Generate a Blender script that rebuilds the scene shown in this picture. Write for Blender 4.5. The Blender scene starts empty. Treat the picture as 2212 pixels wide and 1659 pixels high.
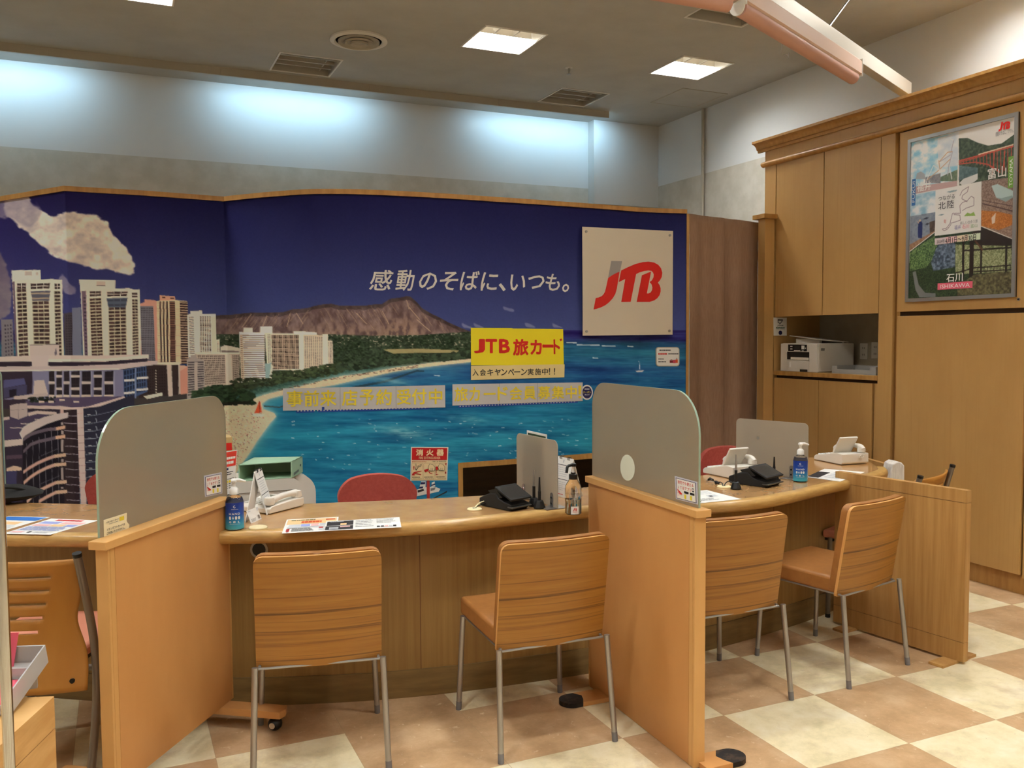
import bpy, bmesh, math, random
import numpy as np
from mathutils import Vector, Matrix
from mathutils.geometry import tessellate_polygon
random.seed(7)
SC = bpy.context.scene
COL = SC.collection
R = math.radians
# ------------------------------------------------------------------ camera survey
FPX, PITCH, YAW, ROLL, EYE = 1894.16, 5.49914407e-02, 4.22133293e-01, -6.10039934e-03, 1.5
_cy, _sy = math.cos(YAW), math.sin(YAW)
FWD = np.array([_sy*math.cos(PITCH), _cy*math.cos(PITCH), -math.sin(PITCH)])
_r = np.array([_cy, -_sy, 0.0]); _u = np.cross(_r, FWD)
RT = math.cos(ROLL)*_r + math.sin(ROLL)*_u
UP = -math.sin(ROLL)*_r + math.cos(ROLL)*_u
EYEP = np.array([0, 0, EYE])
def ray(px, py): return FWD + RT*(px-1106)/FPX - UP*(py-829.5)/FPX
def onz(px, py, z=0.0):                       # a point of the survey lying at height z
    d = ray(px, py); return Vector(EYEP + d*((z-EYE)/d[2]))
def onx(px, py, x):
    d = ray(px, py); return Vector(EYEP + d*(x/d[0]))
def ony(px, py, y):
    d = ray(px, py); return Vector(EYEP + d*(y/d[1]))
def onplane(px, py, p, n):
    d = ray(px, py); n = np.array(n, float)
    return Vector(EYEP + d*(((np.array(p, float)-EYEP)@n)/(d@n)))
def topz(px, py, base):                       # height above base where the sight line passes
    d = ray(px, py); b = np.array([base[0], base[1]])
    t = (d[:2]@b)/(d[:2]@d[:2]); return float(EYE + d[2]*t)
def proj(P):
    q = np.asarray(P, float)-EYEP; w = q@FWD
    return 1106+FPX*(q@RT)/w, 829.5-FPX*(q@UP)/w
cam = bpy.data.cameras.new('camera'); co = bpy.data.objects.new('camera', cam); COL.objects.link(co)
cam.sensor_width = 36; cam.lens = FPX/2212*36; cam.clip_start = .05
co.matrix_world = Matrix(((RT[0], UP[0], -FWD[0], 0), (RT[1], UP[1], -FWD[1], 0), (RT[2], UP[2], -FWD[2], EYE), (0, 0, 0, 1)))
SC.camera = co
# ------------------------------------------------------------------ materials
def lin(c):
    if isinstance(c, str): c = tuple(int(c[i:i+2], 16) for i in (0, 2, 4))
    return tuple((v/255/12.92 if v/255 <= .04045 else ((v/255+.055)/1.055)**2.4) for v in c)
MATS = {}
def _new(name):
    m = bpy.data.materials.new(name); m.use_nodes = True
    nt = m.node_tree; b = nt.nodes['Principled BSDF']
    return m, nt, b
def mat(name, c, rough=.5, metal=0, spec=.5, trans=0, emit=0, ior=1.45, alpha=1, coat=0):
    if name in MATS: return MATS[name]
    m, nt, b = _new(name); l = lin(c)
    b.inputs['Base Color'].default_value = (*l, 1); b.inputs['Roughness'].default_value = rough
    b.inputs['Metallic'].default_value = metal; b.inputs['Specular IOR Level'].default_value = spec
    b.inputs['Transmission Weight'].default_value = trans; b.inputs['IOR'].default_value = ior
    b.inputs['Alpha'].default_value = alpha; b.inputs['Coat Weight'].default_value = coat
    if emit:
        b.inputs['Emission Color'].default_value = (*l, 1); b.inputs['Emission Strength'].default_value = emit
    MATS[name] = m; return m
def N(nt, typ, **kw):
    n = nt.nodes.new(typ)
    for k, v in kw.items():
        if k in n.inputs: n.inputs[k].default_value = v
        else: setattr(n, k, v)
    return n
def grain(name, c1, c2, scale, rough=.4, detail=4, lo=.35, hi=.65, spec=.4, c3=None, scale3=None, bump=0, coat=0, lo3=.55, hi3=.62, coord='Object'):
    """wood, paper or stone: noise stretched along the grain, an optional second darker streak"""
    if name in MATS: return MATS[name]
    m, nt, b = _new(name); L = nt.links.new
    tc = N(nt, 'ShaderNodeTexCoord'); mp = N(nt, 'ShaderNodeMapping'); mp.inputs['Scale'].default_value = scale
    L(tc.outputs[coord], mp.inputs['Vector'])
    no = N(nt, 'ShaderNodeTexNoise', Scale=1.0, Detail=detail, Roughness=.6); L(mp.outputs[0], no.inputs['Vector'])
    cr = N(nt, 'ShaderNodeValToRGB'); e = cr.color_ramp.elements
    e[0].position = lo; e[0].color = (*lin(c1), 1); e[1].position = hi; e[1].color = (*lin(c2), 1)
    L(no.outputs['Fac'], cr.inputs['Fac']); out = cr.outputs['Color']
    if c3:
        mp3 = N(nt, 'ShaderNodeMapping'); mp3.inputs['Scale'].default_value = scale3; mp3.inputs['Location'].default_value = (3, 5, 7)
        L(tc.outputs[coord], mp3.inputs['Vector'])
        n3 = N(nt, 'ShaderNodeTexNoise', Scale=1.0, Detail=3.0, Roughness=.5, Distortion=.3); L(mp3.outputs[0], n3.inputs['Vector'])
        r3 = N(nt, 'ShaderNodeValToRGB'); f = r3.color_ramp.elements
        f[0].position = lo3; f[0].color = (0, 0, 0, 1); f[1].position = hi3; f[1].color = (1, 1, 1, 1)
        L(n3.outputs['Fac'], r3.inputs['Fac'])
        mx = N(nt, 'ShaderNodeMixRGB'); mx.inputs['Color2'].default_value = (*lin(c3), 1)
        L(r3.outputs['Color'], mx.inputs['Fac']); L(out, mx.inputs['Color1']); out = mx.outputs['Color']
    L(out, b.inputs['Base Color']); b.inputs['Roughness'].default_value = rough; b.inputs['Specular IOR Level'].default_value = spec
    b.inputs['Coat Weight'].default_value = coat; b.inputs['Coat Roughness'].default_value = .12
    if bump:
        bp = N(nt, 'ShaderNodeBump', Strength=bump, Distance=.002); L(no.outputs['Fac'], bp.inputs['Height']); L(bp.outputs[0], b.inputs['Normal'])
    MATS[name] = m; return m
def painted_mat(name, rough=.55, spec=.3):
    if name in MATS: return MATS[name]
    m, nt, b = _new(name)
    a = N(nt, 'ShaderNodeAttribute', attribute_name='print'); nt.links.new(a.outputs['Color'], b.inputs['Base Color'])
    b.inputs['Roughness'].default_value = rough; b.inputs['Specular IOR Level'].default_value = spec
    MATS[name] = m; return m
# ------------------------------------------------------------------ mesh builder
def world_of(o):
    M = Matrix.Identity(4)
    while o is not None:
        M = o.matrix_basis @ M; o = o.parent
    return M
class MB:
    def __init__(s): s.V, s.F, s.I, s.mats = [], [], [], []
    def mi(s, m):
        if m not in s.mats: s.mats.append(m)
        return s.mats.index(m)
    def add(s, vs, fs, m):
        o = len(s.V); s.V += [Vector(v) for v in vs]; i = s.mi(m)
        for f in fs: s.F.append([o+k for k in f]); s.I.append(i)
        return s
    def box(s, c, d, m, rot=None):
        h = Vector(d)/2; c = Vector(c)
        vs = [Vector((x*h.x, y*h.y, z*h.z)) for x in (-1, 1) for y in (-1, 1) for z in (-1, 1)]
        if rot is not None: vs = [rot @ v for v in vs]
        return s.add([v+c for v in vs], [(0, 1, 3, 2), (4, 6, 7, 5), (0, 4, 5, 1), (2, 3, 7, 6), (0, 2, 6, 4), (1, 5, 7, 3)], m)
    def bb(s, a, b, m):
        a, b = Vector(a), Vector(b); return s.box((a+b)/2, [abs(b[i]-a[i]) for i in range(3)], m)
    def extr(s, pts, vec, m, m2=None):
        pts = [Vector(p) for p in pts]; vec = Vector(vec); n = len(pts)
        tri = tessellate_polygon([pts])
        s.add(pts, tri, m2 or m); s.add([p+vec for p in pts], [t[::-1] for t in tri], m2 or m)
        return s.add(pts+[p+vec for p in pts], [(i, (i+1) % n, n+(i+1) % n, n+i) for i in range(n)], m)
    def prism(s, p2, z0, z1, m): return s.extr([(p[0], p[1], z0) for p in p2], (0, 0, z1-z0), m)
    def tube(s, path, r, m, n=10, cap=True):
        P = [Vector(p) for p in path]; rs = r if isinstance(r, (list, tuple)) else [r]*len(P); rings = []
        up = None
        for i, p in enumerate(P):
            t = (P[min(i+1, len(P)-1)]-P[max(i-1, 0)]).normalized()
            if up is None: up = Vector((0, 0, 1)) if abs(t.z) < .9 else Vector((1, 0, 0))
            a = t.cross(up).normalized(); b = a.cross(t).normalized(); up = b
            rings += [p+(a*math.cos(2*math.pi*k/n)+b*math.sin(2*math.pi*k/n))*rs[i] for k in range(n)]
        fs = [(i*n+k, i*n+(k+1) % n, (i+1)*n+(k+1) % n, (i+1)*n+k) for i in range(len(P)-1) for k in range(n)]
        if cap: fs += [tuple(range(n))[::-1], tuple((len(P)-1)*n+k for k in range(n))]
        return s.add(rings, fs, m)
    def lathe(s, prof, c, m, n=24, sx=1, sy=1):
        c = Vector(c); vs = []
        for r, z in prof: vs += [c+Vector((r*sx*math.cos(2*math.pi*k/n), r*sy*math.sin(2*math.pi*k/n), z)) for k in range(n)]
        fs = [(i*n+k, i*n+(k+1) % n, (i+1)*n+(k+1) % n, (i+1)*n+k) for i in range(len(prof)-1) for k in range(n)]
        fs += [tuple(range(n))[::-1], tuple((len(prof)-1)*n+k for k in range(n))]
        return s.add(vs, fs, m)
    def slab(s, q, t, m, m2=None):
        """four corners tl,tr,br,bl seen from the front and a thickness behind them"""
        q = [Vector(p) for p in q]; n = (q[3]-q[0]).cross(q[1]-q[0]).normalized()
        return s.extr(q, -n*t if False else n*-t, m, m2)
    def build(s, name, parent=None, world=True, smooth=False, bevel=0, seg=2, sub=0, angle=35, keepo=False):
        me = bpy.data.meshes.new(name); o = bpy.data.objects.new(name, me); COL.objects.link(o)
        V = s.V
        if parent is not None:
            o.parent = parent
            if world:
                inv = world_of(parent).inverted(); V = [inv @ v for v in V]
        elif world and not keepo:
            xs = [v.x for v in V]; ys = [v.y for v in V]; zs = [v.z for v in V]
            c = Vector(((min(xs)+max(xs))/2, (min(ys)+max(ys))/2, min(zs))); o.location = c; V = [v-c for v in V]
        me.from_pydata(V, [], s.F)
        for m in s.mats: me.materials.append(m)
        me.polygons.foreach_set('material_index', s.I); 
        bm = bmesh.new(); bm.from_mesh(me); bmesh.ops.remove_doubles(bm, verts=bm.verts, dist=1e-6)
        bmesh.ops.recalc_face_normals(bm, faces=bm.faces); bm.to_mesh(me); bm.free()
        if smooth:
            me.polygons.foreach_set('use_smooth', [True]*len(me.polygons)); me.set_sharp_from_angle(angle=R(angle))
        if bevel:
            b = o.modifiers.new('bevel', 'BEVEL'); b.width = bevel; b.segments = seg; b.limit_method = 'ANGLE'; b.angle_limit = R(40)
        if sub:
            b = o.modifiers.new('subd', 'SUBSURF'); b.levels = sub; b.render_levels = sub
        return o
def tag(o, label=None, cat=None, group=None, kind=None):
    if label: o['label'] = label
    if cat: o['category'] = cat
    if group: o['group'] = group
    if kind: o['kind'] = kind
    return o
def thing(name, label, cat, loc=(0, 0, 0), rz=0, group=None):
    o = bpy.data.objects.new(name, None); COL.objects.link(o); o.empty_display_size = .05
    o.location = loc; o.rotation_euler = (0, 0, rz); return tag(o, label, cat, group, 'thing')
def dup(root, loc, rz, label):
    r = root.copy(); COL.objects.link(r); r.location = loc; r.rotation_euler = (0, 0, rz); r['label'] = label
    def rec(src, dst):
        for ch in list(src.children):
            c = ch.copy(); COL.objects.link(c); c.parent = dst; rec(ch, c)
    rec(root, r); return r
# ------------------------------------------------------------------ printing on surfaces
class Quad:
    def __init__(s, tl, tr, br, bl):
        s.q = [Vector(p) for p in (tl, tr, br, bl)]
        s.n = (s.q[3]-s.q[0]).cross(s.q[1]-s.q[0]).normalized()   # towards the viewer
    def __call__(s, u, v, d=0):
        a, b, c, e = s.q
        return (a*(1-u)+b*u)*(1-v)+(e*(1-u)+c*u)*v+s.n*d
    def corners(s, d=0): return [s(0, 0, d), s(1, 0, d), s(1, 1, d), s(0, 1, d)]
class MSurf:                                   # a sheet lying against the mural wall, four measured corners
    def __init__(s, px, off): s.p, s.off = px, off
    def __call__(s, u, v, d=0):
        a, b, c, e = s.p
        x = (a[0]*(1-u)+b[0]*u)*(1-v)+(e[0]*(1-u)+c[0]*u)*v; y = (a[1]*(1-u)+b[1]*u)*(1-v)+(e[1]*(1-u)+c[1]*u)*v
        return mhit(x, y, s.off+d)
    def slab(s, th, m, n=10):
        b = MB(); V = []
        for i in range(n+1):
            u = i/n; V += [s(u, 0), s(u, 1), s(u, 1, -th), s(u, 0, -th)]
        F = [(4*i+k, 4*i+(k+1) % 4, 4*i+4+(k+1) % 4, 4*i+4+k) for i in range(n) for k in range(4)]+[(0, 1, 2, 3), (4*n, 4*n+1, 4*n+2, 4*n+3)]
        return b.add(V, F, m)
class Cyl:                                     # a label wrapped on a round bottle, centre of the label facing angle a
    def __init__(s, c, r, z0, z1, a, w): s.c, s.r, s.z0, s.z1, s.a, s.w = Vector(c), r, z0, z1, a, w
    def __call__(s, u, v, d=0):
        t = s.a+(u-.5)*s.w; return s.c+Vector(((s.r+d)*math.cos(t), (s.r+d)*math.sin(t), s.z1+(s.z0-s.z1)*v))
_TXT = {}
def glyphs(body, bold=0, shear=0, space=1.0):
    bold_, bold = bold, 0; k = (body, bold_, shear, space)
    if k in _TXT: return _TXT[k]
    c = bpy.data.curves.new('txt', 'FONT'); c.body = body; c.offset = bold; c.shear = shear; c.space_character = space; c.resolution_u = 2
    o = bpy.data.objects.new('txt', c); COL.objects.link(o)
    m = bpy.data.meshes.new_from_object(o.evaluated_get(bpy.context.evaluated_depsgraph_get()))
    P = np.array([v.co[:2] for v in m.vertices]) if len(m.vertices) else np.zeros((1, 2))
    F = [tuple(p.vertices) for p in m.polygons]
    bpy.data.objects.remove(o); bpy.data.curves.remove(c); bpy.data.meshes.remove(m)
    if bold_:                                                     # heavier strokes: the glyphs laid over themselves, slightly moved
        n = len(P); sh = [(0, 0)]+[(bold_*math.cos(a*math.pi/4), bold_*math.sin(a*math.pi/4)) for a in range(8)]
        F = [tuple(i+n*j for i in f) for j in range(len(sh)) for f in F]; P = np.concatenate([P+np.array(s_) for s_ in sh])
    mn, mx = P.min(0), P.max(0); P = (P-mn)/np.maximum(mx-mn, 1e-6)
    _TXT[k] = (P, F, (mx-mn)); return _TXT[k]
class Print(MB):
    def __init__(s, surf): super().__init__(); s.s = surf; s.d = .0008
    def poly(s, pts, m, d=None):
        if d is None: d = s.d; s.d += .00012
        tri = tessellate_polygon([[Vector((p[0], p[1], 0)) for p in pts]])
        s.add([s.s(p[0], p[1], d) for p in pts], tri, m); return s
    def rect(s, u0, v0, u1, v1, m, d=None, n=1):
        if d is None: d = s.d; s.d += .00012
        for i in range(n):
            a, b = u0+(u1-u0)*i/n, u0+(u1-u0)*(i+1)/n
            s.add([s.s(a, v0, d), s.s(b, v0, d), s.s(b, v1, d), s.s(a, v1, d)], [(0, 1, 2, 3)], m)
        return s
    def text(s, body, u0, v0, u1, v1, m, bold=0, shear=0, d=None, rot=0, space=1.0, fn=None):
        if d is None: d = s.d; s.d += .00012
        P, F, _ = glyphs(body, bold, shear, space)
        if rot: P = np.stack([1-P[:, 1], P[:, 0]], 1) if rot < 0 else np.stack([P[:, 1], 1-P[:, 0]], 1)
        if rot: uv = [(u0+(u1-u0)*p[0], v0+(v1-v0)*(1-p[1])) for p in P]
        else: uv = [(u0+(u1-u0)*p[0], v0+(v1-v0)*(1-p[1])) for p in P]
        if fn: uv = [fn(*w) for w in uv]
        n9 = len(uv)//9 if bold else len(uv)+1
        s.add([s.s(a, b, d+2e-5*(i//n9)) for i, (a, b) in enumerate(uv)], F, m); return s
    def ell(s, u, v, ru, rv, m, d=None, n=28):
        return s.poly([(u+ru*math.cos(2*math.pi*k/n), v+rv*math.sin(2*math.pi*k/n)) for k in range(n)], m, d)
    def lines(s, u0, v0, u1, v1, n, m, frac=.5, seed=1, words=6):
        """rows of small type too fine to read"""
        rn = random.Random(seed); d = s.d; s.d += .00012
        for i in range(n):
            a = v0+(v1-v0)*i/n; b = a+(v1-v0)/n*frac; x = u0; end = u1-(u1-u0)*rn.random()*.25
            while x < end:
                w = (u1-u0)/words*(.4+rn.random()); s.rect(x, a, min(x+w, end), b, m, d); x += w*1.12
        return s
def new_from(nm, parent, P): return P.build(nm, parent)
# ------------------------------------------------------------------ a small painter for printed pictures
def fbm(h, w, sx, sy, octv=4, seed=0):
    rs = np.random.RandomState(seed); out = np.zeros((h, w), np.float32); amp = 1; tot = 0
    for o in range(octv):
        gh, gw = max(2, int(h/sy)+3), max(2, int(w/sx)+3)
        g = rs.rand(gh, gw).astype(np.float32)
        y = np.arange(h)/sy; x = np.arange(w)/sx
        yi = np.minimum(y.astype(int), gh-2); xi = np.minimum(x.astype(int), gw-2)
        fy = (y-yi)[:, None]; fx = (x-xi)[None]; fy = fy*fy*(3-2*fy); fx = fx*fx*(3-2*fx)
        a = g[yi][:, xi]; b = g[yi][:, xi+1]; c = g[yi+1][:, xi]; e = g[yi+1][:, xi+1]
        out += amp*((a*(1-fx)+b*fx)*(1-fy)+(c*(1-fx)+e*fx)*fy); tot += amp; amp *= .5; sx = max(sx/2, 1); sy = max(sy/2, 1)
    return out/tot
def blur(a, r):
    for ax in (0, 1):
        for _ in range(2):
            c = np.cumsum(np.pad(a, [(r+1, r) if i == ax else (0, 0) for i in range(2)], mode='edge'), axis=ax)
            n = a.shape[ax]; sl = lambda i: tuple(slice(i, i+n) if k == ax else slice(None) for k in range(2))
            a = (c[sl(2*r+1)]-c[sl(0)])/(2*r+1)
    return a
class Paint:
    def __init__(s, x0, y0, x1, y1, S):
        s.x0, s.y0, s.S = x0, y0, S; s.W, s.H = int((x1-x0)*S), int((y1-y0)*S)
        s.a = np.zeros((s.H, s.W, 3), np.float32)
        s.X, s.Y = x0+(np.arange(s.W)+.5)/S, y0+(np.arange(s.H)+.5)/S
    def mask(s, pts):
        p = np.array(pts, np.float32); m = np.zeros((s.H, s.W), bool)
        j0, j1 = [int(np.clip((v-s.x0)*s.S, 0, s.W)) for v in (p[:, 0].min()-1, p[:, 0].max()+1)]
        i0, i1 = [int(np.clip((v-s.y0)*s.S, 0, s.H)) for v in (p[:, 1].min()-1, p[:, 1].max()+1)]
        if j1 <= j0 or i1 <= i0: return m, (0, 0, 0, 0)
        X, Y = s.X[j0:j1][None], s.Y[i0:i1][:, None]; r = np.zeros((i1-i0, j1-j0), bool)
        for k in range(len(p)):
            (xa, ya), (xb, yb) = p[k-1], p[k]
            if ya == yb: continue
            r ^= ((ya > Y) != (yb > Y)) & (X < (xb-xa)*(Y-ya)/(yb-ya)+xa)
        m[i0:i1, j0:j1] = r; return m, (i0, i1, j0, j1)
    def poly(s, pts, c, al=1.0):
        p = np.array(pts, np.float32)
        j0, j1 = [int(np.clip((v-s.x0)*s.S, 0, s.W)) for v in (p[:, 0].min()-1, p[:, 0].max()+1)]
        i0, i1 = [int(np.clip((v-s.y0)*s.S, 0, s.H)) for v in (p[:, 1].min()-1, p[:, 1].max()+1)]
        if j1 <= j0 or i1 <= i0: return s
        X, Y = s.X[j0:j1][None], s.Y[i0:i1][:, None]; r = np.zeros((i1-i0, j1-j0), bool)
        for k in range(len(p)):
            (xa, ya), (xb, yb) = p[k-1], p[k]
            if ya == yb: continue
            r ^= ((ya > Y) != (yb > Y)) & (X < (xb-xa)*(Y-ya)/(yb-ya)+xa)
        c = np.array(c, np.float32)/255; v = s.a[i0:i1, j0:j1]; v[r] = v[r]*(1-al)+c*al; return s
    def rect(s, x0, y0, x1, y1, c, al=1.0): return s.poly([(x0, y0), (x1, y0), (x1, y1), (x0, y1)], c, al)
    def line(s, x0, y0, x1, y1, w, c, al=1.0):
        L = math.hypot(x1-x0, y1-y0) or 1; nx, ny = -(y1-y0)/L*w/2, (x1-x0)/L*w/2
        return s.poly([(x0+nx, y0+ny), (x1+nx, y1+ny), (x1-nx, y1-ny), (x0-nx, y0-ny)], c, al)
    def grid(s, q, nx, ny, fx, fy, c, al=1.0, jit=0):
        """windows: nx by ny cells inside the quadrilateral tl,tr,br,bl"""
        q = np.array(q, float); rn = random.Random(int(q[0, 0]*7+q[0, 1]))
        def P(u, v): return (q[0]*(1-u)+q[1]*u)*(1-v)+(q[3]*(1-u)+q[2]*u)*v
        for i in range(nx):
            for j in range(ny):
                u0, u1 = (i+(1-fx)/2)/nx, (i+(1+fx)/2)/nx; v0, v1 = (j+(1-fy)/2)/ny, (j+(1+fy)/2)/ny
                k = 1+jit*(rn.random()-.5)
                s.poly([P(u0, v0), P(u1, v0), P(u1, v1), P(u0, v1)], [min(255, x*k) for x in c], al)
        return s
    def mix(s, c, m):
        c = np.array(c, np.float32)/255; m = m[..., None]; s.a = s.a*(1-m)+c*m; return s
    def sample(s, px, py):
        """linear colour at picture positions (arrays), box filtered"""
        a = np.clip(s.a, 0, 1); a = np.where(a <= .04045, a/12.92, ((a+.055)/1.055)**2.4)
        k = max(1, int(s.S)); out = np.zeros(px.shape+(3,), np.float32); n = 0
        fx = (px-s.x0)*s.S-.5; fy = (py-s.y0)*s.S-.5
        for dx in (-.5, .5):
            for dy in (-.5, .5):
                gx = np.clip(fx+dx*.9, 0, s.W-1.001); gy = np.clip(fy+dy*.9, 0, s.H-1.001)
                ix, iy = gx.astype(int), gy.astype(int); wx, wy = (gx-ix)[..., None], (gy-iy)[..., None]
                out += (a[iy, ix]*(1-wx)+a[iy, ix+1]*wx)*(1-wy)+(a[iy+1, ix]*(1-wx)+a[iy+1, ix+1]*wx)*wy; n += 1
        return out/n
def grid_mesh(name, P, Cc, m, parent=None, keep=None, smooth=True):
    """P (rows,cols,3) world points, Cc (rows,cols,3) linear colours"""
    ny, nx = P.shape[:2]; V = P.reshape(-1, 3).astype(np.float32)
    idx = np.arange(ny*nx).reshape(ny, nx)
    F = np.stack([idx[1:, :-1], idx[1:, 1:], idx[:-1, 1:], idx[:-1, :-1]], -1)
    F = F[keep] if keep is not None else F.reshape(-1, 4)
    if parent is not None:
        M = np.array(world_of(parent).inverted()); V = (V@M[:3, :3].T+M[:3, 3]).astype(np.float32)
    me = bpy.data.meshes.new(name); me.vertices.add(len(V)); me.vertices.foreach_set('co', V.ravel())
    me.loops.add(F.size); me.loops.foreach_set('vertex_index', F.ravel().astype(np.int32))
    me.polygons.add(len(F)); me.polygons.foreach_set('loop_start', np.arange(0, F.size, 4, dtype=np.int32))
    me.update(calc_edges=True); me.polygons.foreach_set('use_smooth', np.ones(len(F), bool))
    at = me.color_attributes.new('print', 'FLOAT_COLOR', 'POINT')
    at.data.foreach_set('color', np.concatenate([Cc.reshape(-1, 3), np.ones((ny*nx, 1))], 1).astype(np.float32).ravel())
    me.materials.append(m); o = bpy.data.objects.new(name, me); COL.objects.link(o)
    if parent is not None: o.parent = parent
    return o
def painted_quad(name, q, nx, ny, pt, m, parent, d=.001):
    u, v = np.meshgrid(np.linspace(0, 1, nx), np.linspace(0, 1, ny))
    c = [np.array(p) for p in q.corners(d)]
    P = (c[0]*(1-u)[..., None]+c[1]*u[..., None])*(1-v)[..., None]+(c[3]*(1-u)[..., None]+c[2]*u[..., None])*v[..., None]
    X = pt.x0+u*(pt.W/pt.S); Y = pt.y0+v*(pt.H/pt.S)
    return grid_mesh(name, P, pt.sample(X, Y), m, parent)
def spline(pts, n=8):
    P = [np.array(p, float) for p in pts]; P = [2*P[0]-P[1]]+P+[2*P[-1]-P[-2]]; out = []
    for i in range(1, len(P)-2):
        for k in range(n):
            t = k/n; a, b, c, d = P[i-1:i+3]
            out.append(.5*((2*b)+(c-a)*t+(2*a-5*b+4*c-d)*t*t+(3*b-a-3*c+d)*t**3))
    out.append(P[-2]); return [tuple(p) for p in out]
# ------------------------------------------------------------------ palette
M_oak = grain('oak_cabinet', (190, 147, 88), (176, 132, 76), (3, 3, 1.2), .42, 5, .3, .7, c3=(178, 134, 76), scale3=(60, 60, 1.5), lo3=.5, hi3=.8)
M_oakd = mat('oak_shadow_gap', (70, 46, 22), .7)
M_trimw = grain('oak_trim', (182, 136, 74), (164, 116, 60), (30, 30, 4), .4)
M_beech = grain('beech_veneer', (206, 150, 90), (192, 134, 76), (2.5, 2.5, .8), .42, 5, .3, .7)
M_beeche = grain('beech_edge', (214, 164, 100), (202, 150, 88), (3, 3, 1), .42)
M_line = mat('joint_line', (110, 70, 34), .7)
M_white = mat('white_paint', (226, 222, 214), .6)
M_ceil = grain('ceiling_board', (188, 186, 180), (180, 178, 172), (3, 3, 3), .8, spec=.2)
M_wallw = mat('white_wall_paint', (222, 220, 216), .42, spec=.4)
M_paper = grain('beige_wallpaper', (208, 200, 186), (194, 186, 170), (7, 7, 7), .8, 5, .35, .65, spec=.2)
M_black = mat('black_plastic', (18, 16, 15), .38)
M_blackm = mat('matt_black', (24, 22, 20), .7)
M_chrome = mat('chrome', (200, 200, 200), .12, 1)
M_steel = mat('satin_steel', (168, 164, 160), .38, .85)
M_alu = mat('brushed_aluminium', (214, 206, 192), .45, .35)
M_lamp = mat('lamp_glow', (247, 252, 255), .5, emit=53)
M_lamp2 = mat('lamp_glow_dim', (255, 240, 214), .5, emit=.4)
M_refl = mat('white_reflector', (240, 236, 226), .35)
M_grey = mat('grey_enamel', (176, 168, 152), .6)
M_dark = mat('dark_recess', (40, 32, 24), .8)
M_pw = mat('white_plastic', (228, 220, 206), .38)
M_pw2 = mat('white_plastic_shaded_seam', (150, 142, 128), .5)
M_paperw = mat('white_print_paper', (236, 232, 224), .55)
M_red = mat('print_red', (200, 30, 26), .5)
M_ink = mat('print_black', (36, 32, 34), .6)
M_yel = mat('print_yellow', (244, 222, 40), .5)
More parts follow.
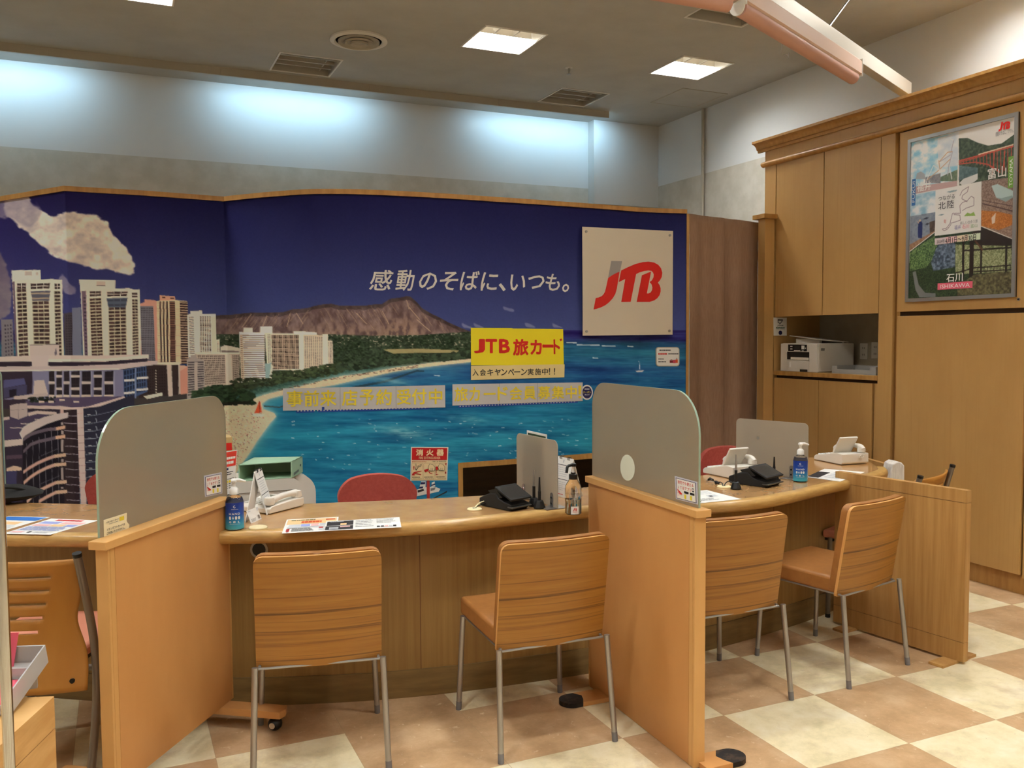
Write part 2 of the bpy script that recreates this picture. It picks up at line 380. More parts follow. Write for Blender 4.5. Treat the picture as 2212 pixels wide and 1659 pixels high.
# ------------------------------------------------------------------ floor, walls, ceiling
XW, YB, ZC_, X0, Y0 = 5.146, 7.85, 3.64, -3.6, -2.6
def floor_mat():
    m, nt, b = _new('vinyl_tile_floor'); L = nt.links.new
    ge = N(nt, 'ShaderNodeNewGeometry'); sp = N(nt, 'ShaderNodeSeparateXYZ'); L(ge.outputs['Position'], sp.inputs[0])
    def M_(op, a, bv):
        n = N(nt, 'ShaderNodeMath', operation=op)
        for i, v in enumerate((a, bv)):
            if isinstance(v, (int, float)): n.inputs[i].default_value = v
            else: L(v, n.inputs[i])
        return n.outputs[0]
    fx = M_('FLOOR', M_('DIVIDE', M_('SUBTRACT', sp.outputs['X'], 2.139-.465*20), .465), 0)
    fy = M_('FLOOR', M_('DIVIDE', M_('SUBTRACT', sp.outputs['Y'], 2.745-.477*21), .477), 0)
    sm = M_('ADD', M_('ADD', fx, fy), M_('LESS_THAN', sp.outputs['X'], 1.209))
    odd = M_('MULTIPLY', M_('MULTIPLY', M_('LESS_THAN', sp.outputs['X'], 1.209), M_('GREATER_THAN', sp.outputs['X'], .744)), M_('GREATER_THAN', sp.outputs['Y'], 3.222))
    par = M_('MODULO', M_('ADD', sm, odd), 2.0)
    tc = ge.outputs['Position']
    def noise(scale, detail, rough=.6, dist=0):
        n = N(nt, 'ShaderNodeTexNoise', Scale=scale, Detail=detail, Roughness=rough, Distortion=dist); L(tc, n.inputs['Vector']); return n.outputs['Fac']
    def ramp(f, c):
        r = N(nt, 'ShaderNodeValToRGB'); e = r.color_ramp.elements
        e[0].position, e[0].color = c[0][0], (*lin(c[0][1]), 1); e[1].position, e[1].color = c[-1][0], (*lin(c[-1][1]), 1)
        for p, q in c[1:-1]:
            k = e.new(p); k.color = (*lin(q), 1)
        L(f, r.inputs['Fac']); return r.outputs['Color']
    n1 = noise(6, 8, .72); n2 = noise(26, 5, .65, .6)
    ca = ramp(n1, [(.36, (184, 148, 108)), (.5, (200, 162, 120)), (.64, (212, 178, 138))])
    cb = ramp(n1, [(.36, (222, 206, 162)), (.5, (240, 223, 181)), (.64, (248, 234, 200))])
    mx = N(nt, 'ShaderNodeMixRGB'); L(par, mx.inputs['Fac']); L(cb, mx.inputs['Color1']); L(ca, mx.inputs['Color2'])
    def flecks(col, f, lo, hi, c, amt):
        r = N(nt, 'ShaderNodeValToRGB'); e = r.color_ramp.elements; e[0].position, e[1].position = lo, hi
        e[0].color = (0, 0, 0, 1); e[1].color = (amt, amt, amt, 1); L(f, r.inputs['Fac'])
        q = N(nt, 'ShaderNodeMixRGB'); q.inputs['Color2'].default_value = (*lin(c), 1)
        L(r.outputs['Color'], q.inputs['Fac']); L(col, q.inputs['Color1']); return q.outputs['Color']
    o = flecks(mx.outputs['Color'], n2, .62, .7, (236, 218, 184), .7)
    n3 = noise(1.9, 6, .7, .4); n4 = noise(60, 3)
    o = flecks(o, n3, .52, .66, (176, 142, 104), .55)        # worn, soiled areas
    o = flecks(o, n4, .7, .76, (150, 116, 80), .6)
    # thin joints
    jx = M_('ABSOLUTE', M_('SUBTRACT', M_('FRACT', M_('DIVIDE', M_('SUBTRACT', sp.outputs['X'], 2.139-.465*20), .465), 0), .5), 0)
    jy = M_('ABSOLUTE', M_('SUBTRACT', M_('FRACT', M_('DIVIDE', M_('SUBTRACT', sp.outputs['Y'], 2.745-.477*21), .477), 0), .5), 0)
    j = M_('GREATER_THAN', M_('MAXIMUM', jx, jy), .4975)
    q = N(nt, 'ShaderNodeMixRGB'); q.inputs['Color2'].default_value = (*lin((176, 146, 108)), 1)
    L(M_('MULTIPLY', j, .6), q.inputs['Fac']); L(o, q.inputs['Color1']); L(q.outputs['Color'], b.inputs['Base Color'])
    b.inputs['Roughness'].default_value = .34; b.inputs['Specular IOR Level'].default_value = .4
    return m
M_floor = floor_mat()
def struct(o): o['kind'] = 'structure'; return o
b = MB(); b.bb((X0, Y0, -.1), (XW+.1, YB+.1, 0), M_floor); struct(b.build('floor'))
b = MB(); b.bb((X0, YB, 0), (XW+.1, YB+.1, 2.98), M_paper); b.bb((X0, YB, 2.98), (XW+.1, YB+.1, ZC_+.2), M_wallw); struct(b.build('wall_back'))
zb = onx(1540, 370, XW).z
b = MB(); b.bb((XW, Y0, 0), (XW+.1, YB, zb), M_paper); b.bb((XW, Y0, zb), (XW+.1, YB, ZC_+.2), M_wallw); struct(b.build('wall_right'))
b = MB(); b.bb((X0-.1, Y0, 0), (X0, YB, ZC_+.2), M_paper); struct(b.build('wall_left'))
b = MB(); b.bb((X0, Y0-.1, 0), (XW, Y0, ZC_+.2), M_paper); struct(b.build('wall_front'))
xk = ony(1250, 300, YB).x
b = MB(); b.bb((xk+.11, 7.735, 2.815), (XW, YB, ZC_), M_wallw); b.bb((xk+.11, 7.74, 2.79), (XW, YB, 2.815), M_grey)
o = struct(b.build('wall_boxed_corner'))
# square recesses in the ceiling: lit troffers and unlit ones
S_ = .46
LIT = [(2.385, 5.705), (4.038, 5.72), (-.08, 5.70)]
OFF = [(1.183, 6.845), (3.577, 6.86), (3.558, 4.56)]
HID = [(x, y) for y in (3.3, 1.7, .1, -1.6) for x in (-2.1, -.08, 1.9, 4.25)] + [(-2.1, 5.7)]  # unseen extra fixtures, added out of frame to light the room
holes = [(x, y, x+S_, y+S_) for x, y in LIT+OFF+HID]
ROUND = onz(775, 86, ZC_)
xs = sorted({X0, XW, *[h[0] for h in holes], *[h[2] for h in holes]}); ys = sorted({Y0, YB, *[h[1] for h in holes], *[h[3] for h in holes]})
b = MB()
for i in range(len(xs)-1):
    for j in range(len(ys)-1):
        cx, cy = (xs[i]+xs[i+1])/2, (ys[j]+ys[j+1])/2
        if any(h[0] < cx < h[2] and h[1] < cy < h[3] for h in holes): continue
        b.add([(xs[i], ys[j], ZC_), (xs[i+1], ys[j], ZC_), (xs[i+1], ys[j+1], ZC_), (xs[i], ys[j+1], ZC_)], [(0, 1, 2, 3)], M_ceil)
struct(b.build('ceiling'))
def troffer(x, y, lit, label, group):
    t = thing('recessed_ceiling_light', label, 'ceiling light', (x+S_/2, y+S_/2, ZC_), 0, group)
    w, z0 = S_, ZC_; wall = M_refl if lit else M_grey; dp = .13
    b = MB(); e = .004
    b.bb((x, y, z0), (x+e, y+w, z0+dp), wall); b.bb((x+w-e, y, z0), (x+w, y+w, z0+dp), wall)
    b.bb((x, y, z0), (x+w, y+e, z0+dp), wall); b.bb((x, y+w-e, z0), (x+w, y+w, z0+dp), wall)
    b.bb((x, y, z0+dp), (x+w, y+w, z0+dp+.01), wall); b.build('housing', t)
    b = MB(); f = .012
    for a, c in (((x-f, y-f), (x+w+f, y)), ((x-f, y+w), (x+w+f, y+w+f)), ((x-f, y), (x, y+w)), ((x+w, y), (x+w+f, y+w))):
        b.bb((a[0], a[1], z0-.006), (c[0], c[1], z0+.002), M_white)
    b.build('rim', t)
    b = MB()
    if lit:
        b.bb((x+.006, y+w/2-.006, z0+.035), (x+w-.006, y+w/2+.006, z0+dp-.01), wall)
        for k in (1, 2): b.bb((x+w*k/3-.006, y+.006, z0+.035), (x+w*k/3+.006, y+w/2-.006, z0+dp-.01), wall)
    else:
        for k in (1, 2, 3): b.bb((x+.006, y+w*k/4-.008, z0+.02), (x+w-.006, y+w*k/4+.008, z0+dp-.01), wall)
        b.bb((x+w*.82, y+.006, z0+.03), (x+w*.82+.01, y+w-.006, z0+dp-.01), wall)
    b.build('louvre', t)
    b = MB()
    if lit:
        for k in range(3):
            b.bb((x+w*k/3+.012, y+.012, z0+dp-.012), (x+w*(k+1)/3-.012, y+w/2-.012, z0+dp-.002), M_lamp2)
        b.bb((x+.012, y+w/2+.012, z0+dp-.012), (x+w-.012, y+w-.012, z0+dp-.002), M_lamp)
    else:
        for yy in (.3, .7): b.tube([(x+.04, y+w*yy, z0+dp-.03), (x+w-.04, y+w*yy, z0+dp-.03)], .012, M_white)
    b.build('lamp', t)
names = ['lit recessed ceiling light between the round vent and the sprinkler', 'lit recessed ceiling light above the square ceiling hatch',
         'lit recessed ceiling light cut by the top edge, left of the round vent']
for (x, y), l in zip(LIT, names): troffer(x, y, True, l, 'lit recessed ceiling lights')
for (x, y), l in zip(OFF, ['unlit louvred ceiling light beside the round vent', 'unlit louvred ceiling light near the boxed corner', 'unlit louvred ceiling light above the pink roller shade']):
    troffer(x, y, False, l, 'unlit recessed ceiling lights')
for x, y in HID: troffer(x, y, True, 'added ceiling light out of view, put in to light the room', 'added ceiling lights out of view')
# round air diffuser, hatch, sprinkler
t = thing('round_air_vent', 'round white ceiling air vent with concentric rings', 'vent', ROUND)
rr = .205
MB().lathe([(rr, 0), (rr, -.012), (rr-.03, -.02), (rr-.04, -.012), (rr-.04, 0)], ROUND, M_white, 40).build('outer_ring', t, smooth=True)
MB().lathe([(rr-.04, -.004), (.001, -.004)], ROUND, M_dark, 40).build('throat', t)
for i, (a, c) in enumerate(((.15, .115), (.105, .075), (.065, .02))):
    MB().lathe([(a, -.014-.006*i), (a-.004, -.026-.006*i), (c, -.008-.003*i), (c, -.004)], ROUND, M_grey, 36).build('cone_ring', t, smooth=True)
h = [onz(*p, ZC_) for p in ((1478, 191), (1566, 203), (1500, 231), (1408, 221))]
hx0, hx1, hy0, hy1 = 4.555, 5.008, 6.46, 6.95
t = thing('ceiling_hatch', 'flush square ceiling hatch with thin grey rim', 'hatch', ((hx0+hx1)/2, (hy0+hy1)/2, ZC_))
MB().bb((hx0, hy0, ZC_-.003), (hx1, hy1, ZC_+.001), M_ceil).build('hatch_board', t)
b = MB(); f = .012
for a, c in (((hx0-f, hy0-f), (hx1+f, hy0)), ((hx0-f, hy1), (hx1+f, hy1+f)), ((hx0-f, hy0), (hx0, hy1)), ((hx1, hy0), (hx1+f, hy1))): b.bb((*a, ZC_-.004), (*c, ZC_+.001), M_grey)
b.build('rim', t)
p = onz(1229, 146, ZC_)
t = thing('fire_sprinkler', 'small chrome fire sprinkler head on the ceiling', 'sprinkler', p)
MB().lathe([(.03, .0), (.03, -.004), (.012, -.008), (.012, 0)], p, M_white).build('rosette', t, smooth=True)
b = MB(); b.lathe([(.009, -.006), (.009, -.03), (.004, -.032), (.004, -.05), (.02, -.051), (.02, -.053)], p, M_steel, 14); b.build('head', t, smooth=True)
# cove trough with cool lamps behind it
zf = ony(476, 163, 7.41).z; xe = 4.36
b = MB(); ends = [-3.5, ony(105, 110, 7.41).x, ony(476, 155, 7.41).x, ony(797, 190, 7.41).x, ony(1075, 222, 7.41).x, xe]
for i in range(5):
    b.bb((ends[i]+.0012, 7.395, zf), (ends[i+1]-.0012, 7.405, ZC_), M_grey); b.bb((ends[i], 7.4055, zf+.001), (ends[i+1], 7.41, ZC_), M_grey)
b.bb((-3.5, 7.411, zf+.012), (xe-.02, 7.46, zf+.016), M_grey)
struct(b.build('trim_1'))
for x in (-.85, 1.47, 3.84):
    l = bpy.data.lights.new('cove_lamp', 'AREA'); l.shape = 'RECTANGLE'; l.size = 1.25; l.size_y = .05; l.energy = 5.0; l.color = (.42, .74, 1.0); l.spread = R(150)
    lo = bpy.data.objects.new('cove_lamp', l); COL.objects.link(lo); lo.location = (x, 7.44, zf+.035)
    lo.rotation_euler = Vector((0, .35, -.50)).to_track_quat('-Z', 'Y').to_euler()
# conduit on the right wall
b = MB(); b.tube([(5.125, 6.95, 0), (5.125, 6.95, ZC_)], .016, M_grey, 12)
tag(b.build('conduit_pipe', smooth=True), 'thin beige conduit pipe running up the right wall', 'pipe')
# ------------------------------------------------------------------ built-in cabinet wall
XC = 4.66
yy = lambda px, py, x=XC: onx(px, py, x).y
zz = lambda px, py, x=XC: onx(px, py, x).z
yF = yy(1653, 345); y1 = yy(1674, 560); ys1 = yy(1777, 560); y2 = yy(1900, 560); y3 = yy(1930, 561); y4 = yy(1939.5, 561); yR = yy(2207, 1000); yE = 2.4
zTop = zz(1646, 302, XC-.06); zRound = zz(1700, 343); zD = zz(1790, 680.5); zW = zz(1780, 806); zPB = zz(1945, 673.5); zLD = zz(1945, 683); zBot = zz(2150, 1229)
t = thing('cabinet_wall', 'tall oak built-in cabinet wall along the right side', 'cabinet', (XC+.2, (yF+yE)/2, 0))
XB = XW-.003
b = MB()
b.bb((XC, yE, zRound-.02), (XB, yF, zTop-.05), M_oak)
b.build('frieze', t)
b = MB()                                                        # crown: stepped moulding
prof = [(0, 0), (-.015, 0), (-.018, .018), (-.03, .022), (-.034, .04), (-.055, .058), (-.075, .064), (-.075, .082), (0, .082)]
zc0 = zTop-.082
b.extr([(XC+p[0], yE, zc0+p[1]) for p in prof], (0, yF+.07-yE, 0), M_trimw)
b.build('crown_moulding', t, smooth=True, angle=50)
b = MB(); b.extr([(XC-.03*math.sin(a)+.004, yE, zRound+.022*math.cos(a)) for a in [math.pi*k/10 for k in range(11)]], (0, yF+.025-yE, 0), M_trimw); b.build('half_round_moulding', t, smooth=True, angle=50)
b = MB(); b.bb((XC, y1, 0), (XB, yF, zRound-.02), M_oak); b.build('side_stile', t)
b = MB(); b.bb((XC, y3, 0), (XB, y2, zRound-.02), M_oak); b.bb((XC+.035, y4, 0), (XB, y3, zRound-.02), M_trimw); b.build('middle_stile', t)
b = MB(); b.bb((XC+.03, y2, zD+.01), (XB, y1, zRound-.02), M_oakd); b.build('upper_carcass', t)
for a, c in ((ys1+.004, y1-.006), (y2+.006, ys1-.004)):
    b = MB(); b.bb((XC+.002, a, zD), (XC+.026, c, zRound-.02), M_oak); b.build('cabinet_door', t, bevel=.0015)
M_alc = grain('alcove_wallpaper', (178, 166, 142), (168, 154, 130), (6, 6, 6), .8, spec=.2)
b = MB(); b.bb((XB-.025, y2, zW), (XB, y1, zD+.01), M_alc); b.build('alcove_back', t)
b = MB(); b.bb((XC-.004, y2+.001, zW-.033), (XB-.026, y1-.001, zW), M_trimw); b.build('worktop', t, bevel=.002)
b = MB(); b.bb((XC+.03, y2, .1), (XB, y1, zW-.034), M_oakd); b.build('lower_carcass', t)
yl = yy(1767.5, 860); yr = yy(1883, 860)
for a, c in ((yl+.003, y1-.005), (yr, yl-.003)):
    b = MB(); b.bb((XC+.002, a, .1), (XC+.026, c, zW-.055), M_oak); b.build('cabinet_door', t, bevel=.0015)
b = MB(); b.bb((XC+.01, y2+.006, .1), (XC+.026, yr-.012, zW-.055), M_oak); b.build('filler_strip', t)
b = MB(); b.bb((XC+.04, yE, 0), (XB, y2, .1), M_oakd); b.bb((XC+.03, yE, 0), (XC+.06, y4, zBot-.005), M_trimw); b.bb((XC+.03, y2, 0), (XC+.06, y1, .1), M_trimw); b.build('plinth', t)
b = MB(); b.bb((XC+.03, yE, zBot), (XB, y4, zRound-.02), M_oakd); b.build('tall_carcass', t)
b = MB(); b.bb((XC, yR, zPB), (XC+.028, y4-.001, zRound-.03), M_oak); b.build('upper_panel', t, bevel=.002)
b = MB(); b.bb((XC, yR, zBot), (XC+.028, y4-.001, zLD), M_oak); b.build('cabinet_door', t, bevel=.002)
b = MB(); b.bb((XC+.012, yE, .1), (XC+.028, yR-.012, zRound-.03), M_oak); b.build('side_panel', t)
pk = onx(2200.5, 646.5, XC)
b = MB(); b.tube([(XC+.002, pk.y, pk.z), (XC-.004, pk.y, pk.z)], .009, M_steel, 16); b.tube([(XC-.0035, pk.y, pk.z), (XC-.005, pk.y, pk.z)], .005, M_black, 12); b.build('lock', t, smooth=True)
# small notice inside the alcove
P_ = [ony(x, y, y1-.004) for x, y in ((1671, 686), (1699.5, 686.5), (1699.5, 725), (1671.5, 725))]
q = Quad(*P_); t = thing('notice_card', 'small white notice card stuck inside the printer alcove', 'notice', q(.5, 1))
MB().slab(q.corners(), .002, M_paperw).build('card', t)
p = Print(q); p.rect(.3, .1, .34, .3, M_ink); p.rect(.3, .1, .7, .16, M_ink); p.poly([(.36, .2), (.46, .3), (.68, .12), (.68, .2), (.47, .38), (.36, .28)], mat('print_grey', (120, 118, 120), .6))
p.text('J-Desk', .26, .4, .74, .48, M_ink, .02, .2); p.lines(.16, .53, .88, .68, 2, mat('print_green', (60, 100, 70), .6), .5, 3)
M_navy = mat('print_navy', (34, 30, 84), .5)
p.ell(.5, .84, .14, .12, M_navy); p.build('printing', t)
# ------------------------------------------------------------------ post and curtain
t = thing('room_divider_post', 'oak end post with flat cap beside the brown curtain', 'post', (4.6, 5.43, 0))
MB().bb((4.56, 5.393, 0), (4.652, 5.47, 2.385), M_oak).build('shaft', t)
MB().bb((4.525, 5.36, 2.385), (4.655, 5.50, 2.42), M_trimw).build('cap', t, bevel=.003)
MEND = onz(1483, 455, 2.392)                                     # right end of the mural wall
zr = 2.362
t = thing('curtain', 'brown two-panel curtain hanging between mural wall and oak post', 'curtain', (4.2, 5.47, 0))
M_cur = grain('brown_curtain_cloth', (152, 120, 96), (142, 110, 86), (90, 90, 12), .9, 3, spec=.15)
A, B = Vector((MEND.x+.03, MEND.y+.04, 0)), Vector((4.605, 5.545, 0))
dr = (B-A); ln = dr.length; dr.normalize(); nr = Vector((dr.y, -dr.x, 0))
rn = random.Random(3)
for k, (u0, u1) in enumerate(((0, .478), (.482, 1))):
    nx, nz = 60, 46; ph = rn.random()*6
    us = np.linspace(u0, u1, nx); zs_ = np.linspace(.03, zr+.012, nz); V = []
    for z in zs_:
        for u in us:
            amp = .016+.012*(1-z/2.4)
            w = amp*.8*math.sin(u*15+ph+.25*math.sin(z*2))+.004*math.sin(u*37+ph*2+z*.6)
            for zc in (.62, 1.14, 1.64, 2.12): w += .004*math.exp(-((z-zc)/.012)**2)       # fold creases
            if z > zr-.12: w *= .45
            V.append(A+dr*(u*ln)+nr*(.02+w)+Vector((0, 0, z)))
    b = MB(); b.add(V, [(j*nx+i, j*nx+i+1, (j+1)*nx+i+1, (j+1)*nx+i) for j in range(nz-1) for i in range(nx-1)], M_cur)
    o = b.build('curtain_panel', t, smooth=True, angle=180); md = o.modifiers.new('s', 'SOLIDIFY'); md.thickness = .002
b = MB(); b.tube([A+Vector((0, 0, zr))-dr*.02, B+Vector((0, 0, zr))], .009, M_steel, 10); b.tube([B+Vector((0, 0, zr))-dr*.02, B+Vector((0, 0, zr))], .014, M_steel, 10); b.build('curtain_rod', t, smooth=True)
# ------------------------------------------------------------------ mural wall
ZM = 2.392
MPTS = [(-1.25, 7.35), (-.654, 6.457), (-.258, 5.864), (.172, 5.871), (.646, 5.932)] + spline([(.646, 5.932), (.835, 5.698), (1.051, 5.478), (1.21, 5.385), (1.443, 5.322), (1.732, 5.296), (2.04, 5.289), (2.89, 5.312), (3.4, 5.352)], 6)[1:] + [(MEND.x, MEND.y)]
MP = np.array(MPTS)
def mhit(px, py, off=0):
    """where a line of sight meets the mural wall, moved off its face by off"""
    d = ray(px, py); best = None
    for a, c in zip(MP[:-1], MP[1:]):
        e = c-a; den = d[0]*e[1]-d[1]*e[0]
        if abs(den) < 1e-9: continue
        t = (a[0]*e[1]-a[1]*e[0])/den; s = (a[0]*d[1]-a[1]*d[0])/den
        if -1e-6 <= s <= 1+1e-6 and t > 0 and (best is None or t < best): best = t; nn = Vector((e[1], -e[0], 0)).normalized()
    return Vector(EYEP+d*best)+nn*off
def mquad(px, d=.004):
    q = Quad(*[mhit(*p) for p in px]); return Quad(*q.corners(d))
# --- the printed picture: city, beach and sea under a deep blue sky
pt = Paint(-30, 395, 1490, 1120, 2)
X, Y = np.meshgrid(pt.X, pt.Y); H_, W_ = X.shape
t = np.clip((Y-405)/310, 0, 1)[..., None]
pt.a[:] = (np.array([14, 12, 54])*(1-t)+np.array([60, 68, 116])*t)/255
e = np.clip((500-X)/500, 0, 1)[..., None]; pt.a += e*np.array([8, 2, 8])/255
pt.a += (fbm(H_, W_, 5, 5, 2, 1)[..., None]-.5)*.018
n1 = fbm(H_, W_, 110, 80, 7, 2); n2 = fbm(H_, W_, 40, 32, 6, 3)
def blob(pts, r):
    m = pt.mask(pts)[0].astype(np.float32); return blur(m, r)
def cloud(pts, r, c1, c2, al=1.0, k=1.2):
    m = blob(pts, r); d = np.clip((m+((n1-.5)*.8+(n2-.5)*1.3)*k*4.6*m*(1-m)-.36)*2.4, 0, 1)*np.clip(m*2.4, 0, 1)*al
    sh = np.clip(.66+(n2-.5)*1.5+(n1-.5)*1.3+.0022*(X-120), 0, 1)[..., None]
    c = np.array(c1)*(1-sh)+np.array(c2)*sh
    pt.a = pt.a*(1-d[..., None])+c/255*d[..., None]
cloud([(60, 425), (85, 455), (110, 468), (150, 455), (200, 462), (235, 480), (250, 515), (275, 535), (292, 570), (290, 594), (245, 588), (200, 580), (150, 570), (105, 545), (75, 515), (40, 490), (8, 460), (10, 425)], 9, (160, 148, 150), (236, 220, 202))
cloud([(-20, 420), (60, 425), (90, 450), (70, 500), (20, 470), (-20, 470)], 14, (120, 108, 130), (158, 146, 150), .7)
cloud([(-25, 520), (8, 550), (25, 600), (20, 680), (-25, 700)], 10, (120, 104, 112), (150, 136, 130), .75)
cloud([(135, 590), (165, 625), (168, 640), (140, 632), (125, 605)], 7, (120, 112, 140), (160, 150, 164), .7)
for x, y in ((1098, 666), (1010, 704), (1145, 702), (1035, 703), (1205, 703)): cloud([(x-14, y-7), (x+12, y+3), (x+12, y+8), (x-10, y+4)], 4, (130, 136, 170), (170, 170, 190), .42, .7)
# sea
sea = Y > 713
ns = fbm(H_, W_, 130, 5, 5, 4); ns2 = fbm(H_, W_, 34, 5, 4, 5)
def ramp3(v, stops):
    xs_ = [s[0] for s in stops]; return np.stack([np.interp(v, xs_, [s[1][k] for s in stops]) for k in range(3)], -1)
cs = ramp3(Y, [(713, (34, 26, 92)), (733, (34, 30, 96)), (742, (26, 72, 106)), (765, (28, 88, 118)), (800, (22, 66, 118)), (850, (22, 92, 134)), (900, (22, 104, 140)), (960, (28, 116, 146)), (1030, (26, 110, 146)), (1120, (20, 96, 140))])
nsb = fbm(H_, W_, 220, 26, 5, 14); cs = cs+((ns-.5)*46)[..., None]*np.array([.35, .9, .9])+((ns2-.5)*24)[..., None]+(np.clip((nsb-.5)*3.4, -1, .5)*34)[..., None]*np.array([.4, .9, .7])
cs = cs*.84+np.array([66, 92, 112])*.16
lf = np.clip((820-X)/300, 0, 1)[..., None]*np.clip((Y-790)/60, 0, 1)[..., None]
cs = cs*(1-.35*lf)+np.array([30, 128, 150])*.35*lf
pt.a = np.where(sea[..., None], cs/255, pt.a)
# mountain
ridge = [(455, 684), (467.6, 681), (497, 680), (542, 675), (590, 675), (612, 674), (632, 668), (662, 666), (678, 661), (700, 657), (716, 656), (734, 660.5), (760, 660), (789, 660), (812, 657), (825, 657), (838, 648), (846, 644.5), (858, 643.5), (871, 641.5), (878, 639), (887, 641), (894, 647), (901, 653), (906, 659), (912, 666), (933, 678), (950, 686), (966, 695), (993, 707), (1016, 716)]
mm = pt.mask(ridge+[(1016, 722), (455, 735)])[0]
rn = np.interp(X[0], [p[0] for p in ridge], [p[1] for p in ridge])[None]; dep = (Y-rn)
nm = fbm(H_, W_, 16, 26, 5, 6); sk = fbm(H_, W_+0, 9, 60, 4, 7)
mc = np.array([104, 84, 82])+(nm-.5)[..., None]*70
sx_ = (X+dep*(.6*np.sign(X-830)*-1*.5+.1)); st = np.abs(np.sin(sx_*.11+nm*5))
mc = np.where((dep < 5+7*nm)[..., None], mc*.68, mc); mc = mc+np.clip((dep-30)/40, 0, 1)[..., None]*np.array([26, 20, 8])*(nm > .48)[..., None]
pt.a = np.where(mm[..., None], mc/255, pt.a)
rnd = random.Random(12)
for i in range(75):                                             # pale ravines running down the slopes
    x0 = 470+rnd.random()*500; y0 = np.interp(x0, [p[0] for p in ridge], [p[1] for p in ridge])+3+rnd.random()*16; dr = -.5 if x0 < 690 else .45
    L_ = 8+rnd.random()*26; x, y = x0, y0
    for k in range(4):
        if y > 722: break
        xn, yn_ = x+dr*L_/4*(1+rnd.random()*.8)+rnd.random()*2-1, y+L_/4; pt.line(x, y, xn, yn_, .7+.7*rnd.random(), (166, 138, 114), .3+.25*rnd.random()); x, y = xn, yn_
for x0, y0, x1, y1 in ((543, 678, 522, 708), (577, 682, 560, 722), (627, 678, 620, 706), (878, 648, 884, 668), (884, 664, 906, 690), (826, 672, 840, 700), (900, 690, 930, 716), (640, 676, 655, 700), (770, 676, 792, 700)): pt.line(x0, y0, x1, y1, 1.5, (196, 166, 136), .7)
# green lowland with houses
ng = fbm(H_, W_, 7, 5, 4, 8); ng2 = fbm(H_, W_, 30, 12, 4, 9)
low = pt.mask([(455, 722), (520, 722), (600, 724), (720, 722), (800, 725), (900, 724), (1018, 716), (1018, 778), (960, 785), (890, 793), (820, 803), (760, 812), (700, 822), (620, 840), (520, 870), (455, 850)])[0]
gc = np.array([46, 58, 42])+(ng-.5)[..., None]*np.array([66, 78, 58])+(ng2-.5)[..., None]*40
gc = np.where(((ng > .69) & (Y < 750) & (ng2 > .46))[..., None], np.array([150, 140, 124]), gc)
pt.a = np.where(low[..., None], gc/255, pt.a)
pt.poly([(828, 755), (900, 753), (992, 757), (985, 762), (900, 762), (850, 764)], (176, 158, 112), .8)
# beach
land = [(1018, 775), (930, 784), (850, 795), (790, 806), (740, 812), (700, 821), (650, 834), (610, 843), (570, 853), (530, 868), (478, 878)]
shore = [(1018, 782), (950, 789), (900, 795), (850, 803), (800, 814), (760, 823), (720, 832), (680, 838), (640, 847), (606, 855), (580, 862), (566, 872), (568, 884), (592, 892), (597, 900), (585, 912), (572, 930), (556, 952), (540, 978), (522, 1002), (505, 1032), (478, 1075)]
bm_ = pt.mask(land+[(440, 878), (440, 1075)]+shore[::-1])[0].astype(np.float32)
sh = np.clip(blur(bm_, 34)*2.2, 0, 1)*(1-bm_)*(Y > 790)*sea
pt.mix((96, 168, 176), sh*.75*np.clip(.5+ns2, 0, 1)); 
sh2 = np.clip(blur(bm_, 9)*2, 0, 1)*(1-bm_)*sea; pt.mix((178, 190, 176), sh2*.7*(Y > 780))
sc = np.array([224, 198, 166])+(ng-.5)[..., None]*26+(n1-.5)[..., None]*20
pt.a = np.where((bm_ > .5)[..., None], sc/255, pt.a)
rnd = random.Random(5)
for i in range(800):                                             # people on the sand
    x = 478+rnd.random()*95; y = 884+rnd.random()**.8*150
    if x > np.interp(y, [884, 905, 930, 978, 1040], [578, 570, 556, 528, 492]): continue
    k = rnd.random(); pt.rect(x, y, x+.9+1.9*rnd.random(), y+.7+.8*rnd.random(), (116, 70, 60) if k < .6 else (170, 70, 60) if k < .8 else (236, 224, 206), .85)
for i in range(170):
    x = 600+rnd.random()*300; y = np.interp(x, [600, 700, 800, 900], [843, 820, 804, 790])-2+5*rnd.random(); pt.rect(x, y, x+2+4*rnd.random(), y+1.2, (92, 66, 52), .7)
pt.poly([(760, 835), (830, 822), (900, 799), (916, 800), (916, 803), (900, 803), (835, 826), (770, 839)], (34, 52, 62), .8)
pt.poly([(570, 876), (604, 878), (620, 873), (622, 876), (604, 881), (570, 879)], (60, 60, 56), .8)
for (x, y, w, h) in ((846, 824, 36, 8), (860, 930, 60, 8), (880, 940, 30, 9), (1010, 905, 36, 6)):
    m = np.exp(-(((X-x)/w)**2+((Y-y-(X-x)*.12)/h)**2))*np.clip(ns2*1.6-.2, 0, 1); pt.mix((150, 190, 190), m*.55)
for i in range(105):                                             # foam and swimmers
    z_ = rnd.random(); x = 570+rnd.random()*720; y = 905+110*rnd.random()**1.3
    if x < np.interp(y, [900, 940, 1010], [640, 600, 560]): continue
    w = 2+5.5*rnd.random(); pt.line(x, y, x+w, y-1.6+3.2*rnd.random(), .7+.8*rnd.random(), (214, 216, 210), .35+.5*rnd.random())
for (x0, x1, y) in ((1224, 1246, 740), (1246, 1295, 745), (1300, 1330, 747), (1355, 1368, 748), (1280, 1292, 773), (938, 950, 811)): pt.line(x0, y, x1, y+.6, 1.8, (206, 214, 214), .85)
pt.line(1380.5, 780, 1382.5, 800, .9, (190, 200, 214)); pt.poly([(1373, 801), (1391, 800), (1387, 804), (1376, 804)], (196, 190, 190))
pt.poly([(-30, 772), (300, 772), (440, 800), (470, 850), (470, 880), (300, 900), (-30, 1118)], (64, 58, 58))
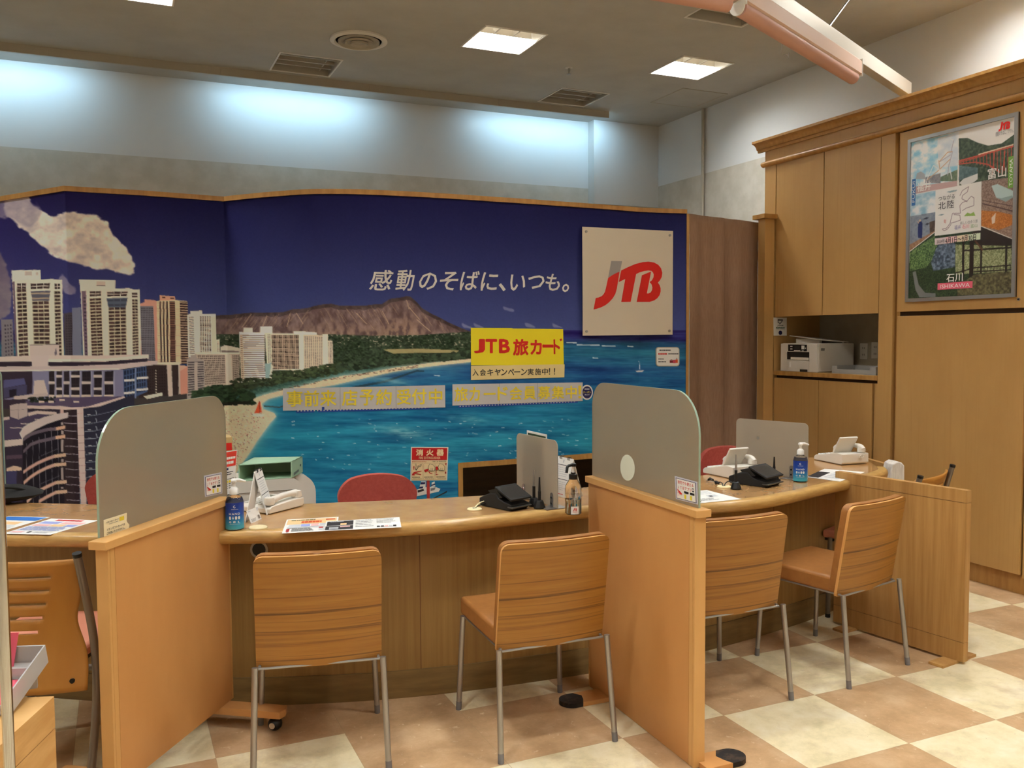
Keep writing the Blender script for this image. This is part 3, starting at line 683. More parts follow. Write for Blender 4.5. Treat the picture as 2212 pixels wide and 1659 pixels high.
# hotels, back to front
DK, CR = (60, 44, 44), (232, 216, 198)
def bld(p, c): pt.poly(p, c)
bld([(2, 690), (27, 690), (30, 770), (4, 776)], (122, 116, 122)); pt.grid([(8, 700), (26, 698), (29, 768), (10, 772)], 3, 9, .5, .5, (64, 58, 70))
bld([(138, 677), (157, 674), (158, 772), (140, 772)], (70, 62, 70)); pt.grid([(141, 680), (156, 679), (157, 768), (143, 768)], 3, 16, .6, .6, (48, 40, 48))
bld([(156, 665), (174, 664), (177, 772), (157, 772)], (114, 118, 140))
# tower 1
bld([(25, 584), (87, 583), (88, 608), (26, 610)], CR); pt.rect(54, 586, 69, 595, (190, 176, 164)); pt.rect(78, 588, 82, 594, (190, 176, 164))
bld([(26, 606), (103, 603), (111, 602), (121, 604), (134, 604), (138, 770), (35, 775)], (224, 208, 192))
bld([(27, 609), (32, 608), (38, 772), (34, 775)], (108, 88, 100))
def col(q, nx, ny, top=True):
    bld(q, (196, 186, 160)); pt.grid(q, nx, ny, .9, .70, (66, 46, 46), 1, .5)
for q, nx, ny in (([(36, 624), (57, 623), (62, 770), (41, 772)], 2, 17), ([(69, 642), (106, 641), (108, 744), (73, 744)], 3, 12), ([(117, 628), (130, 628), (134, 768), (121, 770)], 2, 18)): col(q, nx, ny)
for q, nx in (([(36, 612), (57, 611), (57, 624), (36, 625)], 2), ([(65, 612), (109, 611), (107, 624), (66, 625)], 3), ([(117, 612), (130, 612), (130, 625), (117, 625)], 2)): pt.grid(q, nx, 2, .92, .8, (62, 46, 46))
bld([(66, 629), (109, 628), (106, 650), (70, 650)], (92, 90, 104)); pt.grid([(66, 629), (109, 628), (106, 650), (70, 650)], 1, 2, 1, .3, (170, 150, 130))
bld([(64, 744), (120, 744), (127, 745), (129, 770), (106, 792), (66, 792)], (204, 188, 182)); pt.line(64, 745, 127, 744, 1.4, (70, 58, 62)); pt.poly([(118, 762), (121, 750), (123, 764), (119, 772)], (110, 96, 110))
# tower 2
bld([(171, 605), (172, 604), (249, 605), (249, 628), (174, 630)], CR); pt.rect(208, 608, 228, 618, (200, 184, 172)); pt.line(208, 617, 228, 617, 1, (90, 70, 70))
bld([(174, 626), (269, 623), (278, 622), (290, 626), (302, 625), (305, 770), (180, 772)], (228, 212, 196))
bld([(176, 629), (186, 628), (190, 770), (183, 772)], (110, 88, 104)); pt.grid([(179, 640), (186, 640), (189, 770), (184, 770)], 1, 17, .8, .5, (60, 48, 66))
for q, nx, ny in (([(193, 644), (219, 643), (223, 769), (198, 770)], 2, 18), ([(234, 656), (272, 655), (274, 767), (236, 769)], 3, 15), ([(285, 646), (297, 646), (300, 766), (287, 768)], 2, 19)): col(q, nx, ny)
for q, nx in (([(193, 629), (219, 628), (219, 640), (193, 641)], 2), ([(230, 630), (277, 629), (274, 640), (231, 641)], 3), ([(285, 632), (297, 632), (297, 643), (285, 643)], 2)): pt.grid(q, nx, 2, .92, .8, (62, 46, 46))
bld([(230, 644), (276, 643), (272, 664), (234, 664)], (84, 92, 110)); pt.grid([(230, 644), (276, 643), (272, 664), (234, 664)], 3, 2, .9, .4, (60, 64, 80))
# tower 3, grey with pink side
bld([(303, 656), (312, 653), (312, 647), (332, 648), (338, 650), (342, 782), (305, 782)], (204, 150, 132))
bld([(303, 661), (331, 661), (336, 780), (306, 780)], (120, 116, 126)); pt.grid([(304, 664), (331, 664), (335, 780), (306, 780)], 8, 24, .72, .66, (66, 60, 68))
# tower 4, brown
bld([(345, 638), (378, 640), (379, 651), (345, 650)], (206, 156, 130)); pt.rect(350, 641, 357, 644, (96, 60, 54)); pt.rect(368, 643, 376, 646, (96, 60, 54))
bld([(338, 650), (379, 648), (405, 651), (409, 786), (341, 786)], (224, 198, 166))
for a, c in ((344.5, 348), (351.5, 355), (358.5, 362.5)): bld([(a, 651), (c, 651), (c+2, 784), (a+2, 784)], (60, 40, 40))
bld([(366, 651), (378, 651), (380, 785), (368, 785)], (70, 46, 44)); pt.grid([(366, 651), (378, 651), (380, 785), (368, 785)], 1, 28, 1, .22, (150, 110, 90))
bld([(388, 651), (405, 652), (409, 786), (391, 786)], (62, 42, 42)); pt.grid([(388, 651), (405, 652), (409, 786), (391, 786)], 1, 25, 1, .26, (206, 178, 150))
pt.grid([(339, 652), (388, 652), (390, 784), (342, 784)], 1, 30, 1, .1, (130, 96, 80), .6)
# tower 5, white
bld([(405, 680), (411, 678), (411, 672), (436, 671), (437, 678), (445, 678), (466, 678), (468, 770), (407, 772)], (236, 222, 202))
pt.grid([(408, 684), (419, 683), (421, 765), (409, 766)], 1, 20, .9, .4, (96, 76, 72)); pt.grid([(431, 683), (456, 683), (457, 763), (432, 764)], 5, 22, .62, .78, (74, 54, 50))
bld([(457, 684), (466, 684), (468, 764), (458, 764)], (224, 206, 186)); bld([(467, 734), (474, 733), (475, 762), (468, 762)], (226, 210, 190)); pt.grid([(468, 737), (474, 737), (475, 760), (469, 760)], 2, 7, .4, .6, (120, 96, 90))
bld([(476, 750), (486, 746), (500, 748), (517, 752), (517, 766), (476, 766)], (214, 202, 186)); bld([(478, 757), (516, 758), (516, 763), (478, 762)], (120, 104, 100))
# wide grey hotel
bld([(421, 764), (517, 763), (518, 826), (486, 832), (441, 836), (430, 800)], (190, 174, 158)); bld([(421, 761), (518, 761), (518, 765), (425, 766)], (226, 212, 194))
pt.grid([(426, 767), (486, 767), (487, 828), (441, 832)], 14, 13, .72, .7, (104, 88, 84)); bld([(486, 766), (500, 766), (502, 830), (488, 832)], (222, 200, 186)); pt.grid([(502, 767), (517, 767), (518, 822), (503, 826)], 5, 13, .7, .7, (104, 88, 84))
# striped white hotel and its wings
bld([(526, 708), (546, 708), (546, 719), (526, 719)], CR); bld([(562, 705), (588, 705), (588, 723), (562, 722)], (240, 226, 204))
bld([(572, 719), (586, 720), (587, 792), (577, 794)], (226, 208, 186)); pt.grid([(577, 722), (585, 722), (586, 786), (579, 788)], 2, 20, .5, .6, (96, 74, 66))
bld([(516.6, 717), (571, 719), (572, 800), (578, 824), (521, 826)], (244, 230, 208)); pt.grid([(518, 722), (571, 723), (575, 822), (521, 824)], 1, 22, 1, .40, (112, 84, 74)); bld([(518, 724), (524, 724), (528, 822), (521, 822)], (220, 196, 172)); pt.grid([(518, 724), (524, 724), (528, 822), (521, 822)], 1, 22, .7, .4, (120, 92, 80))
bld([(585, 720), (648, 720), (648, 800), (588, 800)], (236, 218, 194)); bld([(586, 723), (646, 723), (646, 797), (588, 798)], (196, 172, 148)); pt.grid([(586, 723), (646, 723), (646, 797), (588, 798)], 15, 20, .72, .74, (52, 34, 34))
bld([(646, 717), (656, 715), (657, 800), (648, 800)], (240, 224, 200)); bld([(634, 716), (657, 716), (684, 718), (684, 724), (634, 722)], (240, 226, 204))
bld([(656, 723), (698, 724), (698, 794), (657, 796)], (214, 196, 172)); pt.grid([(657, 726), (697, 727), (697, 792), (658, 794)], 9, 20, .5, .62, (116, 98, 92))
bld([(697, 722), (708, 722), (708, 735), (709, 792), (698, 792)], (236, 220, 198)); bld([(708, 736), (718, 736), (720, 790), (709, 791)], (214, 198, 178)); pt.grid([(709, 739), (718, 739), (720, 788), (710, 788)], 4, 16, .5, .6, (110, 92, 84))
bld([(572, 786), (586, 784), (582, 822), (574, 822)], (150, 176, 172)); bld([(586, 786), (590, 790), (586, 822), (581, 822)], (232, 216, 194))
bld([(632, 800), (662, 797), (660, 812), (634, 814)], (224, 208, 186))
# stepped tower, dark block, pink block
bld([(404, 776), (412, 772), (412, 767), (424, 766), (425, 773), (441, 778), (442, 836), (438, 856), (404, 862)], (170, 158, 152)); pt.grid([(405, 780), (441, 780), (441, 850), (405, 856)], 1, 14, .94, .55, (78, 70, 76)); bld([(420, 782), (427, 782), (427, 850), (420, 852)], (186, 172, 164), )
bld([(300, 790), (388, 786), (389, 852), (300, 860)], (54, 42, 42)); pt.grid([(316, 796), (358, 794), (358, 850), (318, 852)], 8, 9, .4, .5, (38, 28, 30)); pt.grid([(335, 798), (338, 798), (339, 850), (336, 850)], 1, 9, .8, .4, (206, 196, 180))
bld([(360, 784), (370, 783), (373, 855), (364, 857)], (206, 190, 178)); bld([(385, 783), (389, 783), (390, 850), (386, 852)], (196, 180, 168)); bld([(330, 788), (336, 783), (388, 782), (388, 788)], (226, 204, 184))
bld([(389, 792), (405, 791), (406, 850), (390, 852)], (206, 146, 128)); bld([(389, 789), (398, 789), (405, 792), (389, 802)], (214, 170, 150))
# trees along the beach
def trees(x0, x1, yt, yb, n, s, c=(40, 56, 38)):
    rn_ = random.Random(int(x0*3+n))
    for i in range(n):
        x = x0+(x1-x0)*rn_.random(); y = np.interp(rn_.random(), [0, 1], [yt(x), yb(x)]); k = .55+.9*rn_.random(); r = s*(.5+rn_.random())
        pts_ = [(x+r*(1+.5*rn_.random())*math.cos(a*.785), y+r*.75*(.6+.6*rn_.random())*math.sin(a*.785)) for a in range(8)]
        pt.poly(pts_, [v*k for v in c], .85)
trees(418, 548, lambda x: np.interp(x, [418, 460, 500, 548], [846, 832, 834, 852]), lambda x: np.interp(x, [418, 470, 548], [862, 874, 872]), 420, 4.6)
trees(500, 600, lambda x: 818, lambda x: np.interp(x, [500, 600], [846, 830]), 170, 3.6, (52, 60, 42))
trees(585, 740, lambda x: np.interp(x, [585, 650, 740], [802, 800, 780]), lambda x: np.interp(x, [585, 740], [830, 806]), 330, 3.6, (56, 66, 44))
trees(730, 1018, lambda x: np.interp(x, [730, 1018], [786, 760]), lambda x: np.interp(x, [730, 1018], [802, 772]), 330, 4.2, (50, 62, 46))
for x, y in ((455, 868), (470, 872), (482, 874), (500, 870), (520, 868)): pt.rect(x, y, x+2, y+6, (60, 46, 36))
bld([(430, 872), (540, 866), (540, 872), (440, 880)], (34, 34, 28))
# red sail
pt.poly([(560, 866), (562, 868), (566, 891), (549, 893), (553, 884)], (206, 84, 50)); pt.line(560, 866, 561, 893, .8, (140, 50, 36)); pt.poly([(545, 894), (572, 895), (567, 900), (548, 899)], (226, 212, 194))
# near hotel: roof slabs, windows
WL, SHD = (210, 194, 186), (48, 38, 52)
bld([(-30, 772), (65, 768), (200, 768), (321, 766), (321, 775), (225, 787), (-30, 790)], WL); bld([(104, 778), (260, 778), (318, 774), (318, 783), (250, 790), (104, 790)], SHD); bld([(-30, 781), (70, 781), (70, 791), (-30, 792)], SHD); bld([(66, 768), (106, 768), (103, 792), (70, 792)], (206, 190, 186)); bld([(104, 776), (225, 775), (321, 766), (321, 773), (226, 781), (104, 782)], (224, 208, 196))
bld([(-30, 792), (150, 791), (250, 787), (340, 779), (340, 787), (258, 798), (155, 801), (-30, 803)], (198, 182, 180)); pt.line(-30, 801, 155, 799.5, 2.5, (222, 206, 196)); pt.line(155, 799.5, 258, 797, 2.5, (222, 206, 196))
bld([(-30, 803), (155, 801), (266, 798), (268, 866), (-30, 872)], (124, 122, 152))
bld([(-30, 803), (70, 802), (70, 850), (-30, 870)], (52, 42, 56)); bld([(72, 803), (104, 802), (104, 856), (72, 858)], (128, 126, 156))
for a, c, k in ((106, 118, 0), (122, 134, 1), (138, 150, 0), (154, 172, 1), (177, 196, 0), (203, 220, 1), (226, 245, 0)):
    bld([(a, 802), (c, 801), (c, 858), (a, 860)], (50, 42, 48)); pt.grid([(a, 802), (c, 801), (c, 858), (a, 860)], 2, 4, .9, .8, (36, 30, 36), .7)
    for y in ((826,) if k == 0 else (812, 839)): pt.rect(a-1, y-2, c+1, y+3.5, (196, 184, 178))
    pt.rect(a-1, 853, c+1, 859, (204, 190, 178)); pt.rect(c, 802, c+3, 860, (150, 148, 172))
bld([(266, 799), (316, 790), (318, 846), (268, 868)], (66, 84, 122)); pt.grid([(267, 800), (292, 795), (292, 852), (268, 862)], 4, 5, .7, .8, (34, 40, 62)); pt.grid([(295, 794), (314, 791), (315, 846), (295, 850)], 4, 5, .7, .8, (36, 40, 58))
for x0, x1, y in ((268, 294, 820), (295, 320, 815), (268, 294, 847), (295, 320, 840)): bld([(x0, y), (x1, y-2), (x1, y+2.5), (x0, y+4.5)], (214, 206, 204))
pt.rect(291, 795, 294, 860, (120, 134, 170)); bld([(310, 856), (350, 848), (352, 854), (318, 862)], (232, 216, 194))
bld([(74, 822), (95, 821), (104, 852), (72, 853)], (204, 188, 182)); bld([(8, 821), (52, 817), (56, 830), (8, 838)], (84, 84, 128)); bld([(8, 838), (58, 831), (58, 852), (8, 860)], (70, 68, 100)); bld([(20, 842), (36, 840), (36, 856), (20, 858)], (36, 30, 44))
bld([(30, 856), (100, 849), (104, 855), (60, 862), (30, 864)], (192, 176, 172))
bld([(-30, 864), (60, 862), (60, 882), (-30, 884)], (56, 44, 60)); bld([(55, 866), (130, 858), (270, 856), (255, 866), (195, 880), (60, 878)], (84, 72, 98)); trees(62, 120, lambda x: 858, lambda x: 868, 60, 3, (30, 36, 30))
for x, y in ((90, 868), (110, 868), (165, 868), (134, 864)): bld([(x-6, y-2), (x+6, y-2), (x+6, y+2), (x-6, y+2)], (206, 190, 180))
bld([(55, 876), (130, 877), (158, 880), (190, 878), (268, 856), (272, 862), (192, 885), (158, 886), (55, 882)], (206, 186, 180)); bld([(58, 883), (130, 884), (130, 896), (58, 890)], (50, 40, 56))
# right tower with banded floors
bld([(130, 886), (168, 884), (174, 1110), (140, 1110)], (50, 38, 44)); bld([(180, 882), (215, 878), (290, 852), (290, 1110), (188, 1110)], (46, 46, 62))
for k in range(14):
    y = 899+16.6*k; pt.line(138+k*.5, y-2, 168+k*.6, y, 1.3, (150, 140, 150)); pt.line(182+k*.5, y, 206+k*.3, y-2, 1.2, (140, 146, 160)); pt.line(206, y-2, 250, y-12, 1.2, (110, 112, 130)); pt.line(207+k*.3, y-12, 209+k*.3, y-3, 1.6, (150, 156, 170)); pt.rect(189+k*.4, y-4, 196+k*.4, y-2.6, (190, 190, 190))
bld([(166, 883), (180, 882), (188, 1110), (175, 1110)], (222, 190, 184)); pt.grid([(166, 885), (180, 884), (188, 1110), (175, 1110)], 1, 14, 1, .06, (170, 140, 140)); bld([(130, 884), (137, 885), (137, 896), (130, 895)], (206, 176, 170))
# curved building at lower left
bld([(-30, 916), (10, 904), (60, 888), (120, 892), (94, 901), (67, 913), (51, 923), (43, 936), (49, 949), (-30, 952)], (76, 66, 92))
for a in ((22, 924, 48, 924.5), (45, 915, 66, 916), (75, 906, 90, 907)): pt.line(*a, 1.6, (206, 190, 186))
bld([(21, 876), (38, 872), (59, 871), (60, 898), (40, 906), (22, 900)], (186, 170, 168)); pt.line(40, 872, 40, 905, .8, (140, 124, 130)); pt.line(22, 886, 59, 884, .8, (140, 124, 130))
bld([(60, 892), (80, 887), (122, 890), (122, 896), (80, 894), (62, 899)], (206, 188, 182)); bld([(-30, 906), (20, 900), (20, 906), (-30, 914)], (196, 178, 174))
bld([(49, 948), (76, 928), (101, 916), (128, 906), (136, 912), (140, 1110), (49, 1110)], (26, 22, 34)); bld([(-30, 966), (49, 960), (49, 1110), (-30, 1110)], (50, 42, 58)); bld([(14, 1016), (36, 1014), (36, 1110), (14, 1110)], (62, 60, 98)); bld([(14, 1012), (30, 1006), (47, 1010), (47, 1016), (14, 1018)], (206, 180, 162)); bld([(14, 984), (48, 982), (48, 990), (14, 992)], (84, 68, 84)); bld([(24, 1058), (49, 1055), (49, 1064), (30, 1066)], (190, 168, 156))
for k in range(6):
    x = 57+k*13.5; pt.line(x, 958-k*7, x+2+k*.4, 1110, 1.1, (120, 118, 130), .8)
for y in (985, 1045): pt.line(88, y, 126, y-16, .8, (120, 118, 130), .8)
def band(ps, w, c1, c2):
    for i in range(len(ps)-1):
        (xa, ya), (xb, yb) = ps[i], ps[i+1]; k = (xa+xb)/2; f = np.clip((k-112)/14, 0, 1); c = np.array(c1)*(1-f)+np.array(c2)*f
        bld([(xa, ya), (xb, yb), (xb, yb+w), (xa, ya+w)], c)
for ps, c1, c2 in (([(50, 946), (68, 934), (84, 929), (104, 924), (121, 923), (141, 919)], (104, 92, 106), (216, 172, 148)), ([(50, 973), (66, 957), (84, 950), (104, 946), (120, 942), (141, 939)], (104, 92, 106), (216, 172, 148)), ([(50, 1017), (62, 1008), (81, 997), (101, 988), (118, 982), (142, 979)], (196, 160, 152), (216, 180, 158)), ([(51, 1040), (66, 1027), (81, 1017), (101, 1007), (118, 1001), (143, 999)], (206, 170, 158), (216, 180, 158)), ([(58, 1082), (70, 1068), (84, 1057), (101, 1048), (121, 1039), (144, 1037)], (206, 170, 158), (216, 180, 158)), ([(84, 1080), (101, 1070), (121, 1060), (145, 1058)], (206, 170, 158), (216, 180, 158))): band(ps, 7, c1, c2)
bld([(49, 949), (43, 936), (51, 923), (67.5, 913), (94.5, 901), (123, 894), (147, 891), (147, 902), (128, 907), (101, 916), (76, 928), (56, 940), (49, 947)], (204, 190, 188)); pt.line(49, 949, 43, 936, 1.6, (230, 216, 208)); pt.line(43, 936, 51, 923, 1.4, (230, 216, 208)); pt.line(51, 923, 67.5, 913, 1.2, (230, 216, 208)); bld([(-30, 955), (49, 948), (49, 961), (-30, 970)], (204, 190, 186))
for y0, y1_ in ((912, 918), (930, 938), (950, 976), (992, 998), (1010, 1036), (1052, 1056)): pt.rect(132, y0, 137, y1_, (200, 184, 180), .8)
MURAL_GAIN = 1.45
# --- geometry of the wall
t = thing('mural_wall', 'curved mural wall printed with a city beach, sea and deep blue sky', 'mural', (1.6, 5.4, 0))
cols = []
for px in np.linspace(-60, 1479.5, 900): cols.append(mhit(px, 700).xy[:])
cols = np.array(cols+[(MEND.x, MEND.y)]); zrow = np.concatenate([np.linspace(ZM-.012, .44, 425), [0.0]])
P = np.zeros((len(zrow), len(cols), 3)); P[..., 0] = cols[None, :, 0]; P[..., 1] = cols[None, :, 1]; P[..., 2] = zrow[:, None]
P = P[::-1]; nx0, nx1 = mhit(990, 1020).x, 3.35; nzt = float(np.mean([mhit(990, 1003).z, mhit(1268, 979).z])); nzb = .1
q_ = P.reshape(-1, 3)-EYEP; w_ = q_@FWD; PX = (1106+FPX*(q_@RT)/w_).reshape(P.shape[:2]); PY = (829.5-FPX*(q_@UP)/w_).reshape(P.shape[:2])
Cc = np.minimum(pt.sample(PX, PY)*MURAL_GAIN, .92)
cx = (P[1:, :-1, 0]+P[1:, 1:, 0])/2; cz = (P[1:, :-1, 2]+P[:-1, 1:, 2])/2
keep = ~((cx > nx0) & (cx < nx1) & (cz < nzt) & (cz > nzb))
grid_mesh('printed_picture', P, Cc, painted_mat('mural_print', .6, .1), t, keep)
del pt
b = MB(); f2 = [Vector((x, y, 0)) for x, y in MPTS]
off = []
for i, p in enumerate(f2):
    d = (f2[min(i+1, len(f2)-1)]-f2[max(i-1, 0)]).normalized(); off.append(Vector((-d.y, d.x, 0)))
for i in range(len(f2)-1):
    for z0, z1 in ((0, nzb), (nzb, nzt), (nzt, ZM-.012)):
        mx_ = (f2[i].x+f2[i+1].x)/2
        if z0 == nzb and nx0-.05 < mx_ < nx1+.1: continue
        a0, a1 = f2[i]+off[i]*.004, f2[i+1]+off[i+1]*.004; c0, c1 = f2[i]+off[i]*.06, f2[i+1]+off[i+1]*.06
        b.extr([a0+Vector((0, 0, z0)), a1+Vector((0, 0, z0)), c1+Vector((0, 0, z0)), c0+Vector((0, 0, z0))], (0, 0, z1-z0), M_oak)
b.build('core', t)
b = MB()
for i in range(len(f2)-1):
    a0, a1 = f2[i]-off[i]*.012, f2[i+1]-off[i+1]*.012; c0, c1 = f2[i]+off[i]*.07, f2[i+1]+off[i+1]*.07; z = Vector((0, 0, ZM-.022))
    b.extr([a0+z, a1+z, c1+z, c0+z], (0, 0, .03), M_trimw)
b.build('top_trim', t)
e = f2[-1]; d = (f2[-1]-f2[-2]).normalized()
b = MB(); b.extr([e-off[-1]*.006, e+d*.02-off[-1]*.006, e+d*.02+off[-1]*.065, e+off[-1]*.065], (0, 0, ZM-.022), M_trimw); b.build('edge_trim', t)
yn = 5.295
b = MB(); M_nd = grain('dark_niche_wood', (74, 52, 28), (60, 42, 22), (3, 20, 20), .6)
b.bb((nx0, yn+.36, nzb), (nx1, yn+.375, nzt), M_nd); b.bb((nx0-.015, yn+.03, nzb), (nx0, yn+.375, nzt), M_nd); b.bb((nx1, yn+.03, nzb), (nx1+.015, yn+.375, nzt), M_nd)
b.bb((nx0, yn+.03, nzt), (nx1, yn+.375, nzt+.015), M_nd); b.bb((nx0, yn+.03, nzb-.015), (nx1, yn+.375, nzb), M_nd); b.bb((nx0, yn+.1, .33), (nx1, yn+.36, .35), M_nd); b.build('niche', t)
b = MB(); tf = .03
b.bb((nx0-.002, yn-.012, nzb), (nx0+tf, yn+.05, nzt-tf), M_trimw); b.bb((nx0-.002, yn-.012, nzt-tf), (nx1, yn+.05, nzt+.004), M_trimw); b.build('niche_frame', t)
# slogan on the wall
M_slog = mat('slogan_white', (226, 218, 206), .5)
q = MSurf([(797, 572), (1236, 588), (1236, 640), (797, 636)], .002)
p = Print(q); cut = lambda a, b_: None
S = '感動のそばに、いつも。'
boxes = [(797, 850, 582, 627), (854, 896, 582, 628), (905, 944, 588, 626), (950, 990, 586, 627), (993, 1036, 584, 627), (1038, 1076, 588, 628), (1077, 1092, 612, 629), (1102, 1134, 593, 628), (1141, 1176, 594, 624), (1178, 1209, 591, 628), (1214, 1229, 613, 631)]
for ch, (a, c, y0, y1_) in zip(S, boxes): p.text(ch, (a-797)/439, (y0-572-(a-797)*.0365)/(64-(a-797)/439*12), (c-797)/439, (y1_-572-(a-797)*.0365)/(64-(a-797)/439*12), M_slog, .012, .18, d=.0)
p.build('slogan_lettering', t)
# ------------------------------------------------------------------ logo plate and paper signs on the mural wall
def logo(p, fn, mg, mr):
    """three-letter emblem, drawn in plate units"""
    g = [(470, 538), (617, 541), (592, 668), (583, 685), (520, 712), (460, 748), (428, 772)]
    j = [(428, 772), (480, 735), (530, 707), (583, 685), (560, 830), (545, 920), (525, 990), (490, 1050), (440, 1105), (390, 1145), (330, 1175), (270, 1195), (232, 1203), (262, 1045), (300, 1038), (340, 1020), (365, 995), (385, 960), (400, 900)]
    a = [(605, 668), (700, 622), (800, 580), (900, 555), (980, 548), (1060, 560), (1120, 592), (1160, 640), (1178, 700), (1170, 760), (1145, 805), (1115, 838), (997, 829), (1030, 805), (1052, 765), (1057, 725), (1042, 692), (1022, 676), (980, 670), (920, 678), (860, 695), (810, 718), (735, 1099), (605, 1101), (660, 785), (572, 828), (590, 740)]
    c = [(997, 829), (1115, 838), (1140, 870), (1155, 915), (1155, 960), (1140, 1010), (1110, 1050), (1065, 1082), (1000, 1101), (818, 1101), (890, 735), (1020, 684), (960, 985), (985, 985), (1012, 972), (1032, 940), (1038, 905), (1028, 865), (1010, 842)]
    d = p.d; p.d += .0001
    for pl, m in ((g, mg), (j, mr), (a, mr), (c, mr)): p.poly([fn(*w) for w in pl], m, d)
def plate_uv(x, y):
    u = (x-91)/1239; return u, (y-72-58*u)/(1490-64*u)
M_plate = mat('plate_silver', (222, 208, 186), .5, .2)
M_lred = mat('emblem_red', (206, 26, 18), .4); M_lgrey = mat('emblem_grey', (160, 152, 146), .45)
q = mquad([(1253.5, 491), (1448.7, 500), (1447.6, 723), (1254.6, 725)], .03)
t = thing('logo_plate', 'square silver plate with red and grey three-letter emblem on the mural', 'sign', q(.5, 1))
MB().slab(q.corners(), .005, M_plate).build('plate', t)
p = Print(q); logo(p, plate_uv, M_lgrey, M_lred); p.build('emblem', t)
for u, v in ((.038, .042), (.962, .042), (.038, .962), (.962, .962)):
    b = MB(); b.tube([q(u, v, -.03), q(u, v, .006)], .009, M_steel, 14); b.build('standoff_screw', t, smooth=True)
def sheet(name, label, cat, px, base, group=None, off=.003, part='sheet', th=.0012):
    q = MSurf(px, off); t = thing(name, label, cat, q(.5, 1), 0, group); q.slab(th, base).build(part, t); return q, t
def pxuv(px):
    (ax, ay), (bx, by), (cx, cy), (dx, dy) = px
    def f(x, y):
        u = v = .5
        for _ in range(6):
            l, r = ax+(dx-ax)*v, bx+(cx-bx)*v; u = (x-l)/(r-l); tp, bt = ay+(by-ay)*u, dy+(cy-dy)*u; v = (y-tp)/(bt-tp)
        return u, v
    return f
def ptext(p, f, ch, x0, y0, x1, y1, m, **k):
    u0, v0 = f(x0, (y0+y1)/2)[0], f((x0+x1)/2, y0)[1]; u1, v1 = f(x1, (y0+y1)/2)[0], f((x0+x1)/2, y1)[1]
    p.text(ch, u0, v0, u1, v1, m, **k)
M_yp = mat('yellow_card', (248, 226, 36), .5); M_cream = mat('cream_card', (240, 214, 150), .5); M_lam = mat('laminated_grey_card', (206, 200, 198), .28)
M_ytxt = mat('yellow_letters', (244, 218, 60), .45)
px = [(1016.5, 708), (1106.5, 708.5), (1106, 789), (1017, 789)]; q, t = sheet('paper_sign', 'bright yellow paper with red letters JTB, left of the yellow pair', 'sign', px, M_yp, 'yellow paper signs', .005)
p = Print(q); f = pxuv(px)
for ch, a, c in (('J', 1023, 1047), ('T', 1048, 1073), ('B', 1077, 1101)): ptext(p, f, ch, a, 732, c, 763, M_lred, bold=.035, d=.001)
p.build('printing', t)
px = [(1105.5, 709.5), (1216, 711), (1217.5, 787.5), (1105.5, 789)]; q, t = sheet('paper_sign', 'bright yellow paper with red Japanese letters beside the sea horizon', 'sign', px, M_yp, 'yellow paper signs', .003)
p = Print(q); f = pxuv(px)
for ch, a, c, y0, y1_ in (('旅', 1107.5, 1141, 732, 768), ('カ', 1145, 1170, 734, 766), ('ー', 1171, 1195, 744, 751), ('ト', 1195, 1209, 733, 765), ('゛', 1208, 1214, 731, 737)): ptext(p, f, ch, a, y0, c, y1_, M_lred, bold=.035, d=.001)
p.build('printing', t)
px = [(1017, 790), (1219, 787), (1218.5, 815), (1017, 821)]; q, t = sheet('paper_sign', 'narrow cream paper strip with black letters under the yellow pair', 'sign', px, M_cream, None, .004)
p = Print(q); f = pxuv(px); xs_ = [1020, 1036, 1052, 1068, 1082, 1097, 1110, 1125, 1139, 1155, 1170, 1185, 1196]
for ch, x in zip('入会キャンペーン実施中！！', xs_):
    sm = ch in 'ャー！'; ptext(p, f, ch, x, 797.5-(x-1017)*.012, x+(2.6 if ch == '！' else 13), (812 if ch != 'ー' else 806)-(x-1017)*.016, M_ink, bold=.012, d=.001) if ch != 'ー' else ptext(p, f, ch, x, 802, x+13, 804.5, M_ink, d=.001)
p.build('printing', t)
def strip(px, seams, chars, y0f, y1f, label, blue):
    q, t = sheet('paper_banner', label, 'sign', px, M_lam, 'grey paper banners with yellow letters', .004); f = pxuv(px)
    p = Print(q); d = .001
    for s in seams: u = f(s, px[0][1]+10)[0]; p.rect(u-.0012, 0, u+.0012, 1, mat('card_seam', (150, 146, 146), .5), d)
    for ch, a, c in chars:
        sh = -.25
        if ch == 'ー': ptext(p, f, ch, a, (y0f(a)+y1f(a))/2-2, c, (y0f(a)+y1f(a))/2+2.2, M_ytxt, bold=.02, d=.0015)
        else: ptext(p, f, ch, a, y0f(a), c, y1f(c), M_ytxt, bold=.018, d=.0015)
    p.build('lettering', t)
    qb = MSurf(blue, .002); qb.slab(.001, mat('blue_backing', (28, 66, 150), .4)).build('blue_backing_strip', t)
    dots = Print(qb)
    for i in range(40): dots.rect(.01+i*.0245, .55, .02+i*.0245, .75, M_lam, .0006)
    dots.build('perforation', t)
strip([(612, 839), (961, 832), (961.5, 880), (612, 887)], (735, 855), [('事', 620, 655), ('前', 658, 690), ('来', 692, 727), ('店', 739, 772), ('予', 777, 808), ('約', 812, 846), ('受', 857, 887), ('付', 889, 921), ('中', 926, 955)],
      lambda x: 843.5-(x-620)*.014, lambda x: 879-(x-620)*.018, 'grey paper banner with yellow letters over the beach end of the mural', [(640, 880), (927, 874), (927, 884), (640, 892)])
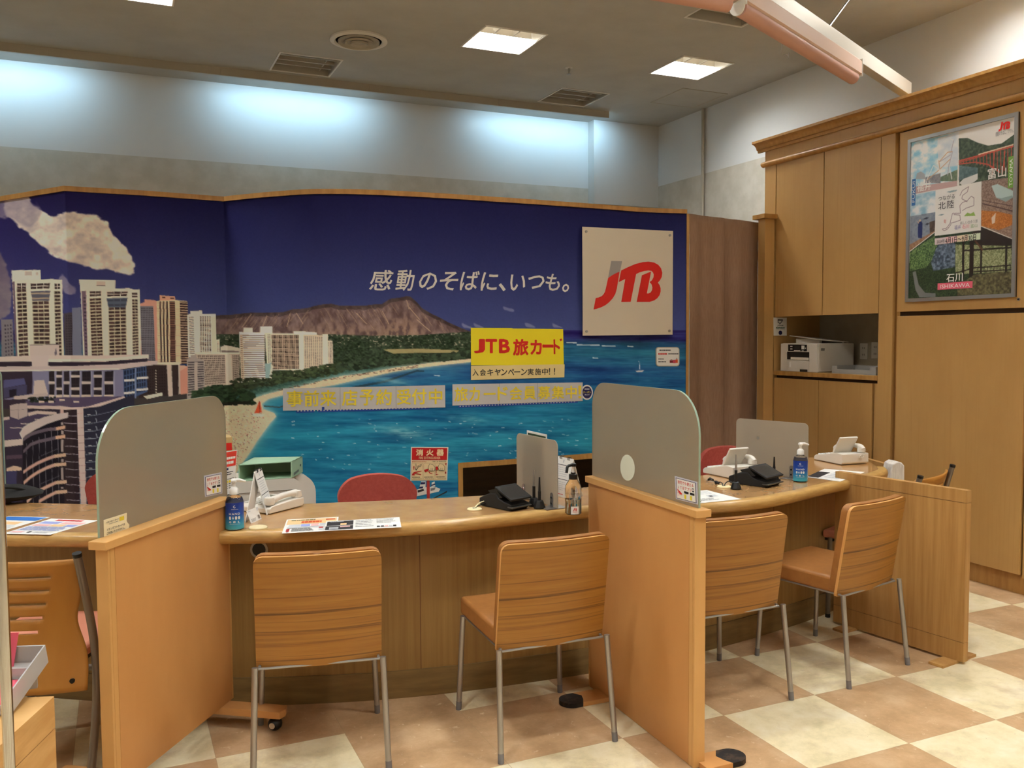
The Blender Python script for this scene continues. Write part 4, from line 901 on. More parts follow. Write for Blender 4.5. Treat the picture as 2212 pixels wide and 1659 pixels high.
strip([(977, 830), (1258, 826), (1258, 866), (977, 876)], (1078, 1160), [('旅', 981, 1010), ('カ', 1013, 1036), ('ー', 1044, 1070), ('ド', 1074, 1096), ('会', 1100, 1127), ('員', 1130, 1157), ('募', 1161, 1188), ('集', 1191, 1218), ('中', 1221, 1245), ('！', 1248, 1255)],
      lambda x: 836.5-(x-981)*.014, lambda x: 867.5-(x-981)*.025, 'grey paper banner with yellow letters next to the round navy sticker', [(990, 872), (1248, 864), (1248, 870), (990, 881)])
# round sticker and rounded notice
px = [(1254, 831), (1281, 831), (1281, 864), (1254, 864)]; q = mquad(px, .003); t = thing('round_sticker', 'round navy sticker with white rim at the end of the grey banner', 'sticker', q(.5, 1))
b = MB(); b.extr([q(.5+.47*math.cos(k*math.pi/18), .5+.49*math.sin(k*math.pi/18)) for k in range(36)], q.n*-.002, M_paperw); b.build('disc', t)
p = Print(q); p.ell(.5, .5, .38, .40, M_navy); p.text('クーポン', .18, .42, .82, .56, M_ytxt, .02); p.text('使えます', .3, .6, .7, .7, M_paperw, .02); p.lines(.3, .25, .7, .36, 1, M_paperw, .6); p.build('printing', t)
px = [(1416, 749.5), (1467.5, 749.5), (1467.5, 791.5), (1416.5, 791.5)]; q = mquad(px, .003); t = thing('notice_board', 'small rounded white notice with drawn red suitcases', 'notice', q(.5, 1))
def rr_pts(r=.13, a=1.2, e=0):
    o = []
    for cx_, cy_, s in ((1-r, r*a, -90), (1-r, 1-r*a, 0), (r, 1-r*a, 90), (r, r*a, 180)):
        for k in range(7): th = R(s+15*k); o.append((cx_+(r-e)*math.cos(th), cy_+(r-e)*a*math.sin(th)))
    return o
b = MB(); b.extr([q(*w) for w in rr_pts()], q.n*-.004, M_grey); b.build('board', t)
p = Print(q); p.poly(rr_pts(.13, 1.2, .035), M_paperw); p.lines(.15, .14, .78, .2, 1, M_ink, .9, 2, 9); p.lines(.1, .32, .5, .4, 1, M_red, .9, 3, 7); p.lines(.52, .33, .98, .39, 1, M_ink, .8, 4, 8)
p.lines(.1, .6, .35, .66, 1, M_ink, .7, 4, 3); p.lines(.1, .74, .48, .8, 1, M_ink, .7, 5, 4)
M_wine, M_or = mat('print_wine', (120, 20, 30), .5), mat('print_orange', (206, 80, 30), .5)
p.rect(.58, .68, .72, .82, M_wine); p.rect(.71, .66, .83, .83, mat('print_rose', (190, 60, 80), .5)); p.rect(.83, .64, .92, .82, M_or); p.rect(.85, .56, .9, .58, M_wine); p.rect(.85, .56, .86, .64, M_wine); p.rect(.89, .56, .9, .64, M_wine); p.rect(.61, .64, .69, .66, M_wine); p.build('printing', t)
# small aeroplane sticker low on the wall
px = [(884, 1038), (968, 1038), (968, 1078), (884, 1078)]; q = mquad(px, .002); t = thing('aeroplane_sticker', 'white and navy aeroplane sticker on the mural below the extinguisher sign', 'sticker', q(.5, 1))
p = Print(q); f = lambda x, y: ((x-170)/(980), (y-1040)/(475))
pl = lambda pts, m: p.poly([f(*w) for w in pts], m)
pl([(190, 1385), (240, 1330), (300, 1290), (560, 1210), (800, 1195), (950, 1250), (910, 1320), (700, 1370), (500, 1410), (280, 1460), (310, 1420), (360, 1400), (260, 1340)], M_paperw)
pl([(460, 1060), (580, 1060), (570, 1240), (410, 1260)], M_paperw); pl([(455, 1080), (570, 1080), (560, 1130), (445, 1140)], M_navy); pl([(420, 1200), (520, 1190), (500, 1240), (405, 1250)], M_navy)
pl([(730, 1090), (800, 1060), (820, 1180), (720, 1200)], M_paperw); pl([(715, 1150), (815, 1110), (820, 1150), (715, 1180)], M_navy); pl([(370, 1290), (520, 1250), (540, 1300), (380, 1350)], M_ink); pl([(700, 1240), (830, 1210), (800, 1280), (700, 1310)], mat('print_grey', (120, 118, 120), .6)); pl([(760, 1490), (1120, 1300), (1110, 1340), (800, 1500)], M_ink)
p.build('printing', t)
# ------------------------------------------------------------------ framed tourism poster on the cabinet
PC = [(1961.8, 302.4), (2200.6, 240.8), (2193, 641.5), (1955.4, 652.6)]
q = Quad(*[onx(x, y, XC-.012) for x, y in PC]); t = thing('framed_poster', 'travel poster in thin silver frame on the oak cabinet wall', 'poster', q(.5, 1))
MB().slab(q.corners(-.006), .006, M_dark).build('backing', t)
b = MB(); fu, fv = .03, .021
for a, c in (((0, 0), (1, fv)), ((0, 1-fv), (1, 1)), ((0, fv), (fu, 1-fv)), ((1-fu, fv), (1, 1-fv))):
    b.extr([q(a[0], a[1], -.004), q(c[0], a[1], -.004), q(c[0], c[1], -.004), q(a[0], c[1], -.004)], q.n*.008, M_steel)
b.build('frame', t, bevel=.001)
qi = Quad(q(fu, fv, -.004), q(1-fu, fv, -.004), q(1-fu, 1-fv, -.004), q(fu, 1-fv, -.004))
def cu(X, Y):
    u = v = .5
    for _ in range(6):
        l, r = 165-23*v, 998-23*v; u = (X-l)/(r-l); tp, bt = 305-205*u, 1540-32*u; v = (Y-tp)/(bt-tp)
    return u, v
PW, PH = 270, 380
pt = Paint(0, 0, PW, PH, 2); X, Y = np.meshgrid(pt.X, pt.Y)
cp = lambda pts: [(cu(*w)[0]*PW, cu(*w)[1]*PH) for w in pts]
pl = lambda pts, c, al=1: pt.poly(cp(pts), c, al)
na, nb_, nc = fbm(pt.H, pt.W, 40, 30, 5, 21)[..., None], fbm(pt.H, pt.W, 9, 9, 4, 22)[..., None], fbm(pt.H, pt.W, 4, 4, 3, 23)[..., None]
def area(pts, c1, c2, n, k=1.6):
    m = pt.mask(cp(pts))[0][..., None]; f = np.clip((n-.5)*k+.5, 0, 1); pt.a = np.where(m, (np.array(c1)*(1-f)+np.array(c2)*f)/255, pt.a)
pt.a[:] = np.array([236, 228, 220])/255
area([(165, 305), (570, 215), (560, 640), (140, 740)], (150, 204, 224), (244, 240, 236), na, 3.2)
area([(395, 265), (570, 215), (568, 480), (400, 500)], (206, 214, 224), (244, 240, 236), na, 2)
pl([(205, 590), (215, 545), (250, 528), (285, 550), (290, 590)], (170, 172, 178)); area([(400, 580), (480, 545), (565, 510), (560, 605), (400, 605)], (90, 110, 90), (130, 140, 110), nb_); area([(290, 575), (420, 540), (420, 620), (290, 620)], (120, 118, 124), (160, 156, 156), nb_)
pl([(200, 650), (560, 600), (560, 645), (150, 735)], (200, 164, 160))
for a, c, k in (((500, 270), (530, 280), 0), ((530, 280), (505, 380), 1), ((410, 450), (480, 375), 2), ((480, 375), (520, 370), 2), ((520, 370), (490, 480), 1), ((405, 440), (415, 510), 2), ((415, 510), (500, 430), 2), ((415, 510), (300, 600), 2), ((300, 600), (360, 480), 0), ((490, 470), (515, 590), 0), ((490, 470), (480, 560), 1), ((360, 480), (420, 520), 0), ((415, 450), (505, 395), 1)):
    (x0, y0), (x1, y1_) = cp([a])[0], cp([c])[0]; pt.line(x0, y0, x1, y1_, 2.2, [(236, 232, 230), (190, 180, 190), (214, 170, 130)][k], .9)
area([(570, 265), (640, 262), (720, 300), (800, 325), (900, 310), (992, 240), (985, 600), (750, 625), (575, 640)], (44, 56, 44), (92, 104, 80), nb_)
pl([(575, 620), (620, 575), (720, 540), (720, 590), (690, 615), (600, 640)], (226, 222, 218)); area([(575, 480), (720, 500), (720, 545), (600, 590), (570, 600)], (70, 92, 96), (110, 130, 130), nb_)
def ln(a, c, w, col): (x0, y0), (x1, y1_) = cp([a])[0], cp([c])[0]; pt.line(x0, y0, x1, y1_, w, col)
RB = (196, 78, 60)
for a, c, w in (((570, 445), (985, 335), 2.6), ((570, 470), (700, 455), 2), ((700, 455), (800, 475), 2.2), ((800, 475), (890, 540), 2.4), ((570, 458), (780, 400), 1.6)): ln(a, c, w, RB)
for x in range(580, 985, 26): ln((x, 440-(x-570)*.26), (x+3, min(462+max(0, (x-680))*.28, 540)), 1.3, RB)
for x in (850, 925): ln((x, 370), (x-20, 560), 1.6, RB)
ln((725, 395), (985, 322), 2.6, (226, 190, 160))
area([(750, 605), (985, 580), (980, 1075), (745, 965)], (120, 96, 84), (176, 150, 136), nc); area([(748, 840), (870, 850), (978, 880), (978, 960), (880, 1000), (748, 965)], (160, 92, 40), (214, 140, 70), nc)
pl([(825, 645), (870, 632), (985, 690), (985, 740), (930, 775), (860, 740)], (190, 210, 208)); pl([(860, 740), (930, 775), (985, 740), (975, 725), (900, 745)], (150, 170, 170)); ln((755, 785), (980, 850), 2.4, (84, 60, 60)); ln((755, 760), (980, 810), 1.4, (84, 60, 60)); pl([(825, 900), (858, 860), (850, 940), (830, 950)], (226, 206, 190))
area([(150, 715), (378, 680), (376, 860), (158, 885)], (150, 190, 208), (236, 234, 234), na, 3); area([(155, 885), (378, 850), (372, 1010), (150, 1165)], (120, 130, 146), (150, 156, 166), nb_)
pl([(262, 910), (300, 890), (325, 895), (300, 908)], (60, 64, 80)); pl([(290, 950), (305, 935), (325, 940), (310, 955)], (60, 60, 70)); area([(325, 930), (375, 915), (372, 1010), (330, 1020)], (70, 56, 50), (110, 90, 76), nb_); area([(150, 1110), (370, 1000), (370, 1012), (152, 1165)], (140, 100, 76), (176, 134, 104), nb_)
pl([(228, 935), (250, 915), (266, 940), (264, 1010), (262, 1060), (226, 1055), (224, 990)], (40, 48, 96)); pl([(232, 915), (246, 906), (254, 920), (240, 930)], (210, 180, 150)); ln((222, 925), (234, 940), 2, (216, 176, 150))
area([(150, 1165), (375, 1010), (745, 965), (980, 1070), (975, 1508), (142, 1540)], (26, 40, 28), (66, 86, 52), nc, 2); area([(150, 1170), (370, 1040), (410, 1150), (300, 1290), (155, 1320)], (40, 66, 36), (130, 156, 96), nc, 2)
area([(400, 1100), (545, 1090), (540, 1290), (360, 1320), (340, 1250)], (44, 56, 70), (126, 140, 160), nb_, 1.8); pl([(745, 965), (980, 1070), (980, 1120), (760, 1150), (700, 1100), (620, 1060)], (48, 36, 30)); area([(545, 1110), (970, 1130), (975, 1330), (545, 1350)], (90, 100, 60), (190, 190, 150), nc, 1.6)
for x, w in ((610, 6), (675, 11), (750, 5), (935, 5)): ln((x, 1060+(x-600)*.1), (x-5, 1390), w, (44, 32, 26))
ln((600, 1160), (980, 1140), 4, (44, 32, 26)); ln((690, 1300), (970, 1280), 3, (44, 32, 26)); ln((690, 1330), (970, 1318), 3, (44, 32, 26)); ln((540, 1340), (690, 1300), 3, (44, 32, 26)); area([(560, 1440), (700, 1350), (970, 1330), (975, 1508), (560, 1520)], (60, 54, 38), (130, 122, 84), nb_); ln((700, 1080), (760, 1160), 4, (96, 64, 44))
for x in range(700, 970, 24): ln((x, 1285), (x-1, 1330), 1.2, (44, 32, 26))
pl([(178, 1330), (205, 1320), (232, 1430), (290, 1495), (380, 1500), (380, 1530), (240, 1530), (205, 1470)], (120, 122, 120))
for a, c in (((150, 1165), (372, 1010)), ((745, 965), (980, 1072)), ((568, 262), (560, 640)), ((150, 720), (380, 676))): ln(a, c, 1.5, (236, 232, 226))
pl([(380, 675), (750, 608), (745, 998), (372, 1040)], (240, 234, 228))
for a in ([(580, 720), (600, 680), (650, 648), (640, 690), (600, 720), (596, 745), (640, 770)], [(600, 840), (630, 820), (690, 800), (692, 740), (670, 725), (640, 760), (600, 775), (580, 800), (585, 860), (520, 860), (500, 940), (540, 930), (585, 915), (580, 875), (530, 870)], [(500, 940), (470, 980), (436, 985), (450, 1000), (480, 985), (510, 945)]):
    for u, v in zip(a[:-1], a[1:]): ln(u, v, 1.6, (150, 120, 130))
pl([(612, 885), (640, 855), (665, 865), (690, 850), (704, 882)], (150, 180, 90)); pl([(470, 690), (510, 680), (560, 672), (550, 684), (500, 696)], (140, 160, 166)); pl([(398, 875), (430, 866), (455, 866), (430, 878)], (140, 160, 166))
for i in range(24):
    f = i/24; a = 372+(740-372)*f; c = [(226, 206, 206), (246, 200, 196), (244, 220, 190), (222, 232, 200)][min(3, int(f*4))]; pl([(a, 1062-42*f), (a+16, 1060-42*f), (a+16, 1110-42*f), (a, 1112-42*f)], c)
painted_quad('poster_picture', qi, 270, 380, pt, painted_mat('poster_print', .3, .45), t, .0006); del pt
p = Print(qi); p.d = .0012; M_pw_ = mat('poster_white', (240, 236, 230), .4)
def ct(s, a, b_, c, d_, m, **k):
    u0, v0 = cu(a, (b_+d_)/2)[0], cu((a+c)/2, b_)[1]; u1, v1 = cu(c, (b_+d_)/2)[0], cu((a+c)/2, d_)[1]; p.text(s, u0, v0, u1, v1, m, **k)
def cr_(a, b_, c, d_, m):
    u0, v0 = cu(a, (b_+d_)/2)[0], cu((a+c)/2, b_)[1]; u1, v1 = cu(c, (b_+d_)/2)[0], cu((a+c)/2, d_)[1]; p.rect(u0, v0, u1, v1, m)
cr_(170, 590, 204, 800, mat('poster_blue', (60, 110, 170), .4)); ct('FUKUI', 176, 610, 198, 775, M_pw_, rot=-1); cr_(948, 415, 988, 665, mat('poster_green', (120, 166, 70), .4)); ct('TOYAMA', 957, 435, 980, 650, M_pw_, rot=-1)
cr_(398, 1412, 682, 1466, mat('poster_pink', (222, 96, 116), .4)); ct('ISHIKAWA', 420, 1424, 660, 1456, M_pw_)
ct('福井', 218, 610, 340, 684, M_pw_, bold=.01); ct('富山', 798, 495, 935, 585, M_pw_, bold=.01); ct('石川', 472, 1342, 605, 1408, M_pw_, bold=.01)
ct('つながる', 404, 715, 540, 752, M_ink); ct('北陸', 404, 762, 534, 824, M_ink, space=1.2); ct('新しい出会う旅', 585, 918, 722, 944, mat('print_grey', (120, 118, 120), .6))
ct('福井', 538, 955, 590, 990, mat('poster_mauve', (140, 130, 170), .4)); ct('石川', 602, 950, 655, 982, mat('poster_pink', (222, 96, 116), .4)); ct('富山', 668, 946, 720, 976, mat('poster_sage', (150, 180, 130), .4))
ct('2024年', 392, 1068, 458, 1098, M_ink); ct('4月1日〜9月30日', 464, 1042, 710, 1092, M_ink, bold=.01); ct('旬', 450, 908, 470, 940, M_red)
def small(x, y): X_, Y_ = 878+(x-232)*.0905, 218-(1203-y)*.11-(x-232)*.012; return cu(X_, Y_)
logo(p, small, M_lred, M_lred); ct('感動のそばに、いつも。', 858, 205, 988, 240, mat('print_grey', (120, 118, 120), .6)); p.build('lettering', t)
# ------------------------------------------------------------------ long curved service counter
ZT = .76
M_top = grain('counter_burl_veneer', (196, 150, 98), (168, 122, 74), (9, 9, 9), .16, 6, .25, .78, coat=.35)
M_edge = grain('counter_oak_edge', (206, 164, 98), (178, 136, 74), (14, 14, 110), .3, 5, .3, .7, coat=.2)
M_front = grain('counter_front_oak', (152, 116, 62), (134, 98, 48), (50, 50, 1.5), .5, 5, .3, .7)
M_kick = grain('counter_kick_oak', (132, 104, 60), (112, 86, 46), (4, 4, 30), .45)
fr = [(-1.6, 4.46), (-1.0, 4.10)]+[onz(x, y, ZT).xy[:] for x, y in ((0, 1155), (100, 1156), (210, 1156.5), (350, 1153), (501, 1149.5), (612, 1147), (750, 1140), (880, 1132.5), (1000, 1123.5), (1150, 1108), (1266, 1097), (1400, 1091), (1534, 1087.5), (1640, 1078), (1720, 1064.5), (1800, 1045.5), (1880, 1028), (1917, 1016), (1914, 1008))]
bk = [(4.02, 3.86), (3.92, 3.99), (3.7, 4.06)]+[onz(x, y, ZT).xy[:] for x, y in ((1640, 1005), (1520, 1026.5))]+[(2.1, 3.72)]+[onz(x, y, ZT).xy[:] for x, y in ((1052, 1070), (980, 1074), (888, 1079), (662, 1088), (450, 1090), (218, 1090), (100, 1087), (0, 1084))]+[(-1.0, 4.75), (-1.6, 5.1)]
FR = [Vector((*p, 0)) for p in spline(fr, 4)]; BK = [Vector((*p, 0)) for p in bk]
loop = FR+BK
def nrm(P, i, closed=False):
    n = len(P); a, c = (P[(i-1) % n], P[(i+1) % n]) if closed else (P[max(i-1, 0)], P[min(i+1, n-1)])
    d = (c-a).normalized(); return Vector((-d.y, d.x, 0))          # inwards for the front edge
t = thing('service_counter', 'long curved oak service counter with glossy burl worktop', 'counter', (1.5, 3.7, 0))
inn = [nrm(FR, i) for i in range(len(FR))]
prof = [(.05, 0), (.014, 0), (.004, -.006), (0, -.022), (.004, -.04), (.016, -.05), (.05, -.052)]
V = [FR[i]+inn[i]*o+Vector((0, 0, ZT+z)) for o, z in prof for i in range(len(FR))]; n = len(FR)
b = MB(); b.add(V, [(j*n+i, j*n+i+1, (j+1)*n+i+1, (j+1)*n+i) for j in range(len(prof)-1) for i in range(n-1)], M_edge); b.build('rounded_edge', t, smooth=True, angle=60)
b = MB(); b.extr([FR[i]+inn[i]*.05+Vector((0, 0, ZT-.05)) for i in range(n)]+[p+Vector((0, 0, ZT-.05)) for p in BK], (0, 0, .0499), M_top); b.build('worktop', t)
KK = [Vector((*p, 0)) for p in spline([(-1.5, 4.8), (-1.0, 4.5), (-.45, 4.17), (0, 3.87), (.398, 3.655), (.85, 3.49), (1.29, 3.397), (1.857, 3.345), (2.2, 3.335), (2.522, 3.355), (2.902, 3.412), (3.361, 3.515), (3.62, 3.62), (3.78, 3.78)], 4)]
kn = [nrm(KK, i) for i in range(len(KK))]
def wall_strip(m, o0, o1, z0, z1, name, skip=()):
    b = MB()
    for i in range(len(KK)-1):
        a0, a1, c1, c0 = KK[i]+kn[i]*o0, KK[i+1]+kn[i+1]*o0, KK[i+1]+kn[i+1]*o1, KK[i]+kn[i]*o1; z = Vector((0, 0, z0))
        b.extr([a0+z, a1+z, c1+z, c0+z], (0, 0, z1-z0), m)
    b.build(name, t)
wall_strip(M_front, .008, .035, .115, ZT-.05, 'front_panel'); wall_strip(M_kick, 0, .035, 0, .115, 'kick_board')
def kp(px, py0, py1):                                             # point on the front panel under a picture column
    d = ray(px, (py0+py1)/2); best = None
    for i in range(len(KK)-1):
        a, e = KK[i]+kn[i]*.008, (KK[i+1]+kn[i+1]*.008)-(KK[i]+kn[i]*.008); den = d[0]*e.y-d[1]*e.x
        tt = (a.x*e.y-a.y*e.x)/den; s_ = (a.x*d[1]-a.y*d[0])/den
        if 0 <= s_ <= 1: best = (a+e*s_, kn[i])
    return best
for px in (908, 1669):
    P_, n_ = kp(px, 1180, 1440); d_ = Vector((n_.y, -n_.x, 0)); b = MB()
    b.extr([P_-n_*.001-d_*.0018+Vector((0, 0, .115)), P_-n_*.001+d_*.0018+Vector((0, 0, .115)), P_+n_*.004+d_*.0018+Vector((0, 0, .115)), P_+n_*.004-d_*.0018+Vector((0, 0, .115))], (0, 0, ZT-.17), M_line); b.build('panel_joint', t)
P_, n_ = kp(560, 1190, 1194); zg = topz(560, 1187, P_); b = MB()
b.tube([P_+Vector((0, 0, zg))-n_*.004, P_+Vector((0, 0, zg))+n_*.004], .036, M_grey, 24); b.tube([P_+Vector((0, 0, zg))-n_*.0045, P_+Vector((0, 0, zg))+n_*.002], .027, M_black, 24); b.build('cable_hole', t)
# ------------------------------------------------------------------ dividing partitions
M_fg = None
def frosted(name, c, rough=.32):
    m, nt, b = _new(name); L = nt.links.new; out = nt.nodes['Material Output']; nt.nodes.remove(b)
    rf = N(nt, 'ShaderNodeBsdfTransparent'); tl = N(nt, 'ShaderNodeBsdfTranslucent'); df = N(nt, 'ShaderNodeBsdfDiffuse'); gl = N(nt, 'ShaderNodeBsdfGlossy', Roughness=.35)
    rr_ = N(nt, 'ShaderNodeBsdfRefraction', Roughness=rough, IOR=1.05)
    for n_, k in ((tl, 1), (df, 1)): n_.inputs['Color'].default_value = (*lin(c), 1)
    rr_.inputs['Color'].default_value = (*lin((226, 224, 214)), 1)
    m1 = N(nt, 'ShaderNodeMixShader', Fac=.5); L(tl.outputs[0], m1.inputs[1]); L(df.outputs[0], m1.inputs[2])
    m2 = N(nt, 'ShaderNodeMixShader', Fac=.40); L(m1.outputs[0], m2.inputs[1]); L(rr_.outputs[0], m2.inputs[2])
    m3 = N(nt, 'ShaderNodeMixShader', Fac=.05); L(m2.outputs[0], m3.inputs[1]); L(gl.outputs[0], m3.inputs[2]); L(m3.outputs[0], out.inputs['Surface'])
    MATS[name] = m; return m
M_fg = frosted('frosted_glass', (206, 192, 168)); M_fa = frosted('frosted_acrylic', (226, 214, 194), .5)
M_ge = mat('glass_edge_green', (150, 170, 150), .2)
def rounded_sheet(p0, p1, z0, z1, r0, r1, th, m, name, parent, me=None):
    """upright sheet on the line p0-p1, rounded upper corners r0 (at p0) and r1"""
    p0, p1 = Vector((*p0[:2], 0)), Vector((*p1[:2], 0)); L = (p1-p0).length; d = (p1-p0)/L; nn = Vector((-d.y, d.x, 0))
    o = [(0, z0), (L, z0)]+[(L-r1+r1*math.cos(R(9*k)), z1-r1+r1*math.sin(R(9*k))) for k in range(11)]+[(r0+r0*math.cos(R(90+9*k)), z1-r0+r0*math.sin(R(90+9*k))) for k in range(11)]
    b = MB(); b.extr([p0+d*x-nn*th/2+Vector((0, 0, z)) for x, z in o], nn*th, me or m, m); return b.build(name, parent)
def partition(name, label, nr, far, hr, zb, th, rw, glass=None):
    """nr, far: ground points of the panel's middle line; hr: top of rail"""
    nr, far = Vector((*nr, 0)), Vector((*far, 0)); d = (far-nr).normalized(); s_ = Vector((d.y, -d.x, 0))
    t = thing(name, label, 'partition', (nr+far)/2, 0)
    def bx(nm, a, c, w, z0, z1, m, bev=0):
        b = MB(); A_, C_ = nr+d*a, far+d*c; b.extr([A_-s_*w/2+Vector((0, 0, z0)), A_+s_*w/2+Vector((0, 0, z0)), C_+s_*w/2+Vector((0, 0, z0)), C_-s_*w/2+Vector((0, 0, z0))], (0, 0, z1-z0), m); return b.build(nm, t, bevel=bev)
    bx('core', .034, -.012, th, zb, hr-.026, M_beech); bx('end_post', 0, 0, th+.001, zb, hr-.026, M_beeche) if False else None
    b = MB(); A_ = nr
    for w0, a0, a1, m in ((th/2, 0, .010, M_beeche), (th/2, .0115, .0325, M_beeche)):
        b.extr([A_+d*a0-s_*w0+Vector((0, 0, zb)), A_+d*a0+s_*w0+Vector((0, 0, zb)), A_+d*a1+s_*w0+Vector((0, 0, zb)), A_+d*a1-s_*w0+Vector((0, 0, zb))], (0, 0, hr-.026-zb), m)
    b.extr([A_+d*.009-s_*(th/2-.002)+Vector((0, 0, zb)), A_+d*.009+s_*(th/2-.002)+Vector((0, 0, zb)), A_+d*.036+s_*(th/2-.002)+Vector((0, 0, zb)), A_+d*.036-s_*(th/2-.002)+Vector((0, 0, zb))], (0, 0, hr-.027-zb), M_line)
    b.build('edge_strip', t)
    b = MB(); b.extr([far-d*.0105-s_*th/2+Vector((0, 0, zb)), far-d*.0105+s_*th/2+Vector((0, 0, zb)), far+s_*th/2+Vector((0, 0, zb)), far-s_*th/2+Vector((0, 0, zb))], (0, 0, hr-.026-zb), M_beeche); b.build('edge_strip', t)
    bx('top_rail', -.02, .015, rw, hr-.026, hr, M_beeche, .002)
    return t, d, s_
# left partition, set at an angle
HR1 = .88
a_l, a_r, f_r = onz(195, 1170.5, HR1), onz(229, 1171.8, HR1), onz(503.5, 1073, HR1)
d = (Vector((f_r.x, f_r.y, 0))-Vector((a_r.x, a_r.y, 0))).normalized(); s_ = Vector((d.y, -d.x, 0)); rw1 = .062
near1 = Vector((a_r.x, a_r.y, 0))-s_*rw1/2+d*.02; far1 = Vector((f_r.x, f_r.y, 0))-s_*rw1/2-d*.015
T1, d1, s1 = partition('glass_partition', 'left oak partition with frosted glass top and a yellow-square card', near1.xy, far1.xy, HR1, .085, .042, rw1)
g0 = onz(224, 1162.5, HR1); g1 = onz(481, 1066, HR1); g0.z = g1.z = 0; k_ = ((g0-near1).dot(s1)+(g1-near1).dot(s1))/2; g0 = near1+d1*((g0-near1).dot(d1))+s1*k_; g1 = near1+d1*((g1-near1).dot(d1))+s1*k_
zg1 = topz(400, 861, g0*.3+g1*.7)
rounded_sheet(g0, g1, HR1-.01, zg1, .17, .10, .008, M_fg, 'frosted_glass', T1, M_ge)
b = MB()                                                            # castor plank under the far end
c0 = near1+d1*((far1-near1).length-.06)
pl_ = [c0+s1*x+d1*y for x, y in ((-.26, -.035), (.26, -.035), (.27, 0), (.26, .035), (-.26, .035), (-.27, 0))]
b.extr([p+Vector((0, 0, .058)) for p in pl_], (0, 0, .027), M_beech); b.build('foot_board', T1, bevel=.003)
for e in (-.225, .225):
    c_ = c0+s1*e; b = MB(); b.tube([c_+Vector((0, 0, .03)), c_+Vector((0, 0, .06))], .007, M_steel, 10); b.lathe([(.003, .0), (.016, .004), (.025, .014), (.027, .025), (.025, .036), (.016, .046), (.003, .05)], c_, M_black, 20); b.tube([c_-d1*.028+Vector((0, 0, .026)), c_+d1*.028+Vector((0, 0, .026))], .012, M_chrome, 14); b.build('caster', T1, smooth=True)
c0n = near1+d1*.10; b = MB(); b.extr([c0n+s1*x+d1*y+Vector((0, 0, .058)) for x, y in ((-.26, -.035), (.26, -.035), (.26, .035), (-.26, .035))], (0, 0, .027), M_beech); b.build('foot_board', T1, bevel=.003)
for e in (-.225, .225):
    c_ = c0n+s1*e; b = MB(); b.lathe([(.003, .0), (.016, .004), (.025, .014), (.027, .025), (.025, .036), (.016, .046), (.003, .058)], c_, M_black, 20); b.build('caster', T1, smooth=True)
def on_glass(px, g0, d, s_, off=.006):                             # card on the side of a glass sheet that faces right
    nn = s_ if s_.dot(Vector((0, 0, 0))-g0) > 0 else -s_
    return Quad(*[onplane(x, y, g0+nn*off, nn) for x, y in px])
q = on_glass([(224, 1123.5), (274, 1108), (275.5, 1146), (225, 1164)], g0, d1, s1)
t = thing('payment_card_notice', 'cream card with small yellow square stuck on the left glass', 'notice', q(.5, 1))
b = MB(); nx_ = 12; V = []
edge = [1, 1, .99, .97, 1.02, 1.1, 1.06, .98]
ng_ = len(edge)
b.extr([q(0, 0)]+[q(edge[k], k/(ng_-1)) for k in range(ng_)]+[q(0, 1)], q.n*-.001, mat('cream_notice', (240, 226, 186), .5)); b.build('card', t)
p = Print(q); p.text('イオンギフトカード', .1, .12, .62, .24, M_ink, .01, .2); p.rect(.66, .1, .86, .32, mat('notice_yellow', (226, 200, 60), .5)); p.lines(.2, .28, .6, .33, 1, mat('print_grey', (120, 118, 120), .6)); p.text('イオンギフトカードは', .1, .5, .88, .64, M_ink, .01); p.text('ご利用いただけません。', .1, .7, .88, .85, M_ink, .01); p.build('printing', t)
def app_card(px, g0, d, s_, label):
    q = on_glass(px, g0, d, s_); t = thing('app_notice', label, 'notice', q(.5, 1), 0, 'app notices on the frosted glass')
    MB().slab(q.corners(), .001, mat('notice_sleeve', (206, 206, 214), .3)).build('sleeve', t)
    p = Print(q); p.rect(.05, .06, .95, .95, M_navy); p.rect(.075, .08, .925, .93, M_paperw); p.text('旅先でも使える', .14, .14, .84, .29, M_lred, .015); p.text('ＪＴＢアプリ', .14, .36, .74, .50, M_lred, .015); p.rect(.78, .34, .86, .5, M_ink); p.rect(.795, .37, .845, .45, M_paperw)
    for a in (.42, .68): p.rect(a, .55, a+.2, .65, M_ink); p.rect(a, .7, a+.08, .88, M_yel)
    for k in range(5): p.poly([(.1, .54+.07*k), (.14, .53+.07*k), (.34, .71), (.3, .73)], M_lred)
    p.build('printing', t)
app_card([(440.5, 1028), (479, 1020), (480, 1066), (443, 1074)], g0, d1, s1, 'small white app notice at the far end of the left glass')
# right partition
HR2 = .905
n_l, n_r, f_l = onz(1504.7, 1104, HR2), onz(1532.5, 1102, HR2), onz(1263.5, 1028, HR2)
rw2 = .062; near2 = Vector((n_l.x+rw2/2, n_l.y+.02, 0)); far2 = Vector((f_l.x+rw2/2, f_l.y-.015, 0))
T2, d2, s2 = partition('glass_partition', 'right oak partition with frosted glass top and a white disc decal', near2.xy, far2.xy, HR2, 0.002, .044, rw2)
h0 = onz(1511, 1098, HR2); h1 = onz(1281, 1027, HR2); h0.z = h1.z = 0; k_ = ((h0-near2).dot(s2)+(h1-near2).dot(s2))/2; h0 = near2+d2*((h0-near2).dot(d2))+s2*k_; h1 = near2+d2*((h1-near2).dot(d2))+s2*k_
zg2 = topz(1400, 833.5, h0*.45+h1*.55)
rounded_sheet(h0, h1, HR2-.01, zg2, .15, .10, .008, M_fg, 'frosted_glass', T2, M_ge)
qd = on_glass([(1340, 980), (1371, 985), (1371.5, 1040), (1340, 1037)], h0, d2, s2, .0055)
